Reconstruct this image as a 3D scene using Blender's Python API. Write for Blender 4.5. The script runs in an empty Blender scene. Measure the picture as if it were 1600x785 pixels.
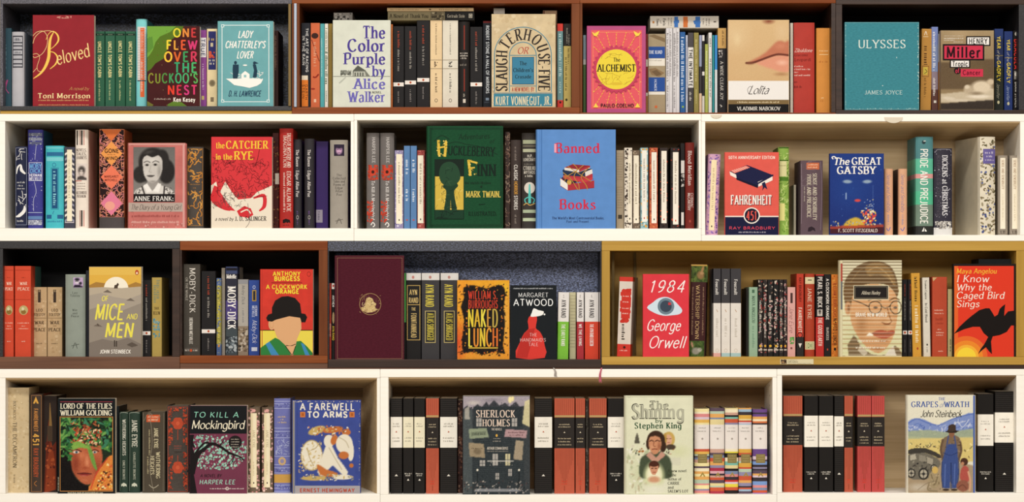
import bpy, bmesh, math, random
import numpy as np
from mathutils import Vector
from mathutils.geometry import tessellate_polygon
C = bpy.context.scene.collection
scene = bpy.context.scene
# ---------------------------------------------------------------- scale, camera, light
S = 0.0015            # metres per photograph pixel at the shelf fronts
D = 6.0               # camera distance from the shelf fronts
EYE = 480.0           # photograph row at eye level
Z0 = 0.15
def zof(py): return (785.0 - py) * S + Z0
CZ = zof(EYE)
cam_data = bpy.data.cameras.new('camera')
cam = bpy.data.objects.new('camera', cam_data); C.objects.link(cam)
cam.location = (0, -D, CZ); cam.rotation_euler = (math.pi/2, 0, 0)
cam_data.sensor_width = 36.0; cam_data.lens = 36.0 * D / (1600 * S)
cam_data.shift_y = (EYE - 392.5) / 1600.0
cam_data.clip_start = 0.1; cam_data.clip_end = 50
scene.camera = cam
world = bpy.data.worlds.new('world'); scene.world = world; world.use_nodes = True
bg = world.node_tree.nodes['Background']
bg.inputs[0].default_value = (1.0, 0.955, 0.89, 1); bg.inputs[1].default_value = 0.24
def area(name, loc, target, sx, sy, watts, col):
    l = bpy.data.lights.new(name, 'AREA'); l.shape = 'RECTANGLE'; l.size = sx; l.size_y = sy
    l.energy = watts; l.color = col
    o = bpy.data.objects.new(name, l); C.objects.link(o); o.location = loc
    d = Vector(target) - Vector(loc)
    o.rotation_euler = d.to_track_quat('-Z', 'Y').to_euler()
    return o
area('ceiling_light_panel', (0.2, -4.6, 6.4), (0, 0, 0.7), 6.0, 0.7, 470, (1.0, 0.955, 0.89))
area('front_fill_light', (-0.4, -6.5, 2.6), (0, 0, 0.7), 5.0, 1.2, 240, (1.0, 0.96, 0.9))  # added fill lamp, brightens the backs of the compartments
vs = scene.view_settings
vs.view_transform = 'Standard'; vs.look = 'None'; vs.gamma = 1.0; vs.use_curve_mapping = False
vs.exposure = -0.33

# ---------------------------------------------------------------- colour and materials
def lin(c):
    if isinstance(c, str):
        c = c.lstrip('#')
        if len(c) == 3: c = ''.join(q*2 for q in c)
        c = [int(c[i:i+2], 16) / 255.0 for i in (0, 2, 4)]
    return tuple((v/12.92 if v <= 0.04045 else ((v+0.055)/1.055)**2.4) for v in c)
def sr(h):
    h = h.lstrip('#')
    if len(h) == 3: h = ''.join(q*2 for q in h)
    return np.array([int(h[i:i+2], 16)/255.0 for i in (0, 2, 4)])
def new_mat(name):
    m = bpy.data.materials.new(name); m.use_nodes = True
    nt = m.node_tree; b = nt.nodes['Principled BSDF']
    return m, nt, b
def attr_mat(name, rough, spec, mottle=0.0, scale=60, bump=0.0, bscale=900, stretch=(1,1,1)):
    m, nt, b = new_mat(name)
    a = nt.nodes.new('ShaderNodeAttribute'); a.attribute_name = 'Col'
    b.inputs['Roughness'].default_value = rough
    b.inputs['Specular IOR Level'].default_value = spec
    tc = nt.nodes.new('ShaderNodeTexCoord'); mp = nt.nodes.new('ShaderNodeMapping')
    mp.inputs['Scale'].default_value = stretch
    nt.links.new(tc.outputs['Object'], mp.inputs[0])
    if mottle > 0:
        n = nt.nodes.new('ShaderNodeTexNoise'); n.inputs['Scale'].default_value = scale; n.inputs['Detail'].default_value = 6
        nt.links.new(mp.outputs[0], n.inputs['Vector'])
        r = nt.nodes.new('ShaderNodeMapRange')
        r.inputs[1].default_value = 0.3; r.inputs[2].default_value = 0.7
        r.inputs[3].default_value = 1 - mottle; r.inputs[4].default_value = 1 + mottle
        nt.links.new(n.outputs[0], r.inputs[0])
        mx = nt.nodes.new('ShaderNodeMix'); mx.data_type = 'RGBA'; mx.blend_type = 'MULTIPLY'
        mx.inputs[0].default_value = 1
        nt.links.new(a.outputs['Color'], mx.inputs[6]); nt.links.new(r.outputs[0], mx.inputs[7])
        nt.links.new(mx.outputs[2], b.inputs['Base Color'])
    else:
        nt.links.new(a.outputs['Color'], b.inputs['Base Color'])
    if bump > 0:
        n2 = nt.nodes.new('ShaderNodeTexNoise'); n2.inputs['Scale'].default_value = bscale
        nt.links.new(mp.outputs[0], n2.inputs['Vector'])
        bp = nt.nodes.new('ShaderNodeBump'); bp.inputs['Strength'].default_value = bump; bp.inputs['Distance'].default_value = 0.0004
        nt.links.new(n2.outputs[0], bp.inputs['Height']); nt.links.new(bp.outputs[0], b.inputs['Normal'])
    return m
M_PRINT = attr_mat('printed_ink', 0.55, 0.1)
M_PAPER = attr_mat('coated_cover_paper', 0.5, 0.14, 0.05, 45)
M_CLOTH = attr_mat('book_cloth', 0.85, 0.06, 0.13, 160, 0.5, 1400, (1, 1, 2.2))
M_WORN = attr_mat('worn_cover_paper', 0.6, 0.1, 0.13, 30)
def pages_mat():
    m, nt, b = new_mat('paper_page_edges')
    tc = nt.nodes.new('ShaderNodeTexCoord'); mp = nt.nodes.new('ShaderNodeMapping')
    mp.inputs['Scale'].default_value = (1, 1, 0.05)
    n = nt.nodes.new('ShaderNodeTexNoise'); n.inputs['Scale'].default_value = 1800
    r = nt.nodes.new('ShaderNodeValToRGB')
    r.color_ramp.elements[0].color = (*lin('#a8977c'), 1); r.color_ramp.elements[1].color = (*lin('#e6dcc6'), 1)
    r.color_ramp.elements[0].position = 0.25; r.color_ramp.elements[1].position = 0.7
    nt.links.new(tc.outputs['Object'], mp.inputs[0]); nt.links.new(mp.outputs[0], n.inputs['Vector'])
    nt.links.new(n.outputs[0], r.inputs[0]); nt.links.new(r.outputs[0], b.inputs['Base Color'])
    b.inputs['Roughness'].default_value = 0.9; b.inputs['Specular IOR Level'].default_value = 0.1
    return m
M_PAGES = pages_mat()
def wood(name, c1, c2, rough=0.45, stretch=(0.6, 8, 14), scale=5, bump=0.08, spec=0.3):
    m, nt, b = new_mat(name)
    tc = nt.nodes.new('ShaderNodeTexCoord'); mp = nt.nodes.new('ShaderNodeMapping')
    mp.inputs['Scale'].default_value = stretch
    n = nt.nodes.new('ShaderNodeTexNoise'); n.inputs['Scale'].default_value = scale
    n.inputs['Detail'].default_value = 8; n.inputs['Distortion'].default_value = 0.6
    r = nt.nodes.new('ShaderNodeValToRGB')
    r.color_ramp.elements[0].color = (*lin(c1), 1); r.color_ramp.elements[1].color = (*lin(c2), 1)
    r.color_ramp.elements[0].position = 0.32; r.color_ramp.elements[1].position = 0.68
    nt.links.new(tc.outputs['Object'], mp.inputs[0]); nt.links.new(mp.outputs[0], n.inputs['Vector'])
    nt.links.new(n.outputs[0], r.inputs[0]); nt.links.new(r.outputs[0], b.inputs['Base Color'])
    bp = nt.nodes.new('ShaderNodeBump'); bp.inputs['Strength'].default_value = bump; bp.inputs['Distance'].default_value = 0.001
    nt.links.new(n.outputs[0], bp.inputs['Height']); nt.links.new(bp.outputs[0], b.inputs['Normal'])
    b.inputs['Roughness'].default_value = rough; b.inputs['Specular IOR Level'].default_value = spec
    return m
def speckle(name, c1, c2, scale=420, rough=0.4, lo=0.42, hi=0.66):
    m, nt, b = new_mat(name)
    tc = nt.nodes.new('ShaderNodeTexCoord'); mp = nt.nodes.new('ShaderNodeMapping')
    mp.inputs['Scale'].default_value = (0.6, 1, 1.2)
    n = nt.nodes.new('ShaderNodeTexNoise'); n.inputs['Scale'].default_value = scale; n.inputs['Detail'].default_value = 3
    r = nt.nodes.new('ShaderNodeValToRGB')
    r.color_ramp.elements[0].color = (*lin(c1), 1); r.color_ramp.elements[1].color = (*lin(c2), 1)
    r.color_ramp.elements[0].position = lo; r.color_ramp.elements[1].position = hi
    nt.links.new(tc.outputs['Object'], mp.inputs[0]); nt.links.new(mp.outputs[0], n.inputs['Vector'])
    nt.links.new(n.outputs[0], r.inputs[0]); nt.links.new(r.outputs[0], b.inputs['Base Color'])
    bp = nt.nodes.new('ShaderNodeBump'); bp.inputs['Strength'].default_value = 0.4; bp.inputs['Distance'].default_value = 0.0006
    nt.links.new(n.outputs[0], bp.inputs['Height']); nt.links.new(bp.outputs[0], b.inputs['Normal'])
    b.inputs['Roughness'].default_value = rough
    return m
W_WHITE = wood('white_melamine', '#fcf7ec', '#fffbf2', 0.5, (0.5, 2, 20), 5, 0.02, 0.2)
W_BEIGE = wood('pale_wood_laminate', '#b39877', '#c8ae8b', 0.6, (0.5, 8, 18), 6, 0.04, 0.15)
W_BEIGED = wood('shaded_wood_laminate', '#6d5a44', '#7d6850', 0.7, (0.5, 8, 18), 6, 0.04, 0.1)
W_PALEB = wood('pale_back_board', '#d0b48a', '#e0c69e', 0.7, (0.5, 8, 18), 6, 0.04, 0.1)
W_MIDB = wood('tan_back_board', '#94795a', '#a58968', 0.7, (0.5, 8, 18), 6, 0.04, 0.1)
W_BROWNB = wood('dark_brown_back_board', '#8f7050', '#9c7c5a', 0.7, (0.5, 8, 18), 6, 0.04, 0.1)
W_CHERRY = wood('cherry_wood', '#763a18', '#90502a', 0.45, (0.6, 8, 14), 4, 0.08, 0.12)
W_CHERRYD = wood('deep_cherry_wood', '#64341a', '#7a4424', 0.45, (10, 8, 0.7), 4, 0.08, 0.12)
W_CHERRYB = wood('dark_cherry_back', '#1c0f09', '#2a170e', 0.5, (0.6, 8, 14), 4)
W_OAK = wood('golden_oak', '#ad863a', '#c49d4c', 0.45, (0.5, 8, 16), 4, 0.08, 0.12)
W_OAKV = wood('golden_oak_upright', '#a58036', '#ba9444', 0.45, (12, 8, 0.6), 4, 0.08, 0.12)
W_OAKB = wood('oak_back_board', '#b58c40', '#c89f52', 0.55, (0.6, 8, 12), 4)
W_ESP = wood('espresso_wood', '#2b1c15', '#3c2920', 0.4, (0.6, 8, 14), 5)
W_BROWN = wood('brown_stained_edge', '#5c3c2b', '#75503a', 0.45, (0.6, 8, 14), 5)
W_BLACK = speckle('black_grained_laminate', '#100e10', '#2c282c', 420, 0.45)
W_BLACKB = wood('black_back_board', '#08070a', '#121014', 0.6, (0.5, 8, 18), 6)
W_GREY = speckle('grey_grained_laminate', '#3a3840', '#6a6670', 420, 0.5)
W_BLUE = speckle('black_laminate_painted_sheen', '#27304c', '#b0c0f4', 380, 0.35, 0.40, 0.70)  # black grain; its blue gloss highlight is painted in as pale flecks
W_BLUEE = speckle('slate_laminate_painted_sheen', '#1d1c22', '#5c637c', 420, 0.4, 0.42, 0.72)  # pale flecks put the reflection on the dark edge into the colour
W_BLUED = speckle('dark_laminate_painted_sheen', '#12141c', '#7f8cb0', 380, 0.35, 0.45, 0.75)  # bluish flecks are painted sheen on a black grained board
def plain(name, c, rough=0.5, metal=0.0):
    m, nt, b = new_mat(name)
    n = nt.nodes.new('ShaderNodeTexNoise'); n.inputs['Scale'].default_value = 40
    r = nt.nodes.new('ShaderNodeValToRGB'); a = lin(c)
    r.color_ramp.elements[0].color = (*[v*0.9 for v in a], 1); r.color_ramp.elements[1].color = (*[min(1, v*1.08) for v in a], 1)
    nt.links.new(n.outputs[0], r.inputs[0]); nt.links.new(r.outputs[0], b.inputs['Base Color'])
    b.inputs['Roughness'].default_value = rough; b.inputs['Metallic'].default_value = metal
    return m
M_METAL = plain('brushed_metal_strip', '#8f98a6', 0.4, 0.5)
M_BRASS = plain('dull_brass_strip', '#6f5a30', 0.5, 0.5)
M_RIBBON_G = plain('grey_ribbon', '#a39c94', 0.7)
M_RIBBON_P = plain('pink_ribbon', '#b8586c', 0.7)
M_WALL = plain('painted_wall', '#8f8575', 0.9)
M_FLOOR = plain('pale_floor', '#b8ab98', 0.8)
M_TAG = plain('shelf_card', '#d9cda6', 0.6)
M_PLUG = plain('pale_plastic_plug', '#dcd2bd', 0.5)

# ---------------------------------------------------------------- mesh helpers
def link_mesh(name, verts, faces, mat, parent=None, cols=None, vcols=None, smooth=False):
    me = bpy.data.meshes.new(name); me.from_pydata(verts, [], faces)
    if cols is not None or vcols is not None:
        at = me.color_attributes.new('Col', 'FLOAT_COLOR', 'CORNER')
        n = len(me.loops); buf = np.ones((n, 4), dtype=np.float32)
        if vcols is not None:
            vi = np.empty(n, dtype=np.int32); me.loops.foreach_get('vertex_index', vi)
            buf[:, :3] = np.asarray(vcols, dtype=np.float32)[vi]
        else:
            cnt = np.array([len(f) for f in faces])
            buf[:, :3] = np.repeat(np.asarray(cols, dtype=np.float32), cnt, axis=0)
        at.data.foreach_set('color', buf.ravel())
    if smooth: me.polygons.foreach_set('use_smooth', [True]*len(me.polygons))
    me.materials.append(mat)
    o = bpy.data.objects.new(name, me); C.objects.link(o)
    if parent is not None: o.parent = parent
    return o
def thing(name, label, cat, loc, group=None):
    o = bpy.data.objects.new(name, None); C.objects.link(o); o.location = loc
    o.empty_display_size = 0.02
    o['label'] = label; o['category'] = cat
    if group: o['group'] = group
    return o
def box_mesh(name, x0, x1, y0, y1, z0, z1, mat, parent=None, bev=0.0012, org=(0,0,0)):
    bm = bmesh.new(); bmesh.ops.create_cube(bm, size=1)
    for v in bm.verts:
        v.co = Vector(((x0+x1)/2 + v.co.x*(x1-x0) - org[0], (y0+y1)/2 + v.co.y*(y1-y0) - org[1], (z0+z1)/2 + v.co.z*(z1-z0) - org[2]))
    if bev: bmesh.ops.bevel(bm, geom=list(bm.edges), offset=bev, segments=2, affect='EDGES', profile=0.6)
    me = bpy.data.meshes.new(name); bm.to_mesh(me); bm.free(); me.materials.append(mat)
    o = bpy.data.objects.new(name, me); C.objects.link(o)
    if parent is not None: o.parent = parent
    return o

# ---------------------------------------------------------------- the lettering: one skeleton alphabet drawn with a pen of any weight
GL = {
'A':'.74|L0 0,.37 1;L.37 1,.74 0;L.14 .34,.6 .34','B':'.64|L.08 0,.08 1;C.08 1,.34 1,.52 .94,.55 .76,.46 .58,.3 .53,.08 .53;C.08 .53,.36 .53,.56 .46,.6 .27,.54 .07,.36 0,.08 0',
'C':'.7|C.66 .8,.55 .95,.38 1,.16 .9,.03 .66,.03 .34,.16 .1,.38 0,.55 .05,.68 .2','D':'.72|L.08 0,.08 1;C.08 1,.35 1,.57 .9,.68 .64,.68 .36,.57 .1,.35 0,.08 0',
'E':'.58|L.08 0,.08 1;L.08 1,.54 1;L.08 .52,.46 .52;L.08 0,.56 0','F':'.55|L.08 0,.08 1;L.08 1,.54 1;L.08 .5,.45 .5',
'G':'.76|C.66 .82,.55 .95,.38 1,.16 .9,.03 .66,.03 .34,.16 .1,.38 0,.55 .04,.69 .14;L.69 .08,.69 .42;L.45 .42,.7 .42','H':'.74|L.08 0,.08 1;L.66 0,.66 1;L.08 .52,.66 .52',
'I':'.18|L.09 0,.09 1','J':'.42|C.34 1,.34 .3,.3 .08,.16 0,.02 .08','K':'.66|L.08 0,.08 1;L.08 .4,.58 1;L.22 .56,.64 0','L':'.54|L.08 0,.08 1;L.08 0,.52 0',
'M':'.9|L.08 0,.1 1;L.1 1,.45 .1;L.45 .1,.8 1;L.8 1,.82 0','N':'.76|L.08 0,.08 1;L.08 1,.68 0;L.68 0,.68 1','O':'.8|C.4 1,.16 .9,.03 .66,.03 .34,.16 .1,.4 0,.64 .1,.77 .34,.77 .66,.64 .9,.4 1',
'P':'.6|L.08 0,.08 1;C.08 1,.35 1,.54 .93,.57 .73,.5 .52,.34 .46,.08 .46','Q':'.8|C.4 1,.16 .9,.03 .66,.03 .34,.16 .1,.4 0,.64 .1,.77 .34,.77 .66,.64 .9,.4 1;L.46 .2,.76 -.08',
'R':'.66|L.08 0,.08 1;C.08 1,.35 1,.53 .94,.56 .76,.48 .57,.34 .5,.08 .5;L.32 .5,.64 0','S':'.56|C.5 .84,.4 .97,.26 1,.1 .92,.06 .75,.15 .6,.4 .44,.52 .28,.47 .08,.28 0,.13 .03,.03 .18',
'T':'.64|L.32 0,.32 1;L.02 1,.62 1','U':'.72|C.08 1,.08 .3,.16 .07,.36 0,.56 .07,.64 .3,.64 1','V':'.7|L0 1,.35 0;L.35 0,.7 1','W':'1.0|L0 1,.27 0;L.27 0,.5 .9;L.5 .9,.73 0;L.73 0,1 1',
'X':'.68|L.02 0,.66 1;L.02 1,.66 0','Y':'.66|L0 1,.33 .46;L.66 1,.33 .46;L.33 .46,.33 0','Z':'.62|L.04 1,.6 1;L.6 1,.03 0;L.03 0,.6 0',
'a':'.54|C.08 .54,.2 .65,.36 .63,.45 .5,.46 .3,.46 0;C.46 .39,.27 .37,.09 .3,.04 .16,.12 .02,.25 0,.38 .06,.46 .18','b':'.56|L.06 0,.06 1;C.06 .45,.16 .61,.31 .65,.47 .55,.53 .33,.47 .1,.31 0,.16 .04,.06 .2',
'c':'.5|C.46 .52,.36 .64,.24 .65,.08 .53,.03 .33,.08 .12,.24 0,.38 .03,.47 .14','d':'.58|L.5 0,.5 1;C.5 .45,.4 .61,.25 .65,.09 .55,.03 .33,.09 .1,.25 0,.4 .04,.5 .2',
'e':'.52|L.05 .36,.48 .36;C.48 .36,.44 .55,.27 .65,.1 .56,.03 .34,.09 .1,.26 0,.4 .03,.48 .14','f':'.36|C.38 .93,.28 1,.18 .92,.15 .78,.15 .4,.15 0;L0 .64,.32 .64',
'g':'.56|C.49 .45,.4 .61,.25 .65,.09 .55,.03 .33,.09 .1,.25 0,.4 .04,.49 .2;C.5 .64,.5 .1,.46 -.18,.3 -.3,.12 -.27,.04 -.2','h':'.54|L.06 0,.06 1;C.06 .42,.18 .61,.34 .65,.45 .54,.47 .36,.47 0',
'i':'.16|L.08 0,.08 .65;D.08 .88','j':'.2|C.13 .65,.13 -.05,.06 -.26,-.06 -.28;D.13 .88','k':'.5|L.06 0,.06 1;L.06 .24,.44 .65;L.2 .38,.49 0','l':'.16|L.08 0,.08 1',
'm':'.82|L.06 0,.06 .65;C.06 .42,.15 .59,.27 .65,.37 .57,.41 .4,.41 0;C.41 .42,.5 .59,.62 .65,.72 .57,.76 .4,.76 0','n':'.54|L.06 0,.06 .65;C.06 .42,.18 .6,.34 .65,.45 .54,.47 .36,.47 0',
'o':'.56|C.28 .65,.1 .56,.03 .33,.1 .09,.28 0,.46 .09,.53 .33,.46 .56,.28 .65','p':'.56|L.06 -.3,.06 .65;C.06 .45,.16 .61,.31 .65,.47 .55,.53 .33,.47 .1,.31 0,.16 .04,.06 .2',
'q':'.56|L.5 -.3,.5 .65;C.5 .45,.4 .61,.25 .65,.09 .55,.03 .33,.09 .1,.25 0,.4 .04,.5 .2','r':'.38|L.06 0,.06 .65;C.06 .4,.14 .57,.24 .65,.37 .62','s':'.44|C.4 .53,.3 .64,.2 .65,.08 .58,.07 .47,.15 .38,.32 .28,.4 .18,.34 .04,.2 0,.1 .02,.03 .12',
't':'.36|C.15 .9,.15 .2,.18 .05,.27 0,.36 .05;L0 .64,.33 .64','u':'.54|C.06 .65,.06 .25,.1 .06,.22 0,.36 .06,.47 .24;L.47 0,.47 .65','v':'.52|L.02 .65,.26 0;L.26 0,.5 .65','w':'.78|L.02 .65,.21 0;L.21 0,.39 .6;L.39 .6,.57 0;L.57 0,.76 .65',
'x':'.5|L.02 0,.48 .65;L.02 .65,.48 0','y':'.52|L.02 .65,.27 .02;C.5 .65,.26 0,.16 -.22,.02 -.28','z':'.46|L.04 .65,.43 .65;L.43 .65,.03 0;L.03 0,.43 0',
'0':'.6|C.3 1,.1 .88,.04 .5,.1 .12,.3 0,.5 .12,.56 .5,.5 .88,.3 1','1':'.34|L.2 0,.2 1;L.2 1,.04 .82','2':'.56|C.06 .78,.16 .96,.32 1,.48 .9,.5 .7,.36 .42,.05 0;L.05 0,.52 0','3':'.56|C.06 .86,.24 1,.44 .94,.48 .74,.36 .55,.2 .53;C.2 .53,.42 .49,.52 .28,.44 .05,.24 0,.04 .12',
'4':'.6|L.44 0,.44 1;L.44 1,.03 .3;L.03 .3,.58 .3','5':'.56|L.5 1,.12 1;L.12 1,.09 .55;C.09 .55,.28 .63,.48 .52,.52 .3,.42 .06,.22 0,.04 .1','6':'.56|C.46 .92,.3 1,.12 .84,.04 .5,.06 .2,.16 .03,.3 0,.46 .08,.52 .3,.44 .52,.28 .58,.1 .46,.05 .3',
'7':'.54|L.03 1,.52 1;L.52 1,.18 0','8':'.56|C.28 .54,.1 .64,.09 .86,.28 1,.47 .86,.46 .64,.28 .54,.08 .42,.05 .16,.28 0,.51 .16,.48 .42,.28 .54','9':'.56|C.5 .64,.42 .46,.26 .42,.1 .5,.05 .7,.12 .92,.28 1,.44 .94,.52 .7,.5 .4,.38 .12,.16 0',
'.':'.16|D.08 .05',',':'.16|L.1 .08,.04 -.16',"'":'.14|L.08 1,.05 .74','-':'.34|L.04 .36,.3 .36',':':'.16|D.08 .1;D.08 .55','&':'.7|C.66 .36,.5 .1,.28 0,.08 .1,.06 .3,.24 .5,.44 .72,.42 .94,.28 1,.16 .9,.18 .72,.36 .44,.66 0','/':'.4|L.02 0,.38 1','?':'.48|C.04 .8,.16 .98,.34 .97,.44 .8,.36 .6,.22 .45,.22 .28;D.22 .05','!':'.16|L.08 .3,.08 1;D.08 .05',' ':'.3|',
}
_gc = {}
def crom(p, sub=4):
    closed = p[0] == p[-1]; n = len(p); out = []
    for i in range(n-1):
        p0 = p[i-1] if i > 0 else (p[n-2] if closed else p[0])
        p1, p2 = p[i], p[i+1]
        p3 = p[i+2] if i+2 < n else (p[1] if closed else p[n-1])
        for k in range(sub):
            t = k/sub; t2 = t*t; t3 = t2*t
            out.append(tuple(0.5*((2*p1[j]) + (-p0[j]+p2[j])*t + (2*p0[j]-5*p1[j]+4*p2[j]-p3[j])*t2 + (-p0[j]+3*p1[j]-3*p2[j]+p3[j])*t3) for j in (0,1)))
    out.append(tuple(p[-1]))
    return out
def glyph(ch):
    if ch in _gc: return _gc[ch]
    src = GL.get(ch, GL['-']); w, s = src.split('|'); st = []
    for part in s.split(';'):
        if not part: continue
        pts = [tuple(float(q) for q in a.split()) for a in part[1:].split(',')]
        st.append((part[0], crom(pts) if part[0] == 'C' else pts))
    _gc[ch] = (float(w), st); return _gc[ch]
# style: weight, thin ratio, nib angle, serif length, slant, letter gap
SE = (.15, .35, 18, 1.0, 0, .13); SB = (.21, .35, 15, 1.0, 0, .13); SX = (.27, .3, 10, .9, 0, .13)
SI = (.13, .35, 25, .8, .22, .12); SA = (.13, 1, 0, 0, 0, .14); AB = (.2, 1, 0, 0, 0, .15); AX = (.27, .9, 0, 0, 0, .17); AZ = (.37, .9, 0, 0, 0, .16)
AI = (.16, 1, 0, 0, .2, .14); SC = (.085, .4, 35, 0, .34, .02); HW = (.12, .8, 30, 0, .16, .12); TH = (.09, .8, 0, 0, 0, .16)
BR = (.22, .55, 40, 0, .12, .12)
# ---------------------------------------------------------------- flat print: everything drawn on a cover, in photograph rows and columns of that cover
class Canvas:
    OWN = ('lettering', 'printed_mark', 'printed_panel', 'spine_band', 'printed_frame', 'groove_tone', 'worn_edge')
    def __init__(self, tolocal, front, knots=None, spine=False):
        self.spine = spine
        self.tl = tolocal; self.front = front; self.knots = knots; self.parts = []; self.k = 0; self.last = None; self.pics = []
    def acc(self, part):
        if part == 'printed_picture' and self.spine: part = 'printed_mark'
        if part in self.OWN:                      # each line of lettering, each panel is a part of its own
            if self.last != (part, self.k): self.parts.append((part, ([], [], []))); self.last = (part, self.k)
            return self.parts[-1][1]
        for n, a in self.parts:
            if n == part: return a
        self.parts.append((part, ([], [], []))); self.last = None
        return self.parts[-1][1]
    def add(self, part, pts, faces, col, eps=0.0):
        V, F, Cc = self.acc(part); b = len(V); off = 0.00012 + self.k*0.00002 + eps
        c = lin(col); P = [self.tl(*p) for p in pts]
        if self.knots is not None:                # curved spine: follow the facets of the curve
            for f in faces:
                poly = [P[i] for i in f]
                for q in self.slabs(poly):
                    b = len(V); V += [(x, self.front(x) - off, z) for x, z in q]
                    F.append(tuple(range(b, b+len(q)))); Cc.append(c)
            return
        V += [(x, self.front(x) - off, z) for x, z in P]
        for f in faces: F.append(tuple(b + i for i in f)); Cc.append(c)
    def slabs(self, poly):
        K = self.knots; lo = min(p[0] for p in poly); hi = max(p[0] for p in poly)
        inside = [k for k in K if lo + 1e-6 < k < hi - 1e-6]
        if not inside: return [poly]
        out = []; e = [-9.0] + inside + [9.0]
        for a, b in zip(e[:-1], e[1:]):
            q = poly
            for lim, sg in ((a, 1), (b, -1)):
                r = []
                for i in range(len(q)):
                    p0, p1 = q[i-1], q[i]; d0, d1 = (p0[0]-lim)*sg, (p1[0]-lim)*sg
                    if (d0 >= 0) != (d1 >= 0):
                        t = d0/(d0-d1); r.append((p0[0]+(p1[0]-p0[0])*t, p0[1]+(p1[1]-p0[1])*t))
                    if d1 >= 0: r.append(p1)
                q = r
                if not q: break
            if len(q) >= 3: out.append(q)
        return out
    def build(self, parent):
        for name, (V, F, Cc) in self.parts:
            if F:
                o = link_mesh(name, V, F, M_PRINT, parent, cols=Cc)
                if name in ('small_print', 'ruled_lines', 'printed_pattern'): o['kind'] = 'stuff'
        for part, pts, fc, L in self.pics: link_mesh(part, pts, fc, M_PRINT, parent, vcols=L)
def stroke(pts, wf, ext=0.0):
    n = len(pts); L = []; R = []
    closed = n > 3 and pts[0] == pts[-1]
    for i in range(n):
        a = pts[i-1] if i > 0 else (pts[n-2] if closed else pts[0])
        b = pts[i+1] if i < n-1 else (pts[1] if closed else pts[n-1])
        dx, dy = b[0]-a[0], b[1]-a[1]; l = math.hypot(dx, dy) or 1e-9
        dx /= l; dy /= l; w = wf(dx, dy, i/(n-1.0))/2; px, py = pts[i]
        if not closed and ext:
            if i == 0: px -= dx*ext; py -= dy*ext
            if i == n-1: px += dx*ext; py += dy*ext
        L.append((px-dy*w, py+dx*w)); R.append((px+dy*w, py-dx*w))
    return L + R, [(i, i+1, n+i+1, n+i) for i in range(n-1)]
def text_shapes(txt, h, width, st):
    """list of (points, faces, char index); x along the line, y up, cap height h, stretched to width (None: natural)"""
    wt, thin, nib, ser, slant, gap = st
    adv = []; x = 0
    for ch in txt:
        w, _ = glyph(ch); adv.append(x); x += w + gap + (wt*0.5 if ch != ' ' else 0)
    nat = max(x - gap, .05)
    sx = (width/(nat*h)) if width else 1.0
    W = min(wt, 0.30*sx*0.62 + 0.02) if sx < 1 else wt
    tw = W*h; nb = math.radians(nib); out = []
    def wf(dx, dy, t): return tw*(thin + (1-thin)*abs(dx*math.sin(nb) - dy*math.cos(nb)))
    for ci, ch in enumerate(txt):
        w, sts = glyph(ch); ox = adv[ci] + W*0.25
        k = 0
        def tr(p): return ((ox + p[0])*h*sx + slant*p[1]*h, p[1]*h)
        for typ, pts in sts:
            q = [tr(p) for p in pts]
            if typ == 'D':
                r = tw*0.62; cx, cy = q[0]
                out.append(([(cx-r, cy-r), (cx+r, cy-r), (cx+r, cy+r), (cx-r, cy+r)], [(0, 1, 2, 3)], ci, k)); k += 1
                continue
            for a in range(0, len(q)-1, 1 if typ == 'L' else len(q)):
                seg = q[a:a+2] if typ == 'L' else q
                v, f = stroke(seg, wf, tw*0.12 if typ == 'L' and not ser else 0)
                out.append((v, f, ci, k)); k += 1
            if ser and typ == 'L':
                th = tw*0.34; sl = tw*0.55*ser + 0.03*h
                for e, (p, o) in enumerate(((pts[0], pts[-1]), (pts[-1], pts[0]))):
                    if abs(p[0]-o[0]) < 0.75*abs(p[1]-o[1]) and p[1] in (0, 1, .65, -.3):
                        cx, cy = tr(p); cy += th/2 if p[1] <= 0 else -th/2
                        l = sl + tw*0.3; r = l if (p[1] <= 0 or ch.isupper()) else tw*0.3
                        out.append(([(cx-l, cy-th/2), (cx+r, cy-th/2), (cx+r, cy+th/2), (cx-l, cy+th/2)], [(0, 1, 2, 3)], ci, k)); k += 1
                    elif p[1] == o[1] and p[1] in (0, 1) and ch in 'EFTLZ':
                        cx, cy = tr(p); d = .17*h*(-1 if p[1] == 1 else 1)
                        y0, y1 = sorted((cy, cy + d)); l = th*0.6
                        out.append(([(cx-l, y0), (cx+l, y0), (cx+l, y1), (cx-l, y1)], [(0, 1, 2, 3)], ci, k)); k += 1
    return out
def _cols(col, ci): return col[ci % len(col)] if isinstance(col, (list, tuple)) else col
def T(txt, x0, y0, x1, y1, col, st=SE, rot=0, part='lettering'):
    """a line of writing, cap tops at row y0, baseline y1"""
    def f(cv):
        ca, sa = math.cos(math.radians(rot)), math.sin(math.radians(rot))
        for v, fc, ci, k in text_shapes(txt, y1-y0, x1-x0, st):
            cv.add(part, [(x0 + a*ca - b*sa, y1 - b*ca - a*sa) if rot else (x0+a, y1-b) for a, b in v], fc, _cols(col, ci), k*1e-6)
        cv.k += 1
    return f
def V(txt, x0, y0, x1, y1, col, st=SE, part='lettering'):
    """writing that runs down a spine, baseline at column x0, cap tops at x1"""
    def f(cv):
        for v, fc, ci, k in text_shapes(txt, x1-x0, y1-y0, st):
            cv.add(part, [(x0+b, y0+a) for a, b in v], fc, _cols(col, ci), k*1e-6)
        cv.k += 1
    return f
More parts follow.
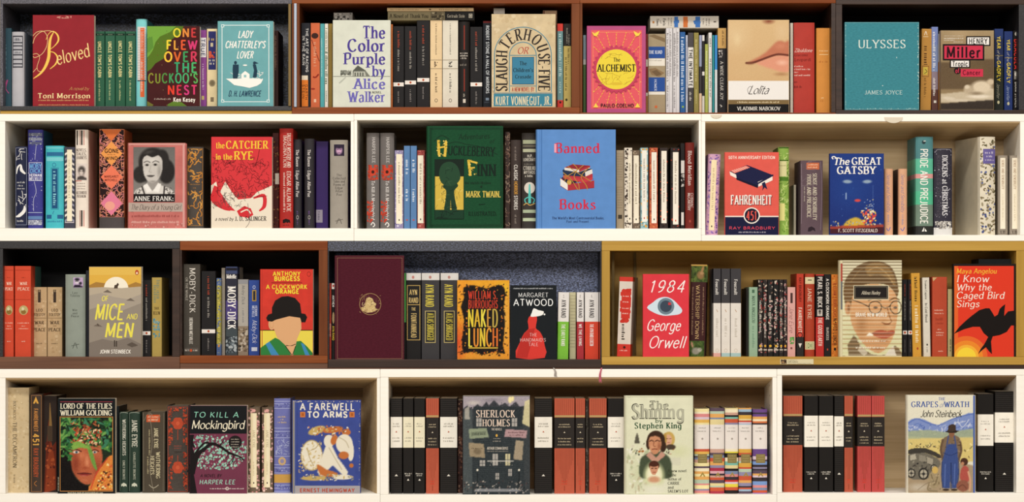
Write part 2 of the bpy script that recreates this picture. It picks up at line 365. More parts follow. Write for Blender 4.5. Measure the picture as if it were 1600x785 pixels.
def PT(txt, path, h, col, st=SB, part='lettering'):
    """writing along a path (list of points), letters standing on the left side of travel"""
    def f(cv):
        seg = [math.dist(path[i], path[i+1]) for i in range(len(path)-1)]; tot = sum(seg)
        ws = [glyph(c)[0] + st[5] + st[0]*.5 for c in txt]; W = sum(ws); pos = 0
        for ci, ch in enumerate(txt):
            cw = ws[ci]/W*tot; s = pos + cw/2; pos += cw
            a = 0
            for i, l in enumerate(seg):
                if s <= a + l or i == len(seg)-1:
                    t = (s-a)/l; p = path[i]; q = path[i+1]
                    c = (p[0]+(q[0]-p[0])*t, p[1]+(q[1]-p[1])*t); d = ((q[0]-p[0])/l, (q[1]-p[1])/l); break
                a += l
            n = (d[1], -d[0])
            for v, fc, _, k in text_shapes(ch, h, cw*0.86, st):
                cv.add(part, [(c[0] + (x-cw*.43)*d[0] + y*n[0], c[1] + (x-cw*.43)*d[1] + y*n[1]) for x, y in v], fc, col, k*1e-6)
        cv.k += 1
    return f
def G(x0, y0, x1, y1, col, seed=1, part='small_print'):
    """a line of print too small to read in the photograph"""
    def f(cv):
        r = random.Random(seed*77 + int(x0*3+y0)); x = x0
        h = y1-y0
        while x < x1-h*.3:
            e = min(x1, x + h*r.uniform(.25, .6))
            a = y0 + h*r.choice((0, .25, .3)); b = y1
            cv.add(part, [(x, a), (x+(e-x)*.6, a), (x+(e-x)*.6, b), (x, b)], [(0, 1, 2, 3)], col)
            x = e + (h*.5 if r.random() < .2 else h*.08)
        cv.k += 1
    return f
def GV(x0, y0, x1, y1, col, seed=1, part='small_print'):
    def f(cv):
        r = random.Random(seed*91 + int(x0*3+y0)); y = y0
        h = x1-x0
        while y < y1-h*.3:
            e = min(y1, y + h*r.uniform(.3, .7))
            b = x1 - h*r.choice((0, .25, .3))
            cv.add(part, [(x0, y), (b, y), (b, y+(e-y)*.6), (x0, y+(e-y)*.6)], [(0, 1, 2, 3)], col)
            y = e + (h*.6 if r.random() < .2 else h*.1)
        cv.k += 1
    return f
def R(x0, y0, x1, y1, col, part='printed_panel', n=1):
    def f(cv):
        m = 8 if (x1-x0) > 6 and n else 1
        p = []; fc = []
        for i in range(m+1):
            x = x0 + (x1-x0)*i/m; p += [(x, y0), (x, y1)]
            if i: fc.append((2*i-2, 2*i, 2*i+1, 2*i-1))
        cv.add(part, p, fc, col); cv.k += 1
    return f
def FR(x0, y0, x1, y1, w, col, part='printed_frame'):
    def f(cv):
        for a in ((x0, y0, x1, y0+w), (x0, y1-w, x1, y1), (x0, y0+w, x0+w, y1-w), (x1-w, y0+w, x1, y1-w)):
            cv.add(part, [(a[0], a[1]), (a[2], a[1]), (a[2], a[3]), (a[0], a[3])], [(0, 1, 2, 3)], col)
        cv.k += 1
    return f
def E(cx, cy, rx, ry, col, n=28, part='printed_picture', rot=0, ring=0):
    def f(cv):
        c, s = math.cos(math.radians(rot)), math.sin(math.radians(rot))
        def pt(t, q): 
            a, b = rx*q*math.cos(t), ry*q*math.sin(t); return (cx + a*c - b*s, cy + a*s + b*c)
        if ring:
            q = 1 - ring/max(rx, ry)
            p = [pt(6.2831853*i/n, 1) for i in range(n)] + [pt(6.2831853*i/n, q) for i in range(n)]
            fc = [(i, (i+1) % n, n+(i+1) % n, n+i) for i in range(n)]
        else:
            p = [pt(6.2831853*i/n, 1) for i in range(n)]; fc = [tuple(range(n))]
        cv.add(part, p, fc, col); cv.k += 1
    return f
def PG(pts, col, part='printed_picture', smooth=0):
    def f(cv):
        q = crom(list(pts)+[pts[0]], smooth)[:-1] if smooth else pts
        fc = tessellate_polygon([[Vector((p[0], p[1], 0)) for p in q]])
        cv.add(part, q, [tuple(t) for t in fc], col); cv.k += 1
    return f
def LN(pts, w, col, part='printed_picture', smooth=1, taper=None):
    def f(cv):
        q = crom(pts, 5) if smooth and len(pts) > 2 else pts
        if taper: wf = lambda dx, dy, t: taper[min(int(t*(len(taper)-1)), len(taper)-2)]*(1-(t*(len(taper)-1)) % 1 if t < 1 else 0) + taper[min(int(t*(len(taper)-1))+1, len(taper)-1)]*((t*(len(taper)-1)) % 1 if t < 1 else 1)
        else: wf = lambda dx, dy, t: w
        v, fc = stroke(q, wf); cv.add(part, v, fc, col); cv.k += 1
    return f
def SCAT(x0, y0, x1, y1, n, a, b, cols, seed=1, part='printed_pattern', asp=1.0, keep=None, layers=6):
    """many small printed flecks or leaves"""
    def f(cv):
        r = random.Random(seed)
        for i in range(n):
            for _ in range(40):
                x, y = r.uniform(x0, x1), r.uniform(y0, y1)
                if keep is None or keep(x, y): break
            s = r.uniform(a, b); t = r.uniform(0, 6.28)
            p = [(min(x1, max(x0, x + s*asp*math.cos(u)*math.cos(t) - s*math.sin(u)*math.sin(t))), min(y1, max(y0, y + s*asp*math.cos(u)*math.sin(t) + s*math.sin(u)*math.cos(t)))) for u in (0, 1.05, 2.1, 3.14, 4.2, 5.25)]
            cv.add(part, p, [tuple(range(6))], r.choice(cols), (i % 40)*1e-6)
        cv.k += 3
    return f
def WIG(x0, y0, x1, y1, n, w, cols, seed=1, ln=8, part='printed_pattern', curl=1.2):
    """many small wandering printed lines"""
    def f(cv):
        r = random.Random(seed)
        for i in range(n):
            x, y, t = r.uniform(x0, x1), r.uniform(y0, y1), r.uniform(0, 6.28); p = [(x, y)]
            for _ in range(4):
                t += r.uniform(-curl, curl); x += math.cos(t)*ln/4; y += math.sin(t)*ln/4
                p.append((min(x1, max(x0, x)), min(y1, max(y0, y))))
            v, fc = stroke(p, lambda dx, dy, tt: w); cv.add(part, v, fc, r.choice(cols), (i % 40)*1e-6)
        cv.k += 3
    return f
class Paint:
    """a printed photograph or painting as a fine grid of coloured points; units are photograph pixels"""
    def __init__(self, x0, y0, x1, y1, col, res=1.0):
        self.b = (x0, y0, x1, y1); self.nx = int((x1-x0)*res)+1; self.ny = int((y1-y0)*res)+1
        self.X, self.Y = np.meshgrid(np.linspace(x0, x1, self.nx), np.linspace(y0, y1, self.ny))
        self.A = np.ones((self.ny, self.nx, 3))*sr(col)
    def mix(self, m, col):
        self.A += (sr(col)-self.A)*np.clip(m, 0, 1)[..., None]; return self
    def ell(self, cx, cy, rx, ry, col, soft=.25, rot=0, op=1):
        c, s = math.cos(math.radians(rot)), math.sin(math.radians(rot)); dx, dy = self.X-cx, self.Y-cy
        d = np.sqrt(((dx*c+dy*s)/rx)**2 + ((-dx*s+dy*c)/ry)**2)
        return self.mix(op*np.clip((1-d)/max(soft, .01)+.5 if soft < .3 else (1-d)/soft, 0, 1), col)
    def grad(self, y0, y1, col, op=1, ax='y'):
        g = ((self.Y if ax == 'y' else self.X)-y0)/(y1-y0); return self.mix(op*g, col)
    def poly(self, pts, col, op=1, smooth=0, soft=0):
        q = crom(list(pts)+[pts[0]], smooth)[:-1] if smooth else pts
        m = np.zeros_like(self.X, bool); n = len(q)
        for i in range(n):
            (xa, ya), (xb, yb) = q[i], q[(i+1) % n]
            if ya == yb: continue
            m ^= ((ya > self.Y) != (yb > self.Y)) & (self.X < (xb-xa)*(self.Y-ya)/(yb-ya)+xa)
        m = m.astype(float)
        for _ in range(soft):
            p = np.pad(m, 1, mode='edge'); m = (p[:-2, 1:-1]+p[2:, 1:-1]+p[1:-1, :-2]+p[1:-1, 2:]+2*m)/6
        return self.mix(m*op, col)
    def line(self, pts, w, col, op=1, smooth=1):
        q = crom(pts, 4) if smooth and len(pts) > 2 else pts; d = np.full_like(self.X, 1e9)
        for (xa, ya), (xb, yb) in zip(q[:-1], q[1:]):
            l2 = (xb-xa)**2+(yb-ya)**2 or 1e-9
            t = np.clip(((self.X-xa)*(xb-xa)+(self.Y-ya)*(yb-ya))/l2, 0, 1)
            d = np.minimum(d, np.hypot(self.X-xa-t*(xb-xa), self.Y-ya-t*(yb-ya)))
        return self.mix(op*np.clip(w/2-d+.5, 0, 1), col)
    def noise(self, amp, seed=1, cell=1, box=None):
        r = np.random.RandomState(seed); n = r.rand(self.ny//cell+2, self.nx//cell+2)-.5
        n = np.kron(n, np.ones((cell, cell)))[:self.ny, :self.nx]
        if box is not None: n = n*((self.X > box[0]) & (self.X < box[2]) & (self.Y > box[1]) & (self.Y < box[3]))
        self.A += n[..., None]*amp; return self
    def bits(self, x0, y0, x1, y1, n, a, b, cols, seed=1, keep=None, asp=2.2):
        r = random.Random(seed)
        for i in range(n):
            for _ in range(30):
                x, y = r.uniform(x0, x1), r.uniform(y0, y1)
                if keep is None or keep(x, y): break
            self.ell(x, y, r.uniform(a, b)*asp, r.uniform(a, b), r.choice(cols), .3, r.uniform(0, 180))
        return self
    def out(self, part='printed_picture'):
        A = np.clip(self.A, 0, 1); L = np.where(A <= .04045, A/12.92, ((A+.055)/1.055)**2.4)
        nx, ny = self.nx, self.ny
        def f(cv):
            off = .00012 + cv.k*.00002; pts = []
            for x, y in zip(self.X.ravel(), self.Y.ravel()):
                a, b = cv.tl(x, y); pts.append((a, cv.front(a)-off, b))
            fc = [(j*nx+i, j*nx+i+1, (j+1)*nx+i+1, (j+1)*nx+i) for j in range(ny-1) for i in range(nx-1)]
            fc = [t[::-1] for t in fc]
            cv.pics.append((part, pts, fc, L.reshape(-1, 3))); cv.k += 1
        return f

# ---------------------------------------------------------------- the books
BAYS = {}     # bay -> dict(floor row, group phrase)
def book(bay, mode, x0, x1, yt, col, label, deco=(), hard=False, d=None, depth=None, mat=None, bands=(), side=None, lean=0, yaw=0, floor=None, bulge=None, group=None, thick=None, pages_col=None):
    B = BAYS[bay]; fl = floor if floor is not None else B['floor']
    if d is None: d = 0.004 if mode == 'face' else 0.034
    k = (D + d)/D
    zf = zof(fl) if not isinstance(fl, str) else 0
    xa, xb = (x0-800)*S*k, (x1-800)*S*k
    zt = CZ + (zof(yt)-CZ)*k
    H = zt - zf; W = xb - xa
    xm = (xa+xb)/2
    t = (thick or (0.026 if hard else 0.02)) if mode == 'face' else W
    bw = W if mode == 'face' else (depth or 0.13)
    th = (0.0024 if hard else 0.0006); th = min(th, t*0.18)
    over = 0.0026 if hard else 0.0004
    bl = (min(0.16*t, 0.004) if hard else 0.0) if bulge is None else bulge
    if mode == 'face': bl = min(bl, .003)
    # cross-section of the cover: back board, spine, front board
    if hard:
        g = 0.0009 if t > .006 else 0
        half = [(0, bw), (0, .0125), (g, .0105), (g, .0075), (0, .005), (0.0002, .0008)]
        arc = [(t*(i/8.0), -bl*(1-(2*i/8.0-1)**2)) for i in range(1, 8)]
    else:
        r = min(.0009, t*.12); half = [(0, bw), (0, bw*.4), (0, r), (r*.3, r*.3)]
        arc = [(t*(i/8.0), -bl*(1-(2*i/8.0-1)**2)) for i in range(1, 8)] if bl else [(r, 0), (t*.5, 0), (t-r, 0)]
    outer = half + arc + [(t-a, b) for a, b in half[::-1]]
    nh = len(half)
    inner = []
    for i, (a, b) in enumerate(outer):
        if i < nh or i >= len(outer)-nh: inner.append((min(max(a, th), t-th) if abs(a-th) > 1e-9 else a, b if b > th*2 else max(b, th)))
        else: inner.append((min(max(a, th), t-th), b+th))
    if mode == 'face': mp = lambda a, b, c: (b - W/2, a, c)
    else: mp = lambda a, b, c: (a - W/2, b, c)
    tlp = lambda px, py: ((px-800)*S*k - xm, CZ + (zof(py)-CZ)*k - zf)
    cuts = [0.0, H]
    segs = []
    bz = []
    for y0, y1, c in bands:
        zb = max(0.0, min(H, tlp(0, y1)[1])); zt_ = max(0.0, min(H, tlp(0, y0)[1])); bz.append((zb, zt_, c)); cuts += [zb, zt_]
    cuts = sorted(set(round(c, 6) for c in cuts))
    Vt, Fc, Cl = [], [], []
    n = len(outer)
    for c in cuts:
        for a, b in outer: Vt.append(mp(a, b, c))
        for a, b in inner: Vt.append(mp(a, b, c))
    for j in range(len(cuts)-1):
        zc = (cuts[j]+cuts[j+1])/2; cc = col
        for zb, zt_, c in bz:
            if zb <= zc <= zt_: cc = c
        lc = lin(cc); ls = lin(side) if side else lc
        o, q = j*2*n, (j+1)*2*n
        for i in range(n-1):
            cI = ls if (i < 1 or i >= n-2) and mode != 'face' else lc
            Fc.append((o+i, o+i+1, q+i+1, q+i)); Cl.append(cI)
            Fc.append((o+n+i+1, o+n+i, q+n+i, q+n+i+1)); Cl.append(lin('#d8d0c0') if not hard else cI)
        for e in (0, n-1): Fc.append((o+e, q+e, q+n+e, o+n+e)); Cl.append(ls)
    for i in range(n-1):
        q = (len(cuts)-1)*2*n
        Fc.append((i, n+i, n+i+1, i+1)); Cl.append(lin(col))
        Fc.append((q+i, q+i+1, q+n+i+1, q+n+i)); Cl.append(lin(bands[0][2] if bands and bz[0][1] > H-.001 else col))
    root = thing('hardcover_book' if hard else 'paperback_book', label, 'book', (xm, d, zf), group or B['group'])
    cov = link_mesh('cover', Vt, Fc, mat or (M_PAPER), root, cols=Cl)
    bm = bmesh.new(); bm.from_mesh(cov.data); bmesh.ops.recalc_face_normals(bm, faces=list(bm.faces)); bm.to_mesh(cov.data); bm.free()
    # page block
    e = .00025; pa, pb_ = th+e, t-th-e; q0, q1 = th+.0006, bw-over-.0003; c0, c1 = over, H-over
    pv = [mp(a, b, c) for c in (c0, c1) for a, b in ((pa, q0), (pb_, q0), (pb_, q1), (pa, q1))]
    pg = link_mesh('page_block', pv, [(0, 1, 2, 3), (4, 7, 6, 5), (0, 4, 5, 1), (1, 5, 6, 2), (2, 6, 7, 3), (3, 7, 4, 0)], M_PAGES, root)
    bm = bmesh.new(); bm.from_mesh(pg.data); bmesh.ops.recalc_face_normals(bm, faces=list(bm.faces)); bm.to_mesh(pg.data); bm.free()
    # print
    knots = None
    if mode == 'face':
        front = lambda x: 0.0
    elif bl > 1e-5:
        kx = [-t/2] + [a - t/2 for a, _ in arc] + [t/2]; ky = [0.0] + [b_ for _, b_ in arc] + [0.0]; knots = kx[1:-1]
        def front(x):
            u = (x + t/2)/t*8; i = min(max(int(u), 0), 7); return ky[i] + (ky[i+1]-ky[i])*(u-i) if 0 <= u <= 8 else 0.0
    else:
        front = lambda x: 0.0
    cv = Canvas(tlp, front, knots, mode != 'face')
    for f in deco: f(cv)
    cv.build(root)
    if lean: root.rotation_euler.y = math.radians(lean)
    if yaw: root.rotation_euler.z = math.radians(yaw)
    return root
def sp(bay, x0, x1, yt, col, label, *deco, **kw): return book(bay, 'spine', x0+.25, x1-.25, yt, col, label, deco, **kw)
def fo(bay, x0, x1, yt, col, label, *deco, **kw): return book(bay, 'face', x0, x1, yt, col, label, deco, **kw)
def flat(bay, x0, x1, y0, y1, col, label, *deco, zf=None, d=.036, hard=False, bands=()):
    """a book lying flat on top of others, spine towards us"""
    k = (D+d)/D; xa, xb = (x0-800)*S*k, (x1-800)*S*k
    zt, zb = CZ+(zof(y0)-CZ)*k, (CZ+(zof(y1)-CZ)*k if zf is None else zf)
    root = thing('hardcover_book' if hard else 'paperback_book', label, 'book', ((xa+xb)/2, d, zb), BAYS[bay]['group'])
    W, H = xb-xa, zt-zb; th = .002 if hard else .0007; bw = .13
    xs = [-W/2, W/2]; tl = lambda px, py: ((px-800)*S*k-(xa+xb)/2, CZ+(zof(py)-CZ)*k-zb)
    bx = []
    for a, b, c in bands: bx.append((tl(a, 0)[0], tl(b, 0)[0], c)); xs += [max(-W/2, bx[-1][0]), min(W/2, bx[-1][1])]
    xs = sorted(set(round(x, 6) for x in xs)); r = .0008
    out = [(bw, 0), (r, 0), (0, r), (0, H-r), (r, H), (bw, H)]; inn = [(bw, th), (th, th), (th, th), (th, H-th), (th, H-th), (bw, H-th)]
    n = 6; Vt = []; Fc = []; Cl = []
    for x in xs: Vt += [(x, b, c) for b, c in out] + [(x, b, c) for b, c in inn]
    for j in range(len(xs)-1):
        m = (xs[j]+xs[j+1])/2; cc = col
        for a, b, c in bx:
            if a <= m <= b: cc = c
        o, q = j*12, j*12+12
        for i in range(5):
            Fc.append((o+i, q+i, q+i+1, o+i+1)); Cl.append(lin(cc)); Fc.append((o+6+i, o+7+i, q+7+i, q+6+i)); Cl.append(lin(cc))
        for e in (0, 5): Fc.append((o+e, o+6+e, q+6+e, q+e)); Cl.append(lin(cc))
    for o in (0, (len(xs)-1)*12):
        for i in range(5): Fc.append((o+i, o+i+1, o+7+i, o+6+i)); Cl.append(lin(col))
    cov = link_mesh('cover', Vt, Fc, M_PAPER, root, cols=Cl)
    bm = bmesh.new(); bm.from_mesh(cov.data); bmesh.ops.recalc_face_normals(bm, faces=list(bm.faces)); bm.to_mesh(cov.data); bm.free()
    box_mesh('page_block', -W/2+.001, W/2-.001, th+.0005, bw-.001, th+.0002, H-th-.0002, M_PAGES, root, 0)
    cv = Canvas(tl, lambda x: 0.0, None, True)
    for f in deco: f(cv)
    cv.build(root); return root

# ---------------------------------------------------------------- the bookcases
DEP = 0.26
def cabinet(label, X0, X1, Y0, Y1, xl, xr, yt, yb, mats, wedge=0, cheek=0, strip=None, standards=(), holes=(), plinth=False, bd=DEP):
    """one open bookcase compartment; X0..X1, Y0..Y1 outside, xl..xr, yt..yb the opening (photograph pixels at the front)"""
    fx = lambda p: (p-800)*S
    mt, mb, ml, mr, mk, mc = mats
    ox, oz = fx((X0+X1)/2), zof(Y1)
    root = thing('bookcase', label, 'bookcase', (ox, 0, oz), 'bookcase compartments stacked in the wall of shelves')
    o = (ox, 0, oz); e = .0002
    box_mesh('top_board', fx(X0)+e, fx(X1)-e, 0, DEP, zof(yt), zof(Y0)-e, mt, root, .0012, o)
    zb_bot = zof(Y1)+e
    if strip:
        box_mesh('edge_strip', fx(X0)+e, fx(X1)-e, .002, DEP, zof(Y1)+e, zof(strip[0])-e, strip[1], root, .0008, o); zb_bot = zof(strip[0])
    box_mesh('base_board', fx(X0)+e, fx(X1)-e, 0, DEP, zb_bot, zof(yb), mb, root, .0012, o)
    box_mesh('side_panel', fx(X0)+e, fx(xl), .0004, DEP, zof(yb)+e, zof(yt)-e, ml, root, .0008, o)
    box_mesh('side_panel', fx(xr), fx(X1)-e, .0004, DEP, zof(yb)+e, zof(yt)-e, mr, root, .0008, o)
    box_mesh('back_panel', fx(xl)+e, fx(xr)-e, bd-.008, bd-.001, zof(yb)+e, zof(yt)-e, mk, root, 0, o)
    if wedge:
        zt = zof(yt)-e; zk = zof(yt+wedge); a, b = fx(xl)+e-ox, fx(xr)-e-ox; y0, y1 = .004, bd-.009
        v = [(a, y0, zt-oz), (b, y0, zt-oz), (b, y1, zt-oz), (a, y1, zt-oz), (a, y0, zt-.003-oz), (b, y0, zt-.003-oz), (b, y1, zk-oz), (a, y1, zk-oz)]
        w = link_mesh('sloping_soffit', v, [(0, 3, 2, 1)[::-1], (4, 5, 6, 7)[::-1], (0, 1, 5, 4), (1, 2, 6, 5), (2, 3, 7, 6), (3, 0, 4, 7)], mc, root)
    if cheek:
        zt = zof(yt+wedge)-e; zb = zof(yb)+e; y0, y1 = .006, bd-.009; b = fx(xr)-e-ox; 
        v = [(b-.001, y0, zb-oz), (b, y0, zb-oz), (b, y1, zb-oz), (b-cheek*S, y1, zb-oz), (b-.001, y0, zof(yt)-.004-oz), (b, y0, zof(yt)-.004-oz), (b, y1, zt-oz), (b-cheek*S, y1, zt-oz)]
        link_mesh('splayed_cheek', v, [(0, 3, 2, 1), (4, 5, 6, 7), (0, 1, 5, 4), (1, 2, 6, 5), (2, 3, 7, 6), (3, 0, 4, 7)], mc, root)
    for px, dd, ya, yb2, m in standards:
        x = fx(px)*(D+dd)/D
        s = box_mesh('shelf_standard', x-.003, x+.003, dd, dd+.003, zof(yb)+e, zof(yt)-e, m, root, .0004, o)
    for px, side in holes:
        x = fx(xl) + .0003 if side == 'l' else fx(xr)-.0003
        V_, F_ = [], []
        for kk in range(11):
            z = zof(yt+14+kk*(yb-yt-26)/10.0); b = len(V_)
            for t in range(6): V_.append((x-ox, px+.0028*math.cos(t*1.047), z-oz+.0028*math.sin(t*1.047)))
            F_.append(tuple(range(b, b+6)))
        h = link_mesh('peg_holes', V_, F_, M_HOLE, root)
    if plinth:
        box_mesh('plinth', fx(X0)+.004, fx(X1)-.004, .02, DEP, 0, oz-.0002, W_BROWN, root, .001, o)
    return root
M_HOLE = plain('dark_peg_hole', '#4a3a28', 0.9)
def bay(key, floor, group): BAYS[key] = dict(floor=floor, group=group)

# ================================================================ THE SETTING
def structure(o): o['kind'] = 'structure'; return o
structure(box_mesh('floor', -5, 5, -7, .4, -.05, 0, M_FLOOR, None, 0))
structure(box_mesh('wall_back', -5, 5, DEP+.012, DEP+.11, 0, 2.9, M_WALL, None, 0))

# ================================================================ THE BOOKCASES, FOUR TIERS
# tier one
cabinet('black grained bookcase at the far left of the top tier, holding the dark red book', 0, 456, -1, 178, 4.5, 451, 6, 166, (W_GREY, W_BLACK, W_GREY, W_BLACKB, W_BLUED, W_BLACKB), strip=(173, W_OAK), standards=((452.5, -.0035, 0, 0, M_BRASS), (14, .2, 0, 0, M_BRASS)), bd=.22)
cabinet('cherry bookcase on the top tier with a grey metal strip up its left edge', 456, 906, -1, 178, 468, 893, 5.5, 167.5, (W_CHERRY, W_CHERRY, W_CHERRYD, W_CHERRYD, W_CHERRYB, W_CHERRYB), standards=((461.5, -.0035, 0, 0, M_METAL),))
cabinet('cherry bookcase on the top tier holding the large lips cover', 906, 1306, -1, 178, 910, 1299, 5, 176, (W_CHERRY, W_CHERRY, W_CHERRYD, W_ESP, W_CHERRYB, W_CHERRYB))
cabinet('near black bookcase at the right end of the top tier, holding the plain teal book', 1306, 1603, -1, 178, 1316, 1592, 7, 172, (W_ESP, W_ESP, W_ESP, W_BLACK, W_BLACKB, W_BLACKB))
# tier two
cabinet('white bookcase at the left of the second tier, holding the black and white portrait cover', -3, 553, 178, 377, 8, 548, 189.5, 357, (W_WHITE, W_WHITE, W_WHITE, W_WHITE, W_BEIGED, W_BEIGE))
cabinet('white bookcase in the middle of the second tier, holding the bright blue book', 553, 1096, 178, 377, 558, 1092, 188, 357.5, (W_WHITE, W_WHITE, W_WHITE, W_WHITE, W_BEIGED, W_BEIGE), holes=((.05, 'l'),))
right_case = cabinet('white bookcase at the right of the second tier, holding the coral and navy book', 1096, 1603, 178, 377, 1102, 1594, 190, 367.5, (W_WHITE, W_WHITE, W_WHITE, W_WHITE, W_PALEB, W_PALEB), wedge=20, bd=.21)
for px in (1396, 1119):      # small half-round plugs on the front of the top board
    cxp, ox_, oz_ = (px-800)*S, right_case.location.x, right_case.location.z; zt_ = zof(183.4 if px > 1300 else 179.5); rr = .022 if px > 1300 else .013
    vv = [(cxp-ox_ + rr*math.cos(math.pi + math.pi*k/14), yy, zt_-oz_ + rr*.62*math.sin(math.pi + math.pi*k/14)) for yy in (-.0016, .0004) for k in range(15)]
    ff = [tuple(range(15))[::1], tuple(range(29, 14, -1))] + [(k, 15+k, 16+k, k+1) for k in range(14)] + [(14, 29, 15, 0)]
    link_mesh('edge_plug', vv, ff, M_PLUG, right_case)
# tier three
cabinet('espresso bookcase far left on the third tier, holding the yellow and taupe landscape cover', -3, 281, 377, 577, 4.5, 269, 389, 558, (W_BLACK, W_BROWN, W_BLACK, W_ESP, W_BLACKB, W_BLACKB))
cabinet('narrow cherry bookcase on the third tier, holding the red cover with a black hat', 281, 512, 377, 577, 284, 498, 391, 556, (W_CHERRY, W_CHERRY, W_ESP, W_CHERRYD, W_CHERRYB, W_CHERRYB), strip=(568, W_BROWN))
cabinet('dark bookcase in the middle of the third tier with speckled blue sheen on its back', 512, 940, 377, 577, 514, 938, 393, 562, (W_BLUEE, W_ESP, W_BLACK, W_BLACK, W_BLUE, W_BLACKB), strip=(575, W_BROWN), bd=.185)
cabinet('golden oak bookcase at the right of the third tier', 940, 1603, 377, 577, 953, 1588, 392, 558, (W_OAK, W_OAK, W_OAKV, W_OAKV, W_OAKB, W_OAKB), strip=(570.5, W_ESP), standards=((958, .1, 0, 0, M_BRASS), (992, .17, 0, 0, M_BRASS)), bd=.185)
# tier four
cabinet('white bookcase at the left of the bottom tier, holding the painted leafy face cover', -3, 594, 577, 790, 8.5, 589, 591, 772, (W_WHITE, W_WHITE, W_WHITE, W_WHITE, W_MIDB, W_PALEB), wedge=20, cheek=30, plinth=True, bd=.21)
cabinet('white bookcase in the middle of the bottom tier, holding the five striped spines', 594, 1214, 577, 790, 607, 1207, 590, 773.5, (W_WHITE, W_WHITE, W_WHITE, W_WHITE, W_BROWNB, W_PALEB), wedge=20, holes=((.06, 'r'),), plinth=True, bd=.2)
cabinet('white bookcase at the right of the bottom tier, holding the cover with blue hills', 1214, 1603, 577, 790, 1222, 1588, 587, 771, (W_WHITE, W_WHITE, W_WHITE, W_WHITE, W_PALEB, W_MIDB), wedge=28, plinth=True, bd=.185)
bay('R1A', 166, 'books in the black bookcase on the top tier'); bay('R1B', 167.5, 'books in the cherry bookcase with a metal strip on the top tier')
bay('R1C', 176, 'books in the cherry bookcase with the lips cover on the top tier'); bay('R1D', 172, 'books in the near black bookcase on the top tier')
bay('R2A', 357, 'books in the left white bookcase on the second tier'); bay('R2B', 357.5, 'books in the middle white bookcase on the second tier')
bay('R2C', 367.5, 'books in the right white bookcase on the second tier')
bay('R3A', 558, 'books in the espresso bookcase on the third tier'); bay('R3B', 556, 'books in the narrow cherry bookcase on the third tier')
bay('R3C', 562, 'books in the dark bookcase with a speckled back on the third tier'); bay('R3D', 558, 'books in the golden oak bookcase on the third tier')
bay('R4A', 772, 'books in the left white bookcase on the bottom tier'); bay('R4B', 773.5, 'books in the middle white bookcase on the bottom tier')
bay('R4C', 771, 'books in the right white bookcase on the bottom tier')
# ================================================================ TIER ONE
CR = '#efe6cc'; GO = '#d9b45a'; WH = '#f4f1ea'; BK = '#181614'
b = 'R1A'
sp(b, 5, 18, 44, '#2a4753', 'dark slate blue spine with pink script at the far left of the top tier', GV(7, 70, 10, 112, '#6f8d96'), LN([(6, 146), (10, 128), (12, 126), (9, 138), (14, 146)], 1.2, '#a8457a', 'lettering'))
sp(b, 18.5, 38, 50, '#b9b8bd', 'pale grey spine with a black-ruled label block, left of the dark red book', R(20, 56, 36, 106, '#3a3a42'), *[R(21, y, 35, y+h, '#b4b4ba') for y, h in ((58, 8), (68, 3), (73, 4), (79, 6), (87, 5), (94, 5), (101, 3))], G(23, 60, 33, 64, '#3a3a42'), G(23, 81, 33, 84, '#55555c'), hard=True, side='#8d9aab')
fo(b, 51, 147, 23.5, '#8f1e28', 'dark red face-out paperback with a huge looping gold script initial',
   LN([(84, 50), (79, 60), (77, 74), (76, 90), (71, 104), (63, 115), (52, 123)], 5, '#efc65a', 'lettering', taper=[.8, 3.4, 4.6, 4.8, 4.2, 3, .8]),
   LN([(72, 62), (76, 53), (83, 49), (90, 55), (91, 64), (84, 73), (75, 80), (84, 82), (90, 90), (87, 100), (78, 108)], 1.3, '#efc65a', 'lettering', taper=[.8, .9, 1.4, 2.6, 2.6, 1, .8, 1.4, 2.8, 2.2, .8]),
   LN([(84, 50), (76, 48), (64, 50), (55, 58), (51.5, 68)], .8, '#e8c98a', 'lettering'), LN([(51.5, 56), (58, 50), (68, 49), (74, 58), (73, 72), (66, 84), (55, 90), (51.5, 88)], .8, '#e8c98a', 'lettering'),
   LN([(51.5, 85), (58, 84), (62, 90), (58, 104), (60, 111), (66, 112)], .7, '#e8c98a', 'lettering'), LN([(51.5, 113), (58, 106)], .7, '#e8c98a', 'lettering'),
   T('eloved', 90, 81, 143, 101.5, '#efd08a', (.10, .35, 35, 0, .12, .1), rot=15),
   T('A novel by', 108, 136, 139, 141, '#d9b26a', SC), T('Toni Morrison', 59, 146, 141, 153.5, '#efd8a0', SB), G(60, 155.5, 139, 158, '#cf9f6a'), G(60, 163, 139, 165, '#cf9f6a'), SCAT(88, 25, 112, 29, 14, .5, 1.4, ['#b56a62', '#c98a7c'], 3, asp=2.4))
for i, (x, dy) in enumerate(((148, 0), (164.2, 0), (180.2, -1), (196.2, 0))):
    sp(b, x, x+15.6, 49, ('#2a5c44', '#2d6048', '#275a41', '#2c5f46')[i], ('first', 'second', 'third', 'fourth')[i] + ' from left of four matching dark green paperbacks beside the dark red book',
       R(x+1, 52.5, x+14.6, 55.5, '#16261e'), G(x+4, 53.3, x+12, 54.6, '#8fa68c'), V("UNCLE TOM'S CABIN", x+5.2, 65+dy, x+10, 121+dy, '#e2d79a', AB), GV(x+6, 126, x+8.6, 158, '#b9bf8c'))
sp(b, 212.5, 229.6, 30, '#7fd0d2', 'tall turquoise spine with an orange stripe, left of the green and maroon cover', R(215, 42, 228, 127, '#d9d6d2'), R(219.5, 44, 226, 152, '#e2683a'), GV(220.6, 46, 224.6, 88, '#f3a588'), GV(220.8, 94, 223.4, 145, '#f6d9c6'), *[R(215, y, 228, y+.5, '#bcb4b0') for y in range(46, 126, 4)], R(215, 125.5, 228, 127, '#3b4a52'), hard=True, side='#59a9ab')
MUL = lambda *c: list(c)
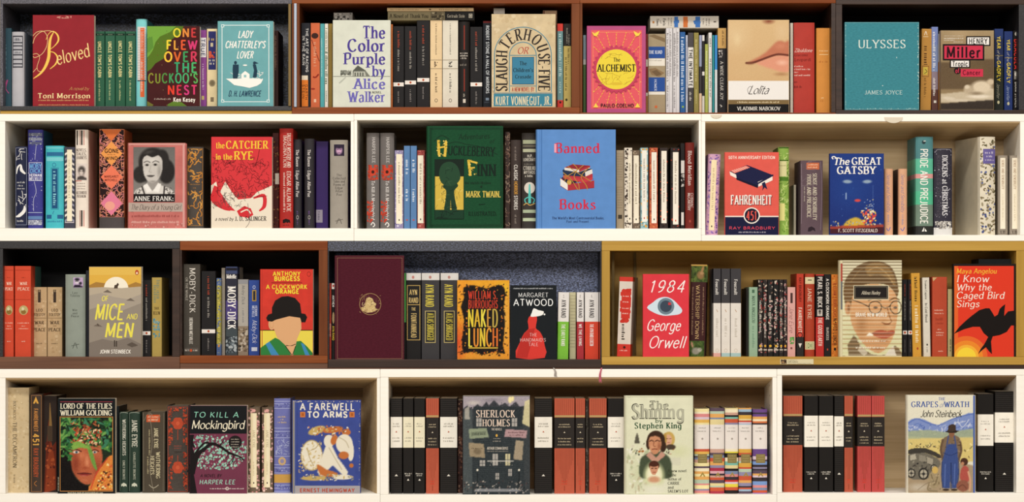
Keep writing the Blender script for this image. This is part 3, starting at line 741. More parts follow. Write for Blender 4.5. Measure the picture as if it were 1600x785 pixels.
fo(b, 230, 312, 41, '#431a1b', 'worn camouflage-patterned green and maroon face-out paperback with stencil lettering',
   PG([(230, 41), (287, 41), (282, 52), (268, 62), (263, 74), (255, 92), (243, 99), (236, 108), (230, 112)], '#53701f'), PG([(230, 41), (275, 41), (266, 50), (250, 57), (243, 66), (239, 78), (234, 86), (230, 90)], '#6fa03c'), PG([(230, 60), (238, 57), (240, 74), (233, 82), (230, 82)], '#5a8a35'),
   PG([(262, 163), (272, 158), (284, 160), (292, 166), (262, 166)], '#5b7a2a', part='printed_mark'), PG([(230, 158), (240, 164), (238, 166), (230, 166)], '#6a6a2c', part='printed_mark'),
   T('ONE', 271, 45, 308, 57.5, MUL('#e2d23a', '#e08a3c', '#c83a3c'), AZ), T('FLEW', 260, 63.5, 309, 77, MUL('#efd23c', '#e2a03c', '#e25a32', '#d23a72'), AZ), T('OVER', 257, 81.5, 309, 96, MUL('#efc23c', '#d8652c', '#3c9a5a', '#d23a5a'), AZ), T('THE', 272, 98.5, 309, 113, MUL('#35a06c', '#3aa872', '#48b06a'), AZ),
   T("CUCKOO'S", 232, 115, 310, 129.5, MUL('#8a8a2c', '#7c8a2f', '#4f8c40', '#3f9a5a', '#3fae72', '#46ae70', '#58b05a', '#58b05a'), AZ), T('NEST', 262, 134, 309, 147.5, MUL('#e2402c', '#d8324a', '#d23a7c', '#d83a6c'), AZ), G(241, 153.5, 267, 156, '#b7a59a'), T('Ken Kesey', 271, 152.5, 305, 159, '#f2ece0', AB), SCAT(230, 41, 312, 166, 60, .3, .7, ['#7a3a34', '#8f7a50', '#2c1212'], 5), mat=M_WORN)
sp(b, 312.5, 322.6, 47, '#8c4790', 'purple spine with a white block reading true, beside the camouflage cover', R(313.2, 59, 322, 89.5, '#ece8ea'), V('TRUE', 314.3, 60.5, 320, 88, '#3c4468', AB), GV(316, 100, 318.8, 140, '#e2c6e2'), R(315, 150, 319, 156, '#cbb878'))
sp(b, 323, 339.6, 45, '#e3cfa2', 'cream spine with a navy panel, left of the teal illustrated cover', R(325.5, 49, 337.5, 109, '#2c2f66'), G(326.5, 59, 336.5, 63.5, '#cfae6a'), R(329, 67, 333, 73, '#cdbf9c'), SCAT(326.5, 80, 336.5, 91, 16, 1, 2.2, ['#d8623a', '#c84a34'], 4), G(326.5, 92, 336.5, 96, '#d8cfb8'), G(327.5, 97, 335.5, 101, '#d8cfb8'), E(331.5, 130, 5, 5.5, '#9a8c70'), E(331.5, 130, 3.4, 3.8, '#77694f'), R(329, 152, 334, 159, '#7f7058'))
fo(b, 340, 427, 33, '#6aa5aa', 'teal face-out book with a white border and a white island picture',
   FR(346.5, 39, 420.5, 159.5, .9, '#eef4f2'), *[R(x, y, x+4, y+4, '#6aa5aa') for x in (345.5, 417.5) for y in (38, 156.5)], *[FR(x, y, x+4.4, y+4.4, .8, '#eef4f2') for x in (345.8, 416.8) for y in (38.3, 155.8)],
   T('LADY', 372, 48.5, 394, 59, WH, AI), T("CHATTERLEY'S", 352, 64.5, 414, 75, WH, AI), T('LOVER', 370, 80.5, 395, 91, WH, AI),
   PG([(353, 123), (360, 128), (366, 133), (378, 135), (390, 137.5), (402, 134), (408, 130), (411, 124), (404, 123), (396, 122.5), (370, 123)], WH), PG([(377, 123), (377, 116), (383, 111), (390, 116), (390, 123)], WH), R(381, 117, 385, 121, '#8fc0c2', 'printed_picture'), WIG(355, 111, 375, 124, 9, .6, [WH], 2, 10, curl=.4), WIG(395, 110, 411, 124, 9, .6, [WH], 5, 10, curl=.4),
   E(368, 98, 2.2, 2.6, '#1f3a4c', part='printed_mark'), PG([(364, 101), (373, 101), (373, 112), (371, 123), (364, 123), (363.5, 108)], '#1f3a4c', part='printed_mark'), E(397.5, 98.5, 2, 2.4, '#1f3a4c', part='printed_mark'), PG([(395, 101), (400, 101), (402, 111), (401, 121), (395, 121), (397, 110)], '#1f3a4c', part='printed_mark'), PG([(398, 96), (404, 99), (398, 100)], '#1f3a4c', part='printed_mark'), E(383, 102, 3.4, 1.2, WH, part='printed_mark'), T('D. H. LAWRENCE', 357, 142, 407, 150.5, '#21405a', AI))
sp(b, 427.6, 435, 48, '#2f1814', 'narrow dark brown spine right of the teal illustrated cover', GV(429.5, 56, 432, 110, '#8a6a5a'))
b = 'R1B'
sp(b, 470.5, 485, 36, '#1c1d24', 'black spine with an orange lower third at the left of the cherry bookcase', R(471.4, 118, 481, 126, '#ded2bc'), R(471.4, 125, 481.4, 166.5, '#d8782c'), V('THE ART OF RACING', 478, 44, 481.5, 113, '#d8d6d2', AB), V('IN THE RAIN', 472.6, 56, 476.2, 102, '#d8d6d2', AB), V('GARTH', 477, 132, 480.4, 156, '#5a3212', AB), V('STEIN', 472.4, 132, 475.8, 154, '#5a3212', AB), d=.03)
sp(b, 485.2, 500, 36, '#c9653e', 'rust orange spine with dark red curling marks beside the black and orange spine', E(492, 56, 5.5, 4.5, '#3a211c'), LN([(487, 62), (493, 80), (499, 96)], 1, '#6a2418'), LN([(489, 120), (493, 121), (498, 116)], 2.4, '#8a2a1c'), GV(490, 66, 494.5, 104, '#dba080'), E(489, 139, 3.2, 1.4, '#8f2f20'), R(490.5, 155, 494, 160, '#e7bfa0'))
sp(b, 500.2, 507, 37, '#4fa3a8', 'narrow teal spine between the rust orange and white spines', GV(502, 60, 503.5, 120, '#bfe0de'))
sp(b, 507.2, 513, 37, '#e2ddd2', 'narrow white spine with green writing left of the pale grey cover', GV(508.4, 44, 511.6, 78, '#7a8a6a'), GV(508, 80, 512, 132, '#2f5a3c'), GV(508.8, 142, 510.8, 160, '#6a8a74'), d=.0345)
sp(b, 513.2, 519.6, 37, '#8f7636', 'narrow olive brown spine touching the pale grey cover', d=.035)
sp(b, 521, 551, 20, '#8f8a84', 'grey book standing behind the pale grey cover, only its top showing', SCAT(522, 21, 550, 31, 20, 1, 3, ['#5a5654', '#b0aba4', '#3a3836'], 3), d=.05)
fo(b, 520, 610, 31.5, '#d3d6c8', 'pale grey-green face-out book with large purple old-style lettering', T('The', 567, 41, 602, 60, '#4a3c90', SB), T('Color', 543.5, 61.5, 602, 80.5, '#4a3c90', SB), T('Purple', 537.5, 83, 602, 100.5, '#4a3c90', SB), T('by', 582, 102.5, 602, 119.5, '#544a9c', SB), T('Alice', 553, 123, 602, 139, '#6a64b2', SB), T('Walker', 544.5, 143, 602, 159.5, '#6a64b2', SB),
   LN([(520.5, 119.5), (609.5, 119.5)], .7, '#6a6c64', smooth=0), PG([(551, 111), (559, 102), (571, 110), (578, 119), (551, 119)], '#77796f'), PG([(551, 111), (559.5, 103), (572, 110.5)], '#55574f'), PG([(553, 112), (570, 112), (572, 119), (552, 119)], '#b3b5a8'), *[R(554+i*4, 113.5, 556+i*4, 119, '#5a5c54', 'printed_picture', 0) for i in range(4)], SCAT(532, 110, 549, 118, 60, .6, 1.8, ['#4f514a', '#6c6e64', '#8c8e84'], 6), T('A NOVEL', 577, 143, 596, 146, '#3a3a34', SB), LN([(530, 130), (540, 121)], 2, '#b7baae'))
sp(b, 610.5, 613.8, 38, '#c8723c', 'thin orange sliver of a spine right of the pale grey cover', d=.032)
def black_classic(b, x0, x1, yt, yb0, label, seed, redlen, d=.034, **kw):
    c = (x0+x1)/2; w = min(3.2, (x1-x0)*.2); h = yb0-yt
    sp(b, x0, x1, yt, '#1d1b1c', label, GV(c-w/2, yt+h*.09, c+w/2, yt+h*.09+redlen, '#a8452e', seed), GV(c-w/2, yt+h*.12+redlen, c+w/2, yt+h*.8, '#a09a92', seed+1), R(x0+.8, yb0, x1-.8, yb0+6, '#e9e2da', 'spine_band'), E(c, yb0+3, 1.7, 1.9, '#b5502c', 12), GV(c-w/2+.3, yb0+14, c+w/2-.4, yb0+34, '#8c8682', seed+2), d=d, **kw)
black_classic(b, 614, 631.6, 41, 129, 'short black paperback with a white band, first of three right of the purple-lettered cover', 3, 26)
black_classic(b, 632, 650.8, 41, 126, 'short black paperback with a white band, second of three right of the purple-lettered cover', 6, 30)
black_classic(b, 651.2, 671.6, 32, 122, 'taller black paperback with a white band, touching the cream spine', 9, 30)
for x0, x1, c, lc, lab, s in ((672, 691, '#e2c79c', '#5a4a38', 'warm cream spine with two ruled lines right of three black paperbacks', 4), (691.4, 716, '#dad3c2', '#4a4640', 'off-white spine with two ruled lines next to the warm cream spine', 8)):
    m = (x0+x1)/2
    sp(b, x0, x1, 32, c, lab, GV(m-1, 37, m+1, 86, lc, s), R(x0+.6, 93.5, x1-.6, 94.3, '#8a7a62'), R(x0+.6, 107, x1-.6, 107.8, '#8a7a62'), SCAT(m-3, 96, m+3, 105, 14, .5, 1.3, [lc], s), GV(m-1.6, 115, m+1.8, 146, lc, s+2), E(m, 157, 2.4, 2.8, '#6a5f50', ring=.8))
sp(b, 716.4, 734, 34, '#211d1b', 'black hardcover with long red vertical lines, right of the off-white spine', LN([(725.5, 40), (725.5, 78)], 1.3, '#9a3424', smooth=0), LN([(725.5, 108), (725.5, 143)], 1.3, '#9a3424', smooth=0), G(719, 82, 731, 84.5, '#cfc6ba'), G(719, 86, 731, 88.5, '#cfc6ba'), G(720, 90, 730, 92.5, '#cfc6ba'), G(719, 100, 731, 103, '#8f877c'), R(723.5, 155, 727.5, 161, '#d8cfc0'), GV(724, 147, 726.5, 153, '#c0b7a8'), hard=True)
black_classic(b, 734.4, 754, 42, 129, 'short black paperback with a white band, left of the dark navy spine', 14, 22)
sp(b, 754.4, 768, 33, '#15181f', 'dark navy spine with spaced white capitals left of the arch-lettered cover', R(755, 33, 767.4, 36, '#5a1a18'), V('ROBERT STONE A HALL OF MIRRORS', 759.6, 40, 764, 146, '#c9ced2', AB), R(759, 153, 764, 157, '#7a8a9c'), G(757, 159, 766, 160.5, '#5c6676'))
flat(b, 606, 741, 18, 31.4, '#8c8160', 'olive book lying flat on the black spines, its right end black', T('A Novel of Thank You', 609, 22, 669, 28, '#332c20', SE), R(673, 18.4, 694, 31, '#6f6650'), SCAT(674, 19, 693, 30.6, 26, 1, 3, ['#b0a484', '#4a4334', '#8c8164'], 3), T('Gertrude Stein', 699, 22.5, 726, 27.5, '#b9b2a2', SE), FR(732.5, 21.5, 738, 28, 1, '#d8d2c2'), E(735.2, 24.8, 1.4, 1.6, '#d8d2c2'), bands=((695, 742, '#1b1917'),), zf=CZ+(zof(31.9)-CZ)*(D+.034)/D)
flat(b, 605, 740, 12, 17.6, '#d6b98c', 'thin cream book on top of the olive book lying flat', G(610, 14, 656, 16, '#8a7450'), G(686, 14, 722, 16, '#7a6444'), E(730, 14.8, 2, 1.4, '#7a6444', ring=.5), E(672, 14.8, 1.8, 1.2, '#5a4a34'), d=.038)
sp(b, 771, 789, 13, '#bdb5ab', 'grey-white book behind the arch-lettered cover, its top showing at left', d=.05)
sp(b, 848, 870.5, 16.5, '#a58464', 'tan book behind the arch-lettered cover, its top showing at right', R(849, 17, 851, 40, '#5a2018'), d=.05)
cx, cy = 817, 87
def arch(r, w, c, y1=144, k=40): return LN([(cx-r, y1)] + [(cx-r*math.cos(math.pi*i/k), cy-r*math.sin(math.pi*i/k)) for i in range(k+1)] + [(cx+r, y1)], w, c, 'printed_frame', smooth=0)
fo(b, 768, 868, 22, '#cdb994', 'worn beige face-out book with black letters curving round a blue arch',
   SCAT(768, 22, 868, 60, 50, 1, 4, ['#c4ae88', '#d6c4a2', '#c9b38e'], 3), SCAT(769, 100, 773, 167, 20, .6, 2, ['#b59f7c', '#dccbb0'], 4), arch(44.5, 1.2, '#3a7f97'), arch(21, 1.2, '#3a7f97'),
   PT('SLAUGHTERHOUSE-FIVE', [(cx-24.5, 143)] + [(cx-24.5*math.cos(math.pi*i/24), cy-24.5*math.sin(math.pi*i/24)) for i in range(25)] + [(cx+24.5, 143)], 17.5, '#2b2523', (.2, .4, 10, .8, 0, .1)),
   T('OR', 808.5, 74, 825, 84, '#b0332e', SI), R(797, 86, 837, 87, '#3a7f97'), R(800, 89, 834.5, 132, '#2f5f78'), R(801, 90, 833.5, 131, '#3d7d9b'), T('The', 812, 96, 823, 102, '#1d2f38', SB), T("Children's", 802, 106.5, 833, 112.5, '#1d2f38', SB), T('Crusade', 805, 117, 830, 122.5, '#1d2f38', SB), R(797, 134, 837, 134.8, '#3a7f97'),
   T('A NEW NOVEL BY', 800, 136.5, 834.5, 143, '#a82f2c', AX), R(771.5, 146.5, 863, 166, '#3a7f97'), R(771.5, 145, 863, 145.7, '#3a7f97'), T('KURT VONNEGUT, JR.', 774.5, 151, 861, 164, '#e2d2ac', AX), mat=M_WORN)
sp(b, 870.5, 880, 37, '#6b9092', 'narrow grey-teal spine with red ends right of the arch-lettered cover', GV(873.3, 53, 877.4, 120, '#c6dad8'), GV(874, 128, 876.6, 146, '#c6dad8'), E(875.5, 160, 1.6, 1.8, '#2c1614'), bands=((36, 48.6, '#c83a30'), (156.5, 169, '#c83a30')), d=.032)
sp(b, 880.4, 892.5, 37, '#b9a55e', 'olive-yellow spine with a black top at the right end of the cherry bookcase', GV(887, 76, 889.6, 100, '#4a4222'), GV(883, 90, 886.2, 142, '#4a4222'), GV(885, 44, 887, 68, '#a8a294', 3), GV(888, 54, 890, 70, '#a8a294', 4), E(885, 156, 1.8, 2, '#3a3318'), bands=((36, 72, '#211d1a'),))
b = 'R1C'
sp(b, 911, 915.8, 55, '#5c7a4a', 'thin green, white and blue spine at the left of the pink cover', bands=((54, 93, '#9db4c0'), (93, 101, '#dcdcd4')))
rays = []
for i in range(24):
    a = i/24*6.2832; r1 = 39
    if abs(math.cos(a)) < .82:
        r2 = min(62, 58/abs(math.sin(a)) if abs(math.sin(a)) > .01 else 62, 36/max(abs(math.cos(a)), .01))
        for q in np.arange(r1, r2, 5): rays.append(E(963+q*math.cos(a), 108.5+q*math.sin(a), .9, .9, '#efc24a', 6))
        rays.append(LN([(963+r1*math.cos(a), 108.5+r1*math.sin(a)), (963+r2*math.cos(a), 108.5+r2*math.sin(a))], .6, '#e8a050', smooth=0))
fo(b, 917, 1009, 40.5, '#b04c7c', 'pink face-out book with a large yellow sun disc and black lettering',
   R(923.5, 47, 1003, 170, '#dd5964'), FR(926.5, 50, 1000, 167, .5, '#e8a060'), SCAT(925, 48, 1002, 169, 130, .3, .7, ['#e8c86a', '#c84860', '#efb070'], 4), *rays,
   PG([(963+(38.5 if i % 2 else 34)*math.cos(i*math.pi/30), 108.5+(38.5 if i % 2 else 34)*math.sin(i*math.pi/30)) for i in range(60)], '#bb3c5c'), E(963, 108.5, 34.5, 34.5, '#c2405e', 40), E(963, 108.5, 31.3, 31.3, '#e6cf42', 40), WIG(940, 84, 986, 92, 10, .5, ['#b8942c', '#8a7430'], 3, 11, curl=.5), WIG(936, 114, 990, 132, 22, .5, ['#b8942c', '#a8862c'], 8, 12, curl=.4), E(963, 131, 10, 2.2, '#d8b838'),
   T('The', 958.5, 90.5, 969, 96.5, '#1c1812', SB), T('ALCHEMIST', 933.5, 101, 993, 112, '#1c1812', (.19, .5, 10, 1.1, 0, .1)),
   PG([(923.5+1, 50), (929, 52.5), (934, 49.5), (936.5, 48.5), (935, 53), (932, 57), (928, 56)], '#efd050', part='printed_mark'), PG([(1002, 50), (997, 52.5), (992, 49.5), (990, 48.5), (991, 53), (994, 57), (998, 56)], '#efd050', part='printed_mark'), PG([(927, 168), (931, 161), (934.5, 168)], '#efd050', part='printed_mark'), PG([(992, 168), (996, 161), (1000, 168)], '#efd050', part='printed_mark'), T('PAULO COELHO', 938.5, 162.5, 990, 167.5, '#2c1420', AB))
sp(b, 1009.3, 1012.2, 53, '#8a2f28', 'sliver of a dark red spine left of the blue-blocked tan spine', bands=((93, 104, '#d9cfc0'), (145, 150, '#d9cfc0'), (150, 176, '#a8763c')), d=.03)
sp(b, 1012.5, 1040, 53, '#a08f72', 'thick tan and brown spine with two royal blue blocks, right of the pink cover', R(1013.5, 73, 1039, 91, '#2a4e96'), T('THE ILIAD', 1013.8, 79, 1034.5, 84, '#dfe4ec', SE), R(1013.5, 91.5, 1039, 103, '#e2dcd0'), G(1015, 93.5, 1034, 95.5, '#8c8478'), R(1013.5, 121, 1039, 143, '#2a4e96'), V('HOMER', 1022.5, 124, 1026, 142, '#dfe4ec', SE), R(1013.5, 143.5, 1039, 148, '#e2dcd0'), PG([(1014, 56), (1022, 53.8), (1039, 60), (1039, 66), (1026, 61)], '#7f6b4f'), PG([(1014, 108), (1024, 106), (1038, 114), (1030, 120), (1018, 117)], '#8a7152'), PG([(1018, 112), (1026, 109), (1034, 116), (1026, 119)], '#6e583f'), E(1025, 167, 2.2, 2.2, '#c8683c'), thick=None)
for x0, x1, lab, s in ((1040.4, 1051, 'white magazine-thin spine, first right of the blue-blocked tan spine', 2), (1051.3, 1062, 'white magazine-thin spine, second right of the blue-blocked tan spine', 7)):
    sp(b, x0, x1, 44, '#d5d2d4', lab, GV(x0+1.2, 52, x0+4.2, 128, '#5a5456', s+3), GV(x0+1.4, 134, x0+3.8, 170, '#6a6466', s), GV(x0+6, 50, x0+8.4, 120, '#77706f', s+1), R(x0+5, 45, x0+5.6, 176, '#a5a0a2', 'printed_panel', 0))
sp(b, 1062.4, 1071, 50, '#2b5c97', 'blue spine with pale script, right of two white magazine spines', GV(1064.2, 58, 1068.6, 160, '#cbd9ea'), E(1067, 167, 1.6, 1.6, '#8fb04a'))
sp(b, 1071.3, 1074.8, 55, '#b9bccb', 'thin pale lilac spine right of the blue spine', GV(1072.2, 66, 1073.6, 150, '#7a7f98'), d=.036)
sp(b, 1075, 1083.8, 51, '#dcd9d4', 'white spine with black capitals and dark ends, near the middle of the thin books', V('THE INTIMATE', 1076.8, 77, 1081.6, 135, '#1c1a1a', AX), GV(1077, 144, 1080.4, 160, '#c9c4bc'), bands=((50, 74, '#4a4648'), (137, 177, '#3f3c3e')))
sp(b, 1084, 1092, 51, '#8d8246', 'olive spine right of the white spine with black capitals', GV(1086.5, 62, 1089.2, 128, '#c8be86'), GV(1087, 140, 1089, 162, '#c8be86'))
sp(b, 1092.3, 1096.8, 55, '#8b93ad', 'thin patchy spine blending lilac, black and cream beside the olive spine', bands=((54, 76, '#9aa0bb'), (104, 146, '#3a3738'), (146, 177, '#d4b89a')), d=.036)
sp(b, 1097, 1101, 55, '#2a2829', 'thin black spine with white blocks left of the lime spine', bands=((54, 64, '#d9d6d0'), (112, 118, '#d9d6d0'), (150, 177, '#cfc9bf')))
sp(b, 1101.3, 1106.8, 69, '#a3aa55', 'short lime green spine among the thin books', GV(1103, 80, 1105, 140, '#e0e2b4'), d=.036)
sp(b, 1107, 1112.6, 51, '#d8d6d4', 'thin white spine with widely spaced grey letters right of the lime spine', GV(1108.6, 60, 1111, 74, '#4a4646'), GV(1108.8, 92, 1111.4, 152, '#6a6666'))
sp(b, 1113, 1116.4, 55, '#2f8a8c', 'thin teal spine left of the blue and white spine', d=.036)
sp(b, 1116.8, 1121, 55, '#d3d8dc', 'thin spine with a blue top and white bottom left of the tan-topped black spine', bands=((54, 109, '#3f8bd0'),))
sp(b, 1121.3, 1135, 44, '#211f22', 'black spine with a tan top, left of the lips cover', GV(1128, 48, 1131, 72, '#6f5230'), SCAT(1122.5, 78, 1129, 90, 16, .6, 1.8, ['#c9c4c0', '#8c8886'], 3), V('A WIDE CLEAR JOY', 1125.5, 96, 1130, 156, '#d3cec6', SE), LN([(1125, 164), (1128, 166), (1126, 167)], 1, '#d3cec6'), bands=((43, 75.5, '#c49c5c'),))
sp(b, 1135.3, 1139.5, 58, '#5a504c', 'dim grey spine edge behind the lips cover at its left', d=.04)
flat(b, 1016, 1123, 25, 43.4, '#cfc8bc', 'off-white hardcover lying flat with two blue and one orange stripe', R(1053.5, 26, 1059.5, 42.8, '#3e6fb4', n=0), R(1067.5, 26, 1074.5, 42.8, '#c8703a', n=0), R(1086.5, 26, 1094, 42.8, '#3e6fb4', n=0), PG([(1052.5, 33), (1061, 31), (1061, 36), (1053, 37)], '#3e6fb4'), PG([(1083, 33), (1090, 30), (1095, 34), (1094, 38), (1085, 38)], '#3e6fb4'), PG([(1067, 36), (1075, 31), (1075, 36)], '#c8703a'),
     R(1019.5, 33, 1022.5, 36.5, '#b0763c', n=0), V('Times', 1026, 29, 1029.5, 40, '#3a3430', SB), V('of', 1031, 32, 1034, 37, '#3a3430', SE), V('Paris', 1036, 29, 1040, 40, '#3a3430', SB), GV(1044, 28, 1046, 41, '#6a625a'), GV(1048, 28, 1050, 41, '#6a625a'), GV(1098, 29, 1100, 40, '#6a625a'), GV(1103, 29, 1105, 40, '#6a625a'), GV(1107, 29, 1109, 40, '#6a625a'), R(1115, 33, 1119, 35, '#6a625a', n=0), zf=CZ+(zof(43.9)-CZ)*(D+.034)/D, hard=True)
P = Paint(1138, 31.5, 1232.5, 126.5, '#d2b284')
P.grad(31, 126, '#c9a274', .5).ell(1150, 55, 30, 34, '#dcc298', 1, op=.7).ell(1152, 62, 7, 12, '#e2ccA0', 1, op=.6).ell(1201, 33, 12, 6, '#8a4f38', .9).ell(1222, 50, 16, 22, '#dcc09a', 1, op=.6).ell(1160, 112, 40, 18, '#cfae80', 1, op=.8)
P.poly([(1168, 98.5), (1182, 91), (1196, 82), (1208, 70), (1216, 64), (1222, 64), (1227, 66), (1233, 64), (1233, 86), (1214, 87), (1200, 91), (1186, 97)], '#bd7458', 1, 4, 5).ell(1220, 72, 13, 7, '#d08a6c', 1, op=.7)
P.poly([(1182, 98), (1200, 91), (1216, 87), (1233, 88), (1233, 111), (1220, 112), (1206, 108), (1194, 104)], '#d9957a', 1, 4, 5).ell(1222, 98, 12, 6, '#ecbca4', 1, op=.9).ell(1221, 116, 16, 4, '#a87a54', .9, op=.8)
P.line([(1166, 98.5), (1176, 98), (1188, 94), (1204, 88), (1216, 85), (1233, 86.5)], 3.2, '#5f2c22', .9).ell(1172, 99, 9, 3, '#7a4a34', .9, op=.8).noise(.02, 2)
fo(b, 1137.5, 1233, 31, '#ceb088', 'face-out paperback with a close-up of closed lips above a white band', P.out(), R(1138, 126.5, 1232.5, 157, '#e9e5e1'), T('Lolita', 1169, 134, 1200, 147, '#2a2424', (.12, .35, 35, 0, .45, 0)), LN([(1170, 147), (1168, 140), (1172, 135), (1175, 137)], .6, '#2a2424', 'lettering'), R(1138, 156, 1232.5, 163, '#7a6440'), G(1152, 158.3, 1218, 161, '#d8c8a4'), R(1138, 163, 1232.5, 177, '#151414'), T('VLADIMIR NABOKOV', 1152, 167, 1219, 172.5, '#e6e2da', SE))
sp(b, 1234.5, 1239.3, 36, '#cfc6b8', 'pale spine edge right of the lips cover', d=.03)
sp(b, 1239.8, 1273, 35.5, '#b03a30', 'thick red spine with white and dark text right of the lips cover', T('Zibaldone', 1241.5, 76, 1269, 81.5, '#e6c6ba', SI), T('Giacomo', 1241.5, 84, 1262, 88, '#6a1c18', SE), T('Leopardi', 1241.5, 91, 1267, 95.5, '#6a1c18', SE), G(1241, 102.5, 1255, 105, '#e6c6ba'), G(1241, 107, 1266, 109.5, '#e6c6ba'), G(1241, 112, 1247, 114, '#e6c6ba'), G(1241, 116.5, 1266, 119, '#e6c6ba'), G(1241, 127, 1246, 129.5, '#6a1c18'), G(1241, 134, 1253, 137.5, '#6a1c18'), hard=True, bulge=.0012)
sp(b, 1275.5, 1299, 44, '#d08a3e', 'thick orange spine beside the thick red spine', G(1280, 78.5, 1294, 80.5, '#f0d3a0'), R(1280, 85, 1294, 85.8, '#f0d3a0'), G(1280, 95, 1294, 98, '#a8642a'), G(1283, 152, 1287, 154, '#f0d3a0'), G(1282, 156, 1287, 159, '#a8642a'), hard=True, bulge=.0012)
b = 'R1D'
fo(b, 1320, 1436, 34.5, '#3f8490', 'plain teal cloth face-out book with two pale lines of capitals', T('ULYSSES', 1341, 62.5, 1415, 75, '#d6e0d8', SE), T('JAMES JOYCE', 1351, 141.5, 1410, 147.5, '#bcd2ce', SE), FR(1320.6, 35, 1435.6, 171, .5, '#7fb0b4'), SCAT(1320.5, 35, 1322, 171, 40, .4, 1, ['#9cc2c2', '#6aa3a8'], 3), SCAT(1321, 169, 1435, 171.5, 60, .4, 1.1, ['#9cc2c2', '#6aa3a8'], 5), SCAT(1433.5, 36, 1436, 171, 40, .4, 1, ['#a8c8c4', '#c8d8d0'], 7), E(1401, 90, .5, 1.2, '#cfe0da', 8), E(1379, 134, 1, .6, '#cfe0da', 8), mat=M_CLOTH)
sp(b, 1437.5, 1454.6, 45, '#b5843e', 'ochre spine with black script right of the plain teal book', R(1440, 57, 1448, 57.7, '#e8d9b8'), LN([(1442, 55), (1444, 49), (1446, 55)], .8, '#f0e6d0'), GV(1442, 72, 1447.5, 102, '#4a2f18'), FR(1439.5, 103, 1450, 120, .6, '#6a4a22'), R(1441, 105, 1448, 117, '#c7b04a', n=0), LN([(1444, 108), (1447, 112), (1443, 115)], 1, '#4a4a22'), GV(1443, 122, 1446.6, 152, '#6a4a22'), yaw=0, lean=1.2, d=.036)
sp(b, 1455.5, 1466, 42, '#7d8cb4', 'blue spine shading to brown with pale capitals left of the photo cover', GV(1457.6, 50, 1461.6, 112, '#e6e6ea'), GV(1458, 122, 1461.4, 150, '#e6e0da'), R(1459, 157, 1463, 161, '#d8d0c4', n=0), bands=((41, 70, '#7483b8'), (112, 140, '#8a7a86'), (140, 173, '#5a3a34')))
sp(b, 1466.3, 1470, 53, '#d9d5d0', 'thin white spine with an orange bottom left of the photo cover', GV(1467.2, 58, 1468.8, 90, '#4a4a52'), bands=((97, 173, '#c87c34'),), d=.036)
P = Paint(1470, 48, 1552.5, 172, '#a08a68')
P.grad(48, 95, '#8f7a5a', .8).ell(1500, 52, 26, 14, '#b59c78', 1, op=.6).poly([(1470, 98), (1553, 92), (1553, 140), (1470, 140)], '#5f4d38', .9, 0, 3).ell(1516, 112, 30, 20, '#74603f', 1, op=.5).poly([(1470, 147), (1553, 138), (1553, 158), (1470, 161)], '#c9bba2', .9, 0, 2)
P.ell(1534, 136, 20, 12, '#d8c8ae', .4).ell(1513, 140, 9, 9, '#b9a88e', .4).ell(1511, 136, 5, 4, '#d6c8b0', .5).ell(1548, 128, 8, 6, '#cbb99e', .5).ell(1483, 154, 14, 3.5, '#d3c6b0', .5, 8).ell(1530, 151, 24, 4, '#e2d6c2', .6).ell(1500, 157, 24, 3, '#cfc2ab', .6).ell(1526, 146, 14, 4, '#7a6850', .8, op=.7)
P.poly([(1470, 162), (1553, 156), (1553, 172), (1470, 172)], '#332b26', .95, 0, 2).noise(.03, 4)
fo(b, 1470, 1553, 47.5, '#8a7656', 'face-out paperback with a sepia photo and red and white title boxes', P.out(), G(1475, 55.5, 1505, 56.6, '#d8cfc0'), G(1475, 59, 1506, 60.8, '#e6dfd2'), G(1475, 62, 1492, 63.5, '#e6dfd2'), G(1490, 65, 1505, 66.3, '#d8cfc0'),
   R(1509.5, 56.5, 1547.5, 72, '#181414'), R(1511.5, 58.5, 1545.5, 70, '#e9e5e0'), T('HENRY', 1514, 60, 1543, 68.5, '#161212', AX), R(1473, 69, 1538, 94.5, '#181414'), R(1475.5, 71.5, 1535.5, 92, '#c9344e'), T('Miller', 1479, 73.5, 1533, 90, '#2a0c14', AX), R(1484, 93.5, 1516, 106, '#181414'), R(1486, 95, 1514, 104.5, '#e9e5e0'), T('Tropic', 1488, 96, 1512, 103.5, '#161212', AB), E(1496, 110.5, 5.5, 5.5, '#181414'), T('of', 1493, 107, 1499, 114, '#c9344e', AB), R(1501, 108, 1536, 120, '#c9344e'), T('Cancer', 1504.5, 110, 1532, 117, '#5a0f20', AX), thick=.026)
sp(b, 1553.8, 1568, 45, '#1f2a4e', 'navy spine with gold capitals, first of two beside the sepia photo cover', V('YEAR', 1558, 57, 1563, 76, '#e2c840', AB), V('GADFLY', 1558, 95, 1563, 127, '#e2c840', AB), V('of the', 1558, 78, 1562, 93, '#e6dfc8', SC), V('Jennifer', 1557.5, 130, 1562, 154, '#b8b49c', SC), E(1560, 160, 1.8, 2.6, '#c9c29c'), R(1555, 86.5, 1567, 87.3, '#8a7a3c'), bands=((44, 60, '#26376a'), (105, 172, '#22261f')), depth=.12)
sp(b, 1569, 1582.5, 49, '#22346a', 'navy spine with gold capitals, second of two, beside the black spine with red capitals', V('YEAR', 1573.5, 62, 1578, 79, '#e2c840', AB), V('GADFLY', 1573.5, 98, 1578.5, 130, '#e2c840', AB), V('of the', 1573.5, 81, 1577, 96, '#e6dfc8', SC), V('Jennifer', 1573, 134, 1577.5, 158, '#b8c4d8', SC), E(1575.5, 162, 1.8, 2.6, '#c9c29c'), R(1570, 90, 1581.6, 90.8, '#a08a3c'), depth=.12)
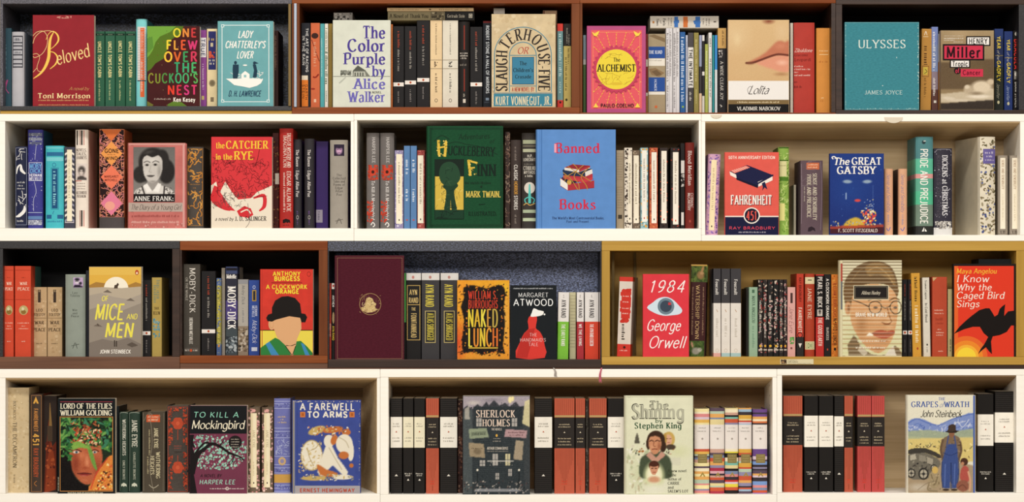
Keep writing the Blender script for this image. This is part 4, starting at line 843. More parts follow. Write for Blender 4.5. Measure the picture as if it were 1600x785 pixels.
sp(b, 1583, 1591.5, 48, '#16110f', 'black spine with red capitals at the right end of the top tier', V('DRACULA', 1585, 61, 1590.2, 108, '#d8322c', AX), E(1588, 53, 2.4, 3.2, '#b9b4ac'), R(1584.5, 111, 1590.5, 124, '#8a847c'), E(1587, 116, 1.6, 3, '#d8d2c8'), V('BRAM STOKER', 1586, 128, 1589.4, 168, '#d8d4cc', AB), depth=.12)
# ================================================================ TIER TWO
b = 'R2A'
sp(b, 23.5, 43, 229, '#20253f', 'navy spine with white whale shapes at the left end of the second tier', FR(24.6, 231, 42, 352, .6, '#8d93a8'), LN([(26, 272), (28, 262), (33, 258), (34, 266), (40, 272)], 4, '#e8e6e2', taper=[1, 3, 2, 5, 2]), LN([(24.8, 339), (31, 337), (38, 330), (39, 322)], 6, '#e8e6e2', taper=[1, 5, 5, 2]), WIG(26, 233, 41, 252, 7, .8, ['#d8d6d4'], 3, 10, curl=.2), WIG(26, 298, 41, 322, 9, .9, ['#d8d6d4'], 5, 11, curl=.2), G(27, 284, 40, 286.5, '#d8d6d4'), G(28, 289, 38, 291.5, '#d8d6d4'), G(27, 294, 39, 296, '#d8d6d4'), G(27, 344, 38, 347, '#c9c7c4'), hard=True)
sp(b, 43.4, 67, 203, '#3a3a86', 'tall indigo and silver patterned spine with a boxed title on the second tier', R(45, 208, 66, 213, '#6f7386'), R(45, 215, 66, 220, '#83879a'), R(45, 222, 66, 226, '#565a78'), SCAT(45, 208, 66, 228, 60, .4, 1.1, ['#a3a7b5', '#4a4e6c'], 3), LN([(57, 228), (55, 250)], .7, '#b3b5cc'), LN([(54, 284), (57, 300), (53, 312), (53, 330)], .8, '#b3b5cc'), SCAT(44, 230, 66.4, 328, 60, .3, .8, ['#8a8ac2', '#c0c0dc', '#5a5aa6'], 5), FR(45, 254, 66, 283, .8, '#c6c8de'), T('MOBY', 46.5, 256, 65, 263.5, '#6fa8dc', AB), T('DICK', 47.5, 264.5, 64, 270.5, '#6fa8dc', AB), T('HERMAN', 46.5, 272, 65, 276, '#e2e2f0', AB), T('MELVILLE', 46.5, 277, 65, 282, '#e2e2f0', AB), R(44, 332, 66, 333, '#a9b6d0'), R(44, 338, 66, 343, '#5f7fae'), R(44, 344, 66, 352, '#9a9cae'), SCAT(45, 344, 66, 352, 40, .4, 1.2, ['#c8cad4', '#6a6c84'], 6), hard=True, side='#1f4a66')
sp(b, 71, 100, 228, '#46b4bf', 'turquoise spine with a navy vertical panel on the second tier', R(73, 238, 99, 244, '#2c6a96'), R(73, 231, 99, 232, '#8fd8dc'), R(73, 246, 99, 252, '#7accd2'), E(85, 258, 3, 3.4, '#2c6a96', ring=.8), R(81.5, 264, 90.5, 326, '#1f4f7a'), GV(83.5, 268, 88, 322, '#8fd0da'), FR(80, 262.5, 92, 327.5, .6, '#2c6a96'), LN([(85, 330), (83, 334), (86, 337)], .8, '#2c6a96'), R(73, 336, 99, 342, '#2a5f8a'), R(81, 335, 90, 343, '#46b4bf'), G(74, 345, 98, 347.5, '#2c6a96'), hard=True)
sp(b, 100.4, 117, 230, '#3f3f4e', 'black and white zigzag-striped spine with a cream label on the second tier', *[PG([(101.4, y), (108.6, y-5), (116, y), (116, y+3.4), (108.6, y-1.6), (101.4, y+3.4)], c, 'printed_picture') for y, c in zip(range(240, 352, 8), ['#e2dcd2', '#8f8ea0', '#d4cdc6']*5)], R(104.8, 234, 112.6, 346, '#ece2c6'), GV(106.8, 250, 109.8, 310, '#b7a98a'), R(101.5, 347, 116, 348.4, '#c6bcc0'), d=.031)
P = Paint(119, 256, 136, 282, '#dcd0c8')
P.ell(128, 271, 6, 9, '#a89a94', .4).ell(128, 266, 7, 8, '#3a3432', .5, op=.9).ell(127.5, 270, 4, 6, '#cfc2ba', .5).poly([(120, 282), (122, 277), (128, 275), (135, 278), (136, 282)], '#3a3432', .9, 0, 1).line([(125, 268), (127, 268)], 1, '#4a4240').line([(129, 268), (131, 268)], 1, '#4a4240').noise(.05, 2)
sp(b, 117.6, 138, 203, '#e8dccf', 'white spine with a small engraved portrait and red rule on the second tier', *[R(x, 204, x+w, 227, c, 'printed_panel', 0) for x, w, c in ((120, 2, '#2c2624'), (125, 1, '#8a2c24'), (127, 2.4, '#2c2624'), (131, 1, '#b5443c'))], *[T(t, 119.5, y, 135.5, y+4.5, '#5a4a44', SB) for t, y in (('NOVELS,', 232.5), ('TALES,', 238.5), ('JOURNEYS', 244.5))], P.out(), R(118.4, 282.5, 128, 283.4, '#c8342c'), G(121, 286, 134, 288, '#7a6a62'), G(121, 290, 134, 292, '#7a6a62'), G(121, 294, 134, 296, '#7a6a62'), T('ALEXANDER', 119.5, 299, 135.5, 303.5, '#5a4a44', SB), T('PUSHKIN', 120.5, 305, 134.5, 309, '#5a4a44', SB), *[R(x, 329, x+w, 354, c, 'printed_panel', 0) for x, w, c in ((125, 1, '#8a2c24'), (127, 2.4, '#2c2624'), (131, 1, '#b5443c'))], side='#cfa99a', hard=True)
orn = [SCAT(156, 204, 193, 339, 240, .8, 2.2, ['#d98a72', '#e2a083', '#c97a78'], 3)]
dia = lambda y, r, c, w=17: PG([(174.5-w, y), (174.5, y-r), (174.5+w, y), (174.5, y+r)], c, 'printed_picture')
sp(b, 155, 194, 202, '#d8815a', 'thick coral spine with pink and orange diamonds on black scrollwork', R(156, 203, 193.4, 339, '#2a1a1c'), WIG(156, 203, 193.4, 339, 330, 1.0, ['#cf7f68', '#d99070', '#c97a7c'], 4, 9, curl=1.8), PG([(159, 203), (190, 203), (174.5, 221)], '#d46f3a'), dia(240, 19, '#e89a52'), dia(277, 19, '#e8785a'), dia(318, 19, '#dd7c98'), E(172, 322, 8, 7, '#e8a090'), T('GONE', 164, 233, 186, 239, '#2a1812', AB), G(168, 241, 181, 242.6, '#5a3018'), T('WIND', 165, 245, 184, 250, '#2a1812', AB), T('MARGARET', 163.5, 274.5, 185.5, 277.8, '#5a2018', AB), T('MITCHELL', 164, 280, 184, 283.3, '#5a2018', AB), bands=((339.5, 358, '#4a4444'),), hard=True, side='#c8663c', d=.03)
P = Paint(208.5, 230, 273.5, 316, '#6a6764', 1.3)
P.grad(230, 304, '#86837f', .8).ell(239, 252, 22, 21, '#262322', .2).ell(219, 273, 11, 13, '#2c2927', .25).ell(227, 262, 10, 22, '#282524', .25).ell(260, 268, 13, 19, '#252221', .2).ell(254, 250, 10, 16, '#282524', .25).ell(232, 238, 12, 4, '#4a4643', .9, op=.8, rot=-12)
P.poly([(231, 282), (247, 282), (252, 300), (226, 300)], '#9a9590', 1, 0, 2).poly([(223, 256), (224, 247), (230, 243), (238, 246), (247, 243), (253, 249), (254, 262), (251, 274), (245, 283), (238, 286), (231, 283), (225, 273)], '#c6c1bb', 1, 3, 1).ell(249, 268, 5, 16, '#8f8a85', 1, op=.8).ell(238, 250, 12, 5, '#dcd8d2', 1, op=.8).ell(229, 270, 6, 7, '#d6d1cb', 1, op=.8).ell(239, 284, 9, 3, '#857f7a', .9, op=.7)
P.ell(229.6, 258, 4.6, 2.6, '#8a8580', .5).ell(242.7, 257.5, 4.8, 2.6, '#86817c', .5).ell(229.8, 258, 2.4, 1.7, '#1f1c1b', .3).ell(242.6, 257.5, 2.4, 1.7, '#1f1c1b', .3).line([(225, 254), (230, 252), (234.5, 254)], 1.1, '#4a4542').line([(238.5, 253.8), (243, 251.6), (248.5, 253.6)], 1.1, '#4a4542').line([(236, 258), (234, 266), (233, 268.5), (236.5, 269.5)], .9, '#a39d97').ell(235.4, 275.4, 5.4, 2.1, '#6a6461', .3).line([(230, 274.8), (235.5, 275.2), (241, 274.6)], 1.1, '#2c2827')
P.poly([(208.5, 304), (212, 297), (226, 290), (237, 299), (250, 289), (266, 295), (273.5, 303), (273.5, 304)], '#d6d2cc', 1, 0, 1).poly([(224, 290), (230, 287), (238, 299), (230, 301)], '#ece9e4', 1, 0, 1).poly([(252, 288), (247, 286), (239, 299), (248, 301)], '#ece9e4', 1, 0, 1).line([(222, 292), (226, 304)], 2.4, '#3a3533').line([(257, 292), (256, 304)], 2.4, '#3a3533').bits(258, 294, 271, 303, 12, .6, 1.2, ['#5a5653'], 4).bits(210, 296, 222, 303, 9, .6, 1.2, ['#6a6663'], 5).noise(.03, 2).poly([(208.5, 303.5), (273.5, 303.5), (273.5, 317), (208.5, 317)], '#191616')
fo(b, 200.5, 290, 223.5, '#c16f69', 'worn rose-pink face-out book with a black and white portrait of a girl', R(201, 224, 289.5, 227, '#cf948c'), P.out(), T('ANNE FRANK:', 210, 307, 271, 314, '#f0ece6', SE), R(200.8, 317, 286, 331, '#b3a298'), T('The Diary of a Young Girl', 204, 320, 282, 328, '#3a302c', (.09, .45, 35, 0, .25, .05)), G(206, 336, 281, 339.5, '#8c3c3a'), G(205, 345.5, 281, 349, '#e2b4aa'), SCAT(201, 349, 289, 357, 40, .5, 1.6, ['#d6a8a0', '#b36860'], 5), R(285.5, 226, 288.5, 355, '#d39a94'), mat=M_WORN, hard=True)
sp(b, 291.5, 318, 230, '#4b4540', 'dark grey spine with orange crackle pattern right of the girl portrait', WIG(294, 233, 316, 352, 70, 1.5, ['#c98a3c', '#b87a34', '#d39a4c'], 4, 12, curl=.9), R(294, 286, 316, 298, '#4b4540'), FR(293, 232.5, 317, 353, .6, '#a8763a'), G(297, 287.5, 313, 289.3, '#a8763a'), G(302, 293, 308, 295, '#a8763a'), hard=True, side='#2c2622')
SWR = []
fo(b, 330, 425, 214, '#d2343a', 'red and cream face-out paperback with yellow title and black line drawing',
   PG([(330, 290), (338, 284), (341, 300), (337, 316), (350, 328), (368, 330), (356, 318), (344, 300), (352, 284), (362, 300), (372, 312), (392, 310), (402, 300), (412, 296), (424.8, 290), (424.8, 357), (330, 357)], '#e9ddca'),
   PG([(370, 330), (382, 322), (392, 326), (396, 336), (388, 341), (374, 338)], '#cf2f36'), LN([(376, 332), (386, 328), (392, 334)], 2, '#e9ddca'), LN([(404, 308), (398, 316), (400, 322)], 5, '#e9ddca'), LN([(396, 310), (412, 306), (413, 322), (405, 330)], 6, '#cf2f36', taper=[2, 6, 6, 2]), LN([(340, 292), (334, 312), (348, 324), (360, 328)], 9, '#cf2f36', taper=[12, 9, 6, 4]),
   WIG(332, 246, 420, 308, 150, .55, ['#5a1418', '#3a1014', '#7a1c20'], 7, 11, curl=1.3), WIG(345, 300, 384, 324, 45, .55, ['#3a3230', '#5a504a'], 9, 9, curl=1.3), LN([(408, 220), (402, 250), (396, 262)], .8, '#5a1418'), LN([(387, 318), (390, 345), (384, 356)], .7, '#7a706a'), WIG(331, 316, 346, 326, 14, .5, ['#4a423e'], 4, 8),
   T('the', 337.5, 222.5, 351, 232, '#efc63c', SB), T('CATCHER', 353.5, 220.5, 419, 232.5, '#efc63c', SX), T('in the', 337.5, 240.5, 363, 249.5, '#efc63c', SB), T('RYE', 366, 237, 396, 249.5, '#efc63c', SX), T('a novel by', 336, 339.5, 364.5, 345, '#2c2422', SI), T('J. D. SALINGER', 367, 338.5, 416, 345, '#2c2422', SB))
sp(b, 425.6, 436, 208, '#4a1c16', 'dark red speckled edge of a book behind the tall red spine', SCAT(427, 215, 435.6, 354, 70, .5, 1.5, ['#7a3a28', '#2c1210', '#8f6a40'], 4), R(430, 271, 436, 288, '#d8cfbf'), d=.05)
sp(b, 436.5, 458, 201, '#a82a25', 'tall red spine with silver capitals right of the red and cream cover', V('TALES OF MYSTERY AND', 449, 208, 454.5, 262, '#e6cfc2', SE), V('IMAGINATION', 443, 212, 448, 262, '#e6cfc2', SE), V('EDGAR ALLAN POE', 448.5, 268, 454.5, 331, '#e6cfc2', SE), GV(443, 270, 446, 332, '#e6cfc2'), PG([(442, 349), (442, 344), (447, 342), (453, 344), (454, 349), (451, 347.5), (450, 349), (447, 347.5), (445, 349)], '#1c1210'), G(442, 351, 453, 353, '#2c1614'), hard=True, d=.026)
for x0, x1, yt, lab, dd in ((458.5, 471.5, 218, 'charcoal spine with blackletter title touching the tall red spine', .04), (475.5, 491, 217, 'charcoal spine with blackletter title and a purple edge', .03)):
    m = (x0+x1)/2
    sp(b, x0, x1, yt, '#302d31', lab, V('The Raven - Edgar Allan Poe', m-2.4, 234, m+2.2, 308, '#d3ccc8', SB), GV(m-1.4, 330, m+1, 336, '#6a4a86'), E(m, 340, 1.8, 3, '#c4bcb8', ring=.7), GV(m-1, 344, m+1, 352, '#6a4a86'), hard=True, d=dd, side='#4a2a68')
P = Paint(522, 226, 538, 244, '#2c2236')
P.ell(530, 235, 6, 8, '#c9a0c0', .4).ell(530, 230, 7, 4, '#2c2236', .6).line([(527, 234), (529, 234)], 1, '#3a2a44').line([(531, 234), (533, 234)], 1, '#3a2a44').ell(530, 239, 2.4, 1, '#5a3a5c', .5)
sp(b, 515.5, 543.5, 219, '#9b948a', 'grey spine with a tiny purple portrait at the right end of the left white bookcase', P.out(), *[T(t, 530-w, y, 530+w, y+3.6, '#4f4943', SE) for t, y, w in (('The', 272, 4), ('Collected', 277, 10), ('Tales and', 282, 9), ('Poems of', 287, 9), ('Edgar', 292, 6), ('Allan', 297, 6), ('Poe', 302.5, 4))], LN([(526, 350), (530, 342), (534, 350)], .9, '#5a544c'), LN([(524, 346), (536, 343)], .7, '#5a544c'), side='#3f2a5c', hard=True, d=.03)
sp(b, 493.5, 513, 221, '#33205a', 'deep purple book set back beside the grey spine with a tiny portrait', R(494, 328, 504, 348, '#8f8794', n=0), GV(497, 331, 500, 345, '#4a4454'), d=.05)
b = 'R2B'
def gleeb(x0, x1, lab):
    m = (x0+x1)/2
    sp(b, x0, x1, 208, '#6b6664', lab, V('HARPER LEE', m-1, 215, m+3.5, 255, '#d5d0cc', SE), V('To Kill A Mockingbird', m-2, 283, m+3, 344, '#dfdad6', SE), SCAT(x0+2, 258, x1-2, 282, 60, .8, 2.4, ['#c8452f', '#a83a28'], 3), E(m, 269, 5.4, 6, '#c8452f'), E(m, 269, 2.4, 2.6, '#3a1c16'), SCAT(x0+1, 314, m, 348, 50, .8, 2.2, ['#c8452f', '#b03c2a'], 4), LN([(m-3, 352), (m, 348), (m+3, 352), (m, 355)], 1.4, '#e6e2dc'), hard=True)
gleeb(572.5, 593, 'grey hardcover spine with red leaf blots, first of two in the middle white bookcase')
gleeb(593.8, 616, 'grey hardcover spine with red leaf blots, second of two in the middle white bookcase')
def labelled(b, x0, x1, yt, base, cols, lab, txt, lx0, lx1, ly0, ly1, lcol='#e9e0cc', tcol='#8a7c66', seed=2, n=150, dot='#2c2824', d=.034, **kw):
    m = (lx0+lx1)/2
    return sp(b, x0, x1, yt, base, lab, SCAT(x0+.8, yt+1, x1-.8, BAYS[b]['floor']-2, n, .7, 1.9, cols, seed), R(lx0, ly0, lx1, ly1, lcol), (V(txt, m-1.5, ly0+(ly1-ly0)*.12, m+1.6, ly0+(ly1-ly0)*.72, tcol, SE) if txt else GV(m-1.5, ly0+(ly1-ly0)*.12, m+1.6, ly0+(ly1-ly0)*.72, tcol, seed)), E(m, ly1-6, .9, 1.6, dot), d=d, **kw)
labelled(b, 616.4, 630.5, 235, '#8d84a8', ['#5f558a', '#cfc8d8', '#a39bbd'], 'cream-labelled spine with lilac pattern beside two blue spines', '', 619, 628.5, 241, 350, '#f0e6cf')
for i, x in enumerate((630.9, 641.3)):
    sp(b, x, x+10, 228, '#587fae', ('left', 'right')[i] + ' of two slim steel blue spines with white titles', GV(x+3, 250, x+7.2, 273, '#dfe8f2'), GV(x+3, 296, x+7, 316, '#dfe8f2'), R(x+3.4, 343, x+6.4, 345, '#b5544c', n=0))
labelled(b, 651.8, 664, 235, '#a04a44', ['#7a2f30', '#c47a70', '#8a3a3a'], 'cream-labelled spine with red patterned ends left of the green cloth book', '', 652.8, 661.5, 243, 349, '#f2e8d2')
sp(b, 664.4, 668.4, 240, '#3a2a28', 'dim dark spine squeezed against the left side of the green cloth book', d=.045)
fo(b, 668, 786, 197, '#1f4a31', 'dark green cloth face-out book with black lettering and gold highlights',
   FR(671.5, 200, 784.5, 354, .8, '#12291c'), FR(673.5, 202, 782.5, 352, .6, '#12291c'), T('Adventures', 717, 210, 765, 218, '#12261a', (.12, .5, 25, .8, .1, .1), rot=2), T('of', 765, 218, 772, 224, '#12261a', SI), LN([(678, 221), (690, 212), (702, 218)], 1, '#12291c'), LN([(690, 230), (710, 222), (730, 226), (752, 230), (778, 242)], .8, '#12291c'),
   LN([(685, 219), (686, 243)], 4, '#d8b544', 'lettering', smooth=0), LN([(697, 221), (695, 245)], 4, '#d8b544', 'lettering', smooth=0), LN([(686, 231), (697, 229)], 2.6, '#d8b544', 'lettering', smooth=0), SCAT(682, 219, 699, 245, 26, .6, 1.4, ['#8a7428', '#e8d06a'], 3), T('UCKLEBERRY', 700, 228, 773, 242, '#10231a', (.2, .6, 10, .8, 0, .1), rot=-2), T('INN', 746, 257, 775, 275, '#10231a', (.18, .6, 10, .8, 0, .1)),
   LN([(732, 250), (735, 275)], 4, '#d8b544', 'lettering', smooth=0), LN([(731, 251), (746, 255)], 3, '#d8b544', 'lettering', smooth=0), LN([(734, 263), (742, 262)], 2.4, '#d8b544', 'lettering', smooth=0), SCAT(731, 250, 746, 275, 20, .5, 1.2, ['#8a7428', '#e8d06a'], 4), G(727, 284, 768, 288, '#12291c'), E(752, 292, 1.6, 1.6, '#12291c'),
   R(679, 249, 725, 342, '#183a28'), R(679, 249, 725, 276, '#14231b'), R(679, 276, 725, 328, '#cdb048'), WIG(680, 278, 724, 327, 50, .6, ['#9a8330', '#e0c868'], 6, 8, curl=.3), FR(679, 249, 725, 343, .8, '#10231a'),
   PG([(698, 282), (692, 292), (697, 298), (696, 314), (694, 329), (703, 329), (704, 312), (706, 329), (714, 329), (711, 312), (710, 298), (716, 290), (708, 282)], '#1d3b29', smooth=3), PG([(688, 262), (694, 255), (704, 253), (713, 258), (718, 268), (719, 280), (711, 289), (700, 291), (690, 286), (686, 274)], '#24452f', smooth=3), WIG(690, 262, 714, 328, 26, .6, ['#10231a', '#35583f'], 3, 7), WIG(682, 330, 722, 341, 14, .7, ['#10231a'], 8, 12, curl=.3),
   T('MARK TWAIN.', 728, 299, 782, 308.5, '#d8bf5a', (.14, .5, 20, .9, 0, .12)), T('ILLUSTRATED.', 732, 331, 776, 337, '#10231a', SE), LN([(748, 320), (758, 319)], .8, '#10231a'), mat=M_CLOTH, hard=True)
sp(b, 789, 797, 206, '#3a2c28', 'dark patterned narrow spine right of the green cloth book', WIG(790, 208, 796.4, 355, 70, .8, ['#8a7060', '#6a4c40', '#a08a78'], 5, 6), d=.032)
sp(b, 797.4, 814.5, 219, '#3f3532', 'dark brown spine with white vertical capitals between patterned spines', V('CLASSIC', 803.5, 258, 808.5, 282, '#dcd6ce', AB), V('HORROR', 803.5, 284, 808.5, 304, '#c9923c', AB), V('STORIES', 803.5, 306, 808.5, 328, '#dcd6ce', AB), GV(804, 230, 807, 252, '#8a7e76'), GV(804, 336, 807, 350, '#8a7e76'), hard=True)
sp(b, 815, 838, 208, '#37322f', 'dark spine with pale green bars and a round moon emblem beside the bright blue book', *[R(817, y, 837.4, y+h, c) for y, h, c in ((219, 6, '#a3a78a'), (227, 3, '#6a6456'), (233, 5, '#b3b498'), (328, 5, '#a9b598'), (341, 5, '#b9c4a4'))], T('H.P.', 824, 242, 832, 246, '#cfc8ba', AB), T('LOVECRAFT', 818, 247.5, 836.5, 252, '#cfc8ba', AB), G(819, 256, 835, 257.6, '#8a8478'), T('CTHULHU', 818, 260, 836.5, 266, '#cfc8ba', AX), T('MYTHOS', 818.5, 267.5, 836, 272, '#cfc8ba', AX), G(820.5, 273.5, 834, 277, '#cfc8ba'), E(827.5, 294, 8.4, 9, '#d8d0c4'), LN([(827.5, 288), (827.5, 304), (827.5, 318)], 5, '#58bfb6', taper=[2, 4, 4]), LN([(826, 308), (820, 312), (822, 318)], 1.6, '#58bfb6'), LN([(829, 308), (835, 312), (833, 318)], 1.6, '#58bfb6'), LN([(818, 321), (823, 318), (828, 321), (836, 318)], 1.4, '#c8a05a'), hard=True, side='#2a2624')
ST = []
bk = lambda x, y, w, h, dx, c, pg: [PG([(x, y), (x+w, y+h*.35), (x+w+dx, y-h*.25), (x+dx, y-h*.6)], c), PG([(x, y), (x+w, y+h*.35), (x+w, y+h*.35+7), (x, y+7)], pg if dx > 12 else c), PG([(x+w, y+h*.35), (x+w+dx, y-h*.25), (x+w+dx, y-h*.25+7), (x+w, y+h*.35+7)], c)]
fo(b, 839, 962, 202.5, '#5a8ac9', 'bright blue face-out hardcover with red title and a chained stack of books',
   R(845.5, 203, 847, 356.5, '#4a78b5', 'groove_tone', 0), T('Banned', 868, 224, 937, 239, '#c9304c', SX), R(866, 225, 869.5, 238.5, '#e6a0b4', 'lettering', 0), T('Books', 874.5, 312, 931, 327, '#c9304c', SX),  # darker blue strip puts the hinge groove's shade into the print
   PG([(875.5, 278), (885, 284), (928.5, 290), (928.5, 294), (887, 298), (875.5, 291)], '#8e2733'), PG([(875.5, 279), (887, 287), (887, 297.5), (875.5, 290)], '#e6e2dc'), PG([(887, 289), (928.5, 282), (928.5, 293), (887, 298)], '#a8323c'), PG([(877, 278), (884, 275), (928.5, 280), (887, 288)], '#1c2136'),
   PG([(880, 274), (912, 282), (926, 277), (926, 272), (900, 270)], '#b0343e'), PG([(880, 274), (880, 279), (912, 286), (926, 281), (926, 277), (912, 281)], '#c23c44'), PG([(879, 266), (886, 262), (925, 264), (925, 267), (914, 273), (880, 271)], '#1f2a44'), PG([(914, 269), (925, 264.5), (926, 271), (915, 276)], '#ded8d0'), PG([(880, 267), (914, 270), (914, 276.5), (880, 274)], '#23304c'),
   PG([(882, 262), (894, 257), (922, 259), (906, 266)], '#8e2733'), PG([(882, 262), (882, 266), (904, 269.5), (922, 263), (922, 259), (905, 265.5)], '#ded8d0'), PG([(905, 265.5), (922, 259), (922, 262), (905, 269)], '#a8323c'),
   *[LN(p, 1.1, '#b58a3a') for p in ([(895, 256), (902, 264), (897, 276), (904, 288), (905, 298)], [(912, 258), (902, 266), (886, 276), (882, 284)], [(880, 270), (892, 280), (903, 297)], [(920, 262), (908, 276), (916, 290), (918, 297)], [(887, 260), (905, 272), (924, 284)])], E(889.5, 285, 3.6, 4, '#caa04a'), E(889.5, 280, 2.8, 3.4, '#9a7834', ring=.9), E(883, 276, 2.4, 2.4, '#b5683c'),
   T("The World's Most Controversial Books,", 862.5, 339, 944, 342.8, '#1f2f5c', SE), T('Past and Present', 885, 344.6, 920, 348, '#1f2f5c', SE), hard=True, mat=M_PAPER)
sp(b, 962.8, 975, 235, '#b7a68c', 'cream back edge of a book with grey text lines right of the bright blue book', *[G(964, y, 973, y+1.2, '#8a7a64', y) for y in range(240, 282, 4)], *[G(964, y, 973, y+1.2, '#8a7a64', y) for y in range(292, 326, 4)], R(966, 336, 972, 342, '#4a4238', n=0), d=.05)
labelled(b, 975.4, 988, 231, '#d9cfc0', ['#3a302a', '#5a4a40', '#2a2220'], 'cream-labelled spine with black leopard spots, right of the bright blue book', '', 981, 987, 243, 348, n=110, seed=3)
labelled(b, 988.4, 1000, 235, '#6a5a4c', ['#8c7a66', '#3f342c', '#a3937e'], 'cream-labelled narrow spine with dull brown patterned ends', '', 990, 998, 243, 349, seed=6)
labelled(b, 1000.4, 1013, 231, '#8fb0b4', ['#4a8a94', '#d8a04a', '#cfdad6', '#5a7a84'], 'white-labelled spine with pale teal pattern among the second-tier classics', '', 1003, 1010.5, 235, 347, '#ece8de', '#8a8478', 8, dot='#c8503c')
labelled(b, 1014.4, 1028, 231, '#b5573a', ['#8a2f22', '#d98a5a', '#c46a44'], 'white-labelled spine with brick red pattern among the second-tier classics', '', 1018, 1026, 238, 349, '#ece4d6', '#9a6a5a', 9)
labelled(b, 1030.4, 1044, 231, '#2f2522', ['#a83a28', '#4a3630', '#c25a3a', '#1c1614'], 'white-labelled spine with near black pattern, left of the red-flecked one', '', 1033.5, 1041.5, 236, 349, '#ece4d6', '#8a7a6c', 10, 60, dot='#c8402c')
labelled(b, 1047.4, 1062, 231, '#2a2120', ['#a8342a', '#3a2c28', '#c24a34', '#1c1614'], 'white-labelled spine with black and red flecks, left of the dark red spine', '', 1051.5, 1060, 238, 351, '#ece4d6', '#8a7a6c', 11, 60, dot='#c8402c')
sp(b, 1063, 1070, 224, '#1f1a19', 'black book side with white patches left of the dark red spine', R(1064, 251, 1069.4, 271, '#d8d2cc', n=0), SCAT(1064, 272, 1069.4, 292, 20, .6, 1.8, ['#8a8480', '#c2bcb6'], 3), R(1064.4, 332, 1068.4, 352, '#d8d2cc', n=0), d=.04)
sp(b, 1070.4, 1085, 223, '#6e241d', 'dark red spine with white title at the right end of the middle white bookcase', V('Blood Meridian', 1075, 236, 1080.5, 290, '#e2d3cc', SE), V('CORMAC', 1079.5, 302, 1083, 325, '#e2d3cc', SE), V('McCARTHY', 1074.5, 302, 1078.5, 329, '#e2d3cc', SE), E(1078, 346, 1.4, 2, '#a84c3c'), lean=.0, hard=True, side='#241614')
b = 'R2C'
labelled(b, 1101.8, 1121.5, 241, '#c9a0bd', ['#7f5aa0', '#8f76b4', '#dbb2c4', '#6a5090'], 'pink and purple patterned leaning spine with a cream label, left of the coral cover', '', 1107, 1115.5, 250, 360, '#efe2b8', '#b5a27c', 4, 220, lean=2.2, side='#8a6aa0', depth=.1, hard=True)
fo(b, 1132.5, 1217, 238, '#dc5a4e', 'coral face-out book with a navy base and a drawing of a dark book',
   R(1133, 339, 1216.5, 367.5, '#17193a'), R(1133, 337.6, 1216.5, 339.4, '#efe6dc'), E(1174.5, 337, 12.8, 12.8, '#efe6dc', part='printed_mark'), E(1174.5, 337, 11, 11, '#14152c', part='printed_mark'), T('451', 1166.5, 330.5, 1182.5, 344, '#e2584c', AX), T('FAHRENHEIT', 1143, 306.5, 1207, 320.8, '#5a2030', (.22, .9, 0, .5, 0, .14)), T('FAHRENHEIT', 1142, 305.5, 1206, 319.8, '#f4efe6', (.22, .9, 0, .5, 0, .14)), T('60TH ANNIVERSARY EDITION', 1138.5, 244, 1211, 248.5, '#f4dcd0', AB), T('RAY BRADBURY', 1139, 354.5, 1211, 358.6, '#d8485a', AB), G(1154, 362, 1197, 364, '#c9c4d2'),
   PG([(1140, 268), (1167, 258), (1208, 274), (1184, 291), (1150, 278)], '#1a1d42'), PG([(1140, 268), (1150, 273), (1151, 279), (1141, 274)], '#efe6dc'), PG([(1141, 267), (1166, 259), (1172, 262), (1148, 271)], '#e2776a'), *[LN([(1144+i*3.2, 266.5-i), (1149+i*3.2, 269-i)], .7, '#f0d8cc', smooth=0) for i in range(7)], PG([(1150, 278), (1184, 290), (1184, 294), (1151, 281)], '#12142e'), PG([(1184, 284.5), (1207, 275), (1207, 282), (1185, 292)], '#efe6dc'), PG([(1183, 286), (1208, 272.5), (1208.5, 275), (1185, 288), (1184, 294)], '#1a1d42'), PG([(1190, 287), (1195, 284), (1199, 296), (1194.5, 293), (1191, 298), (1192, 292)], '#1a1d42'))
sp(b, 1216, 1233, 230, '#87a94c', 'shiny lime green foil-patterned spine right of the coral cover', WIG(1217, 240, 1232.4, 364, 90, .9, ['#d5e29a', '#5a7a2c', '#b9cf74'], 3, 8), R(1218, 250, 1232, 252, '#4a6a24'), R(1218, 252, 1229, 276, '#d8d29c'), G(1219, 258, 1228, 260, '#8a8450'), R(1218, 277, 1232, 283, '#4f7a28'), R(1218, 318, 1226, 345, '#e0d98c'), R(1217, 230.4, 1232.4, 232, '#35561e'), hard=True, side='#4a6a24', d=.028)
sp(b, 1240, 1244, 289, '#c9bfa8', 'thin pale pamphlet edge between the lime and plum spines', d=.09)
sp(b, 1250.5, 1286, 251, '#5d4a52', 'plum brown shrink-wrapped boxed pair with silver capitals and an orange sticker', R(1260, 254.5, 1280, 265, '#c86a44'), G(1262, 256.5, 1278, 258.6, '#f0c8a8'), G(1262, 260.5, 1278, 262.6, '#f0c8a8'), V('SENSE AND SENSIBILITY', 1270, 271, 1276, 344, '#d3c9b4', SE), V('PRIDE AND PREJUDICE', 1261, 273, 1267, 340, '#d3c9b4', SE), GV(1256, 292, 1258, 316, '#b3a89a'), PG([(1262, 362), (1263, 356), (1268, 354), (1273, 357), (1274, 362), (1270, 359.5), (1266, 362)], '#2c2028'), LN([(1252, 256), (1253, 300), (1252, 350)], .6, '#94848c'), LN([(1282, 253), (1284, 290), (1282, 360)], .8, '#83737b'), WIG(1252, 252, 1284, 300, 10, .5, ['#85757d', '#7a6a72'], 3, 16, curl=.3), hard=True, bulge=.001)
P = Paint(1297, 241, 1380.5, 365.5, '#1f3a82')
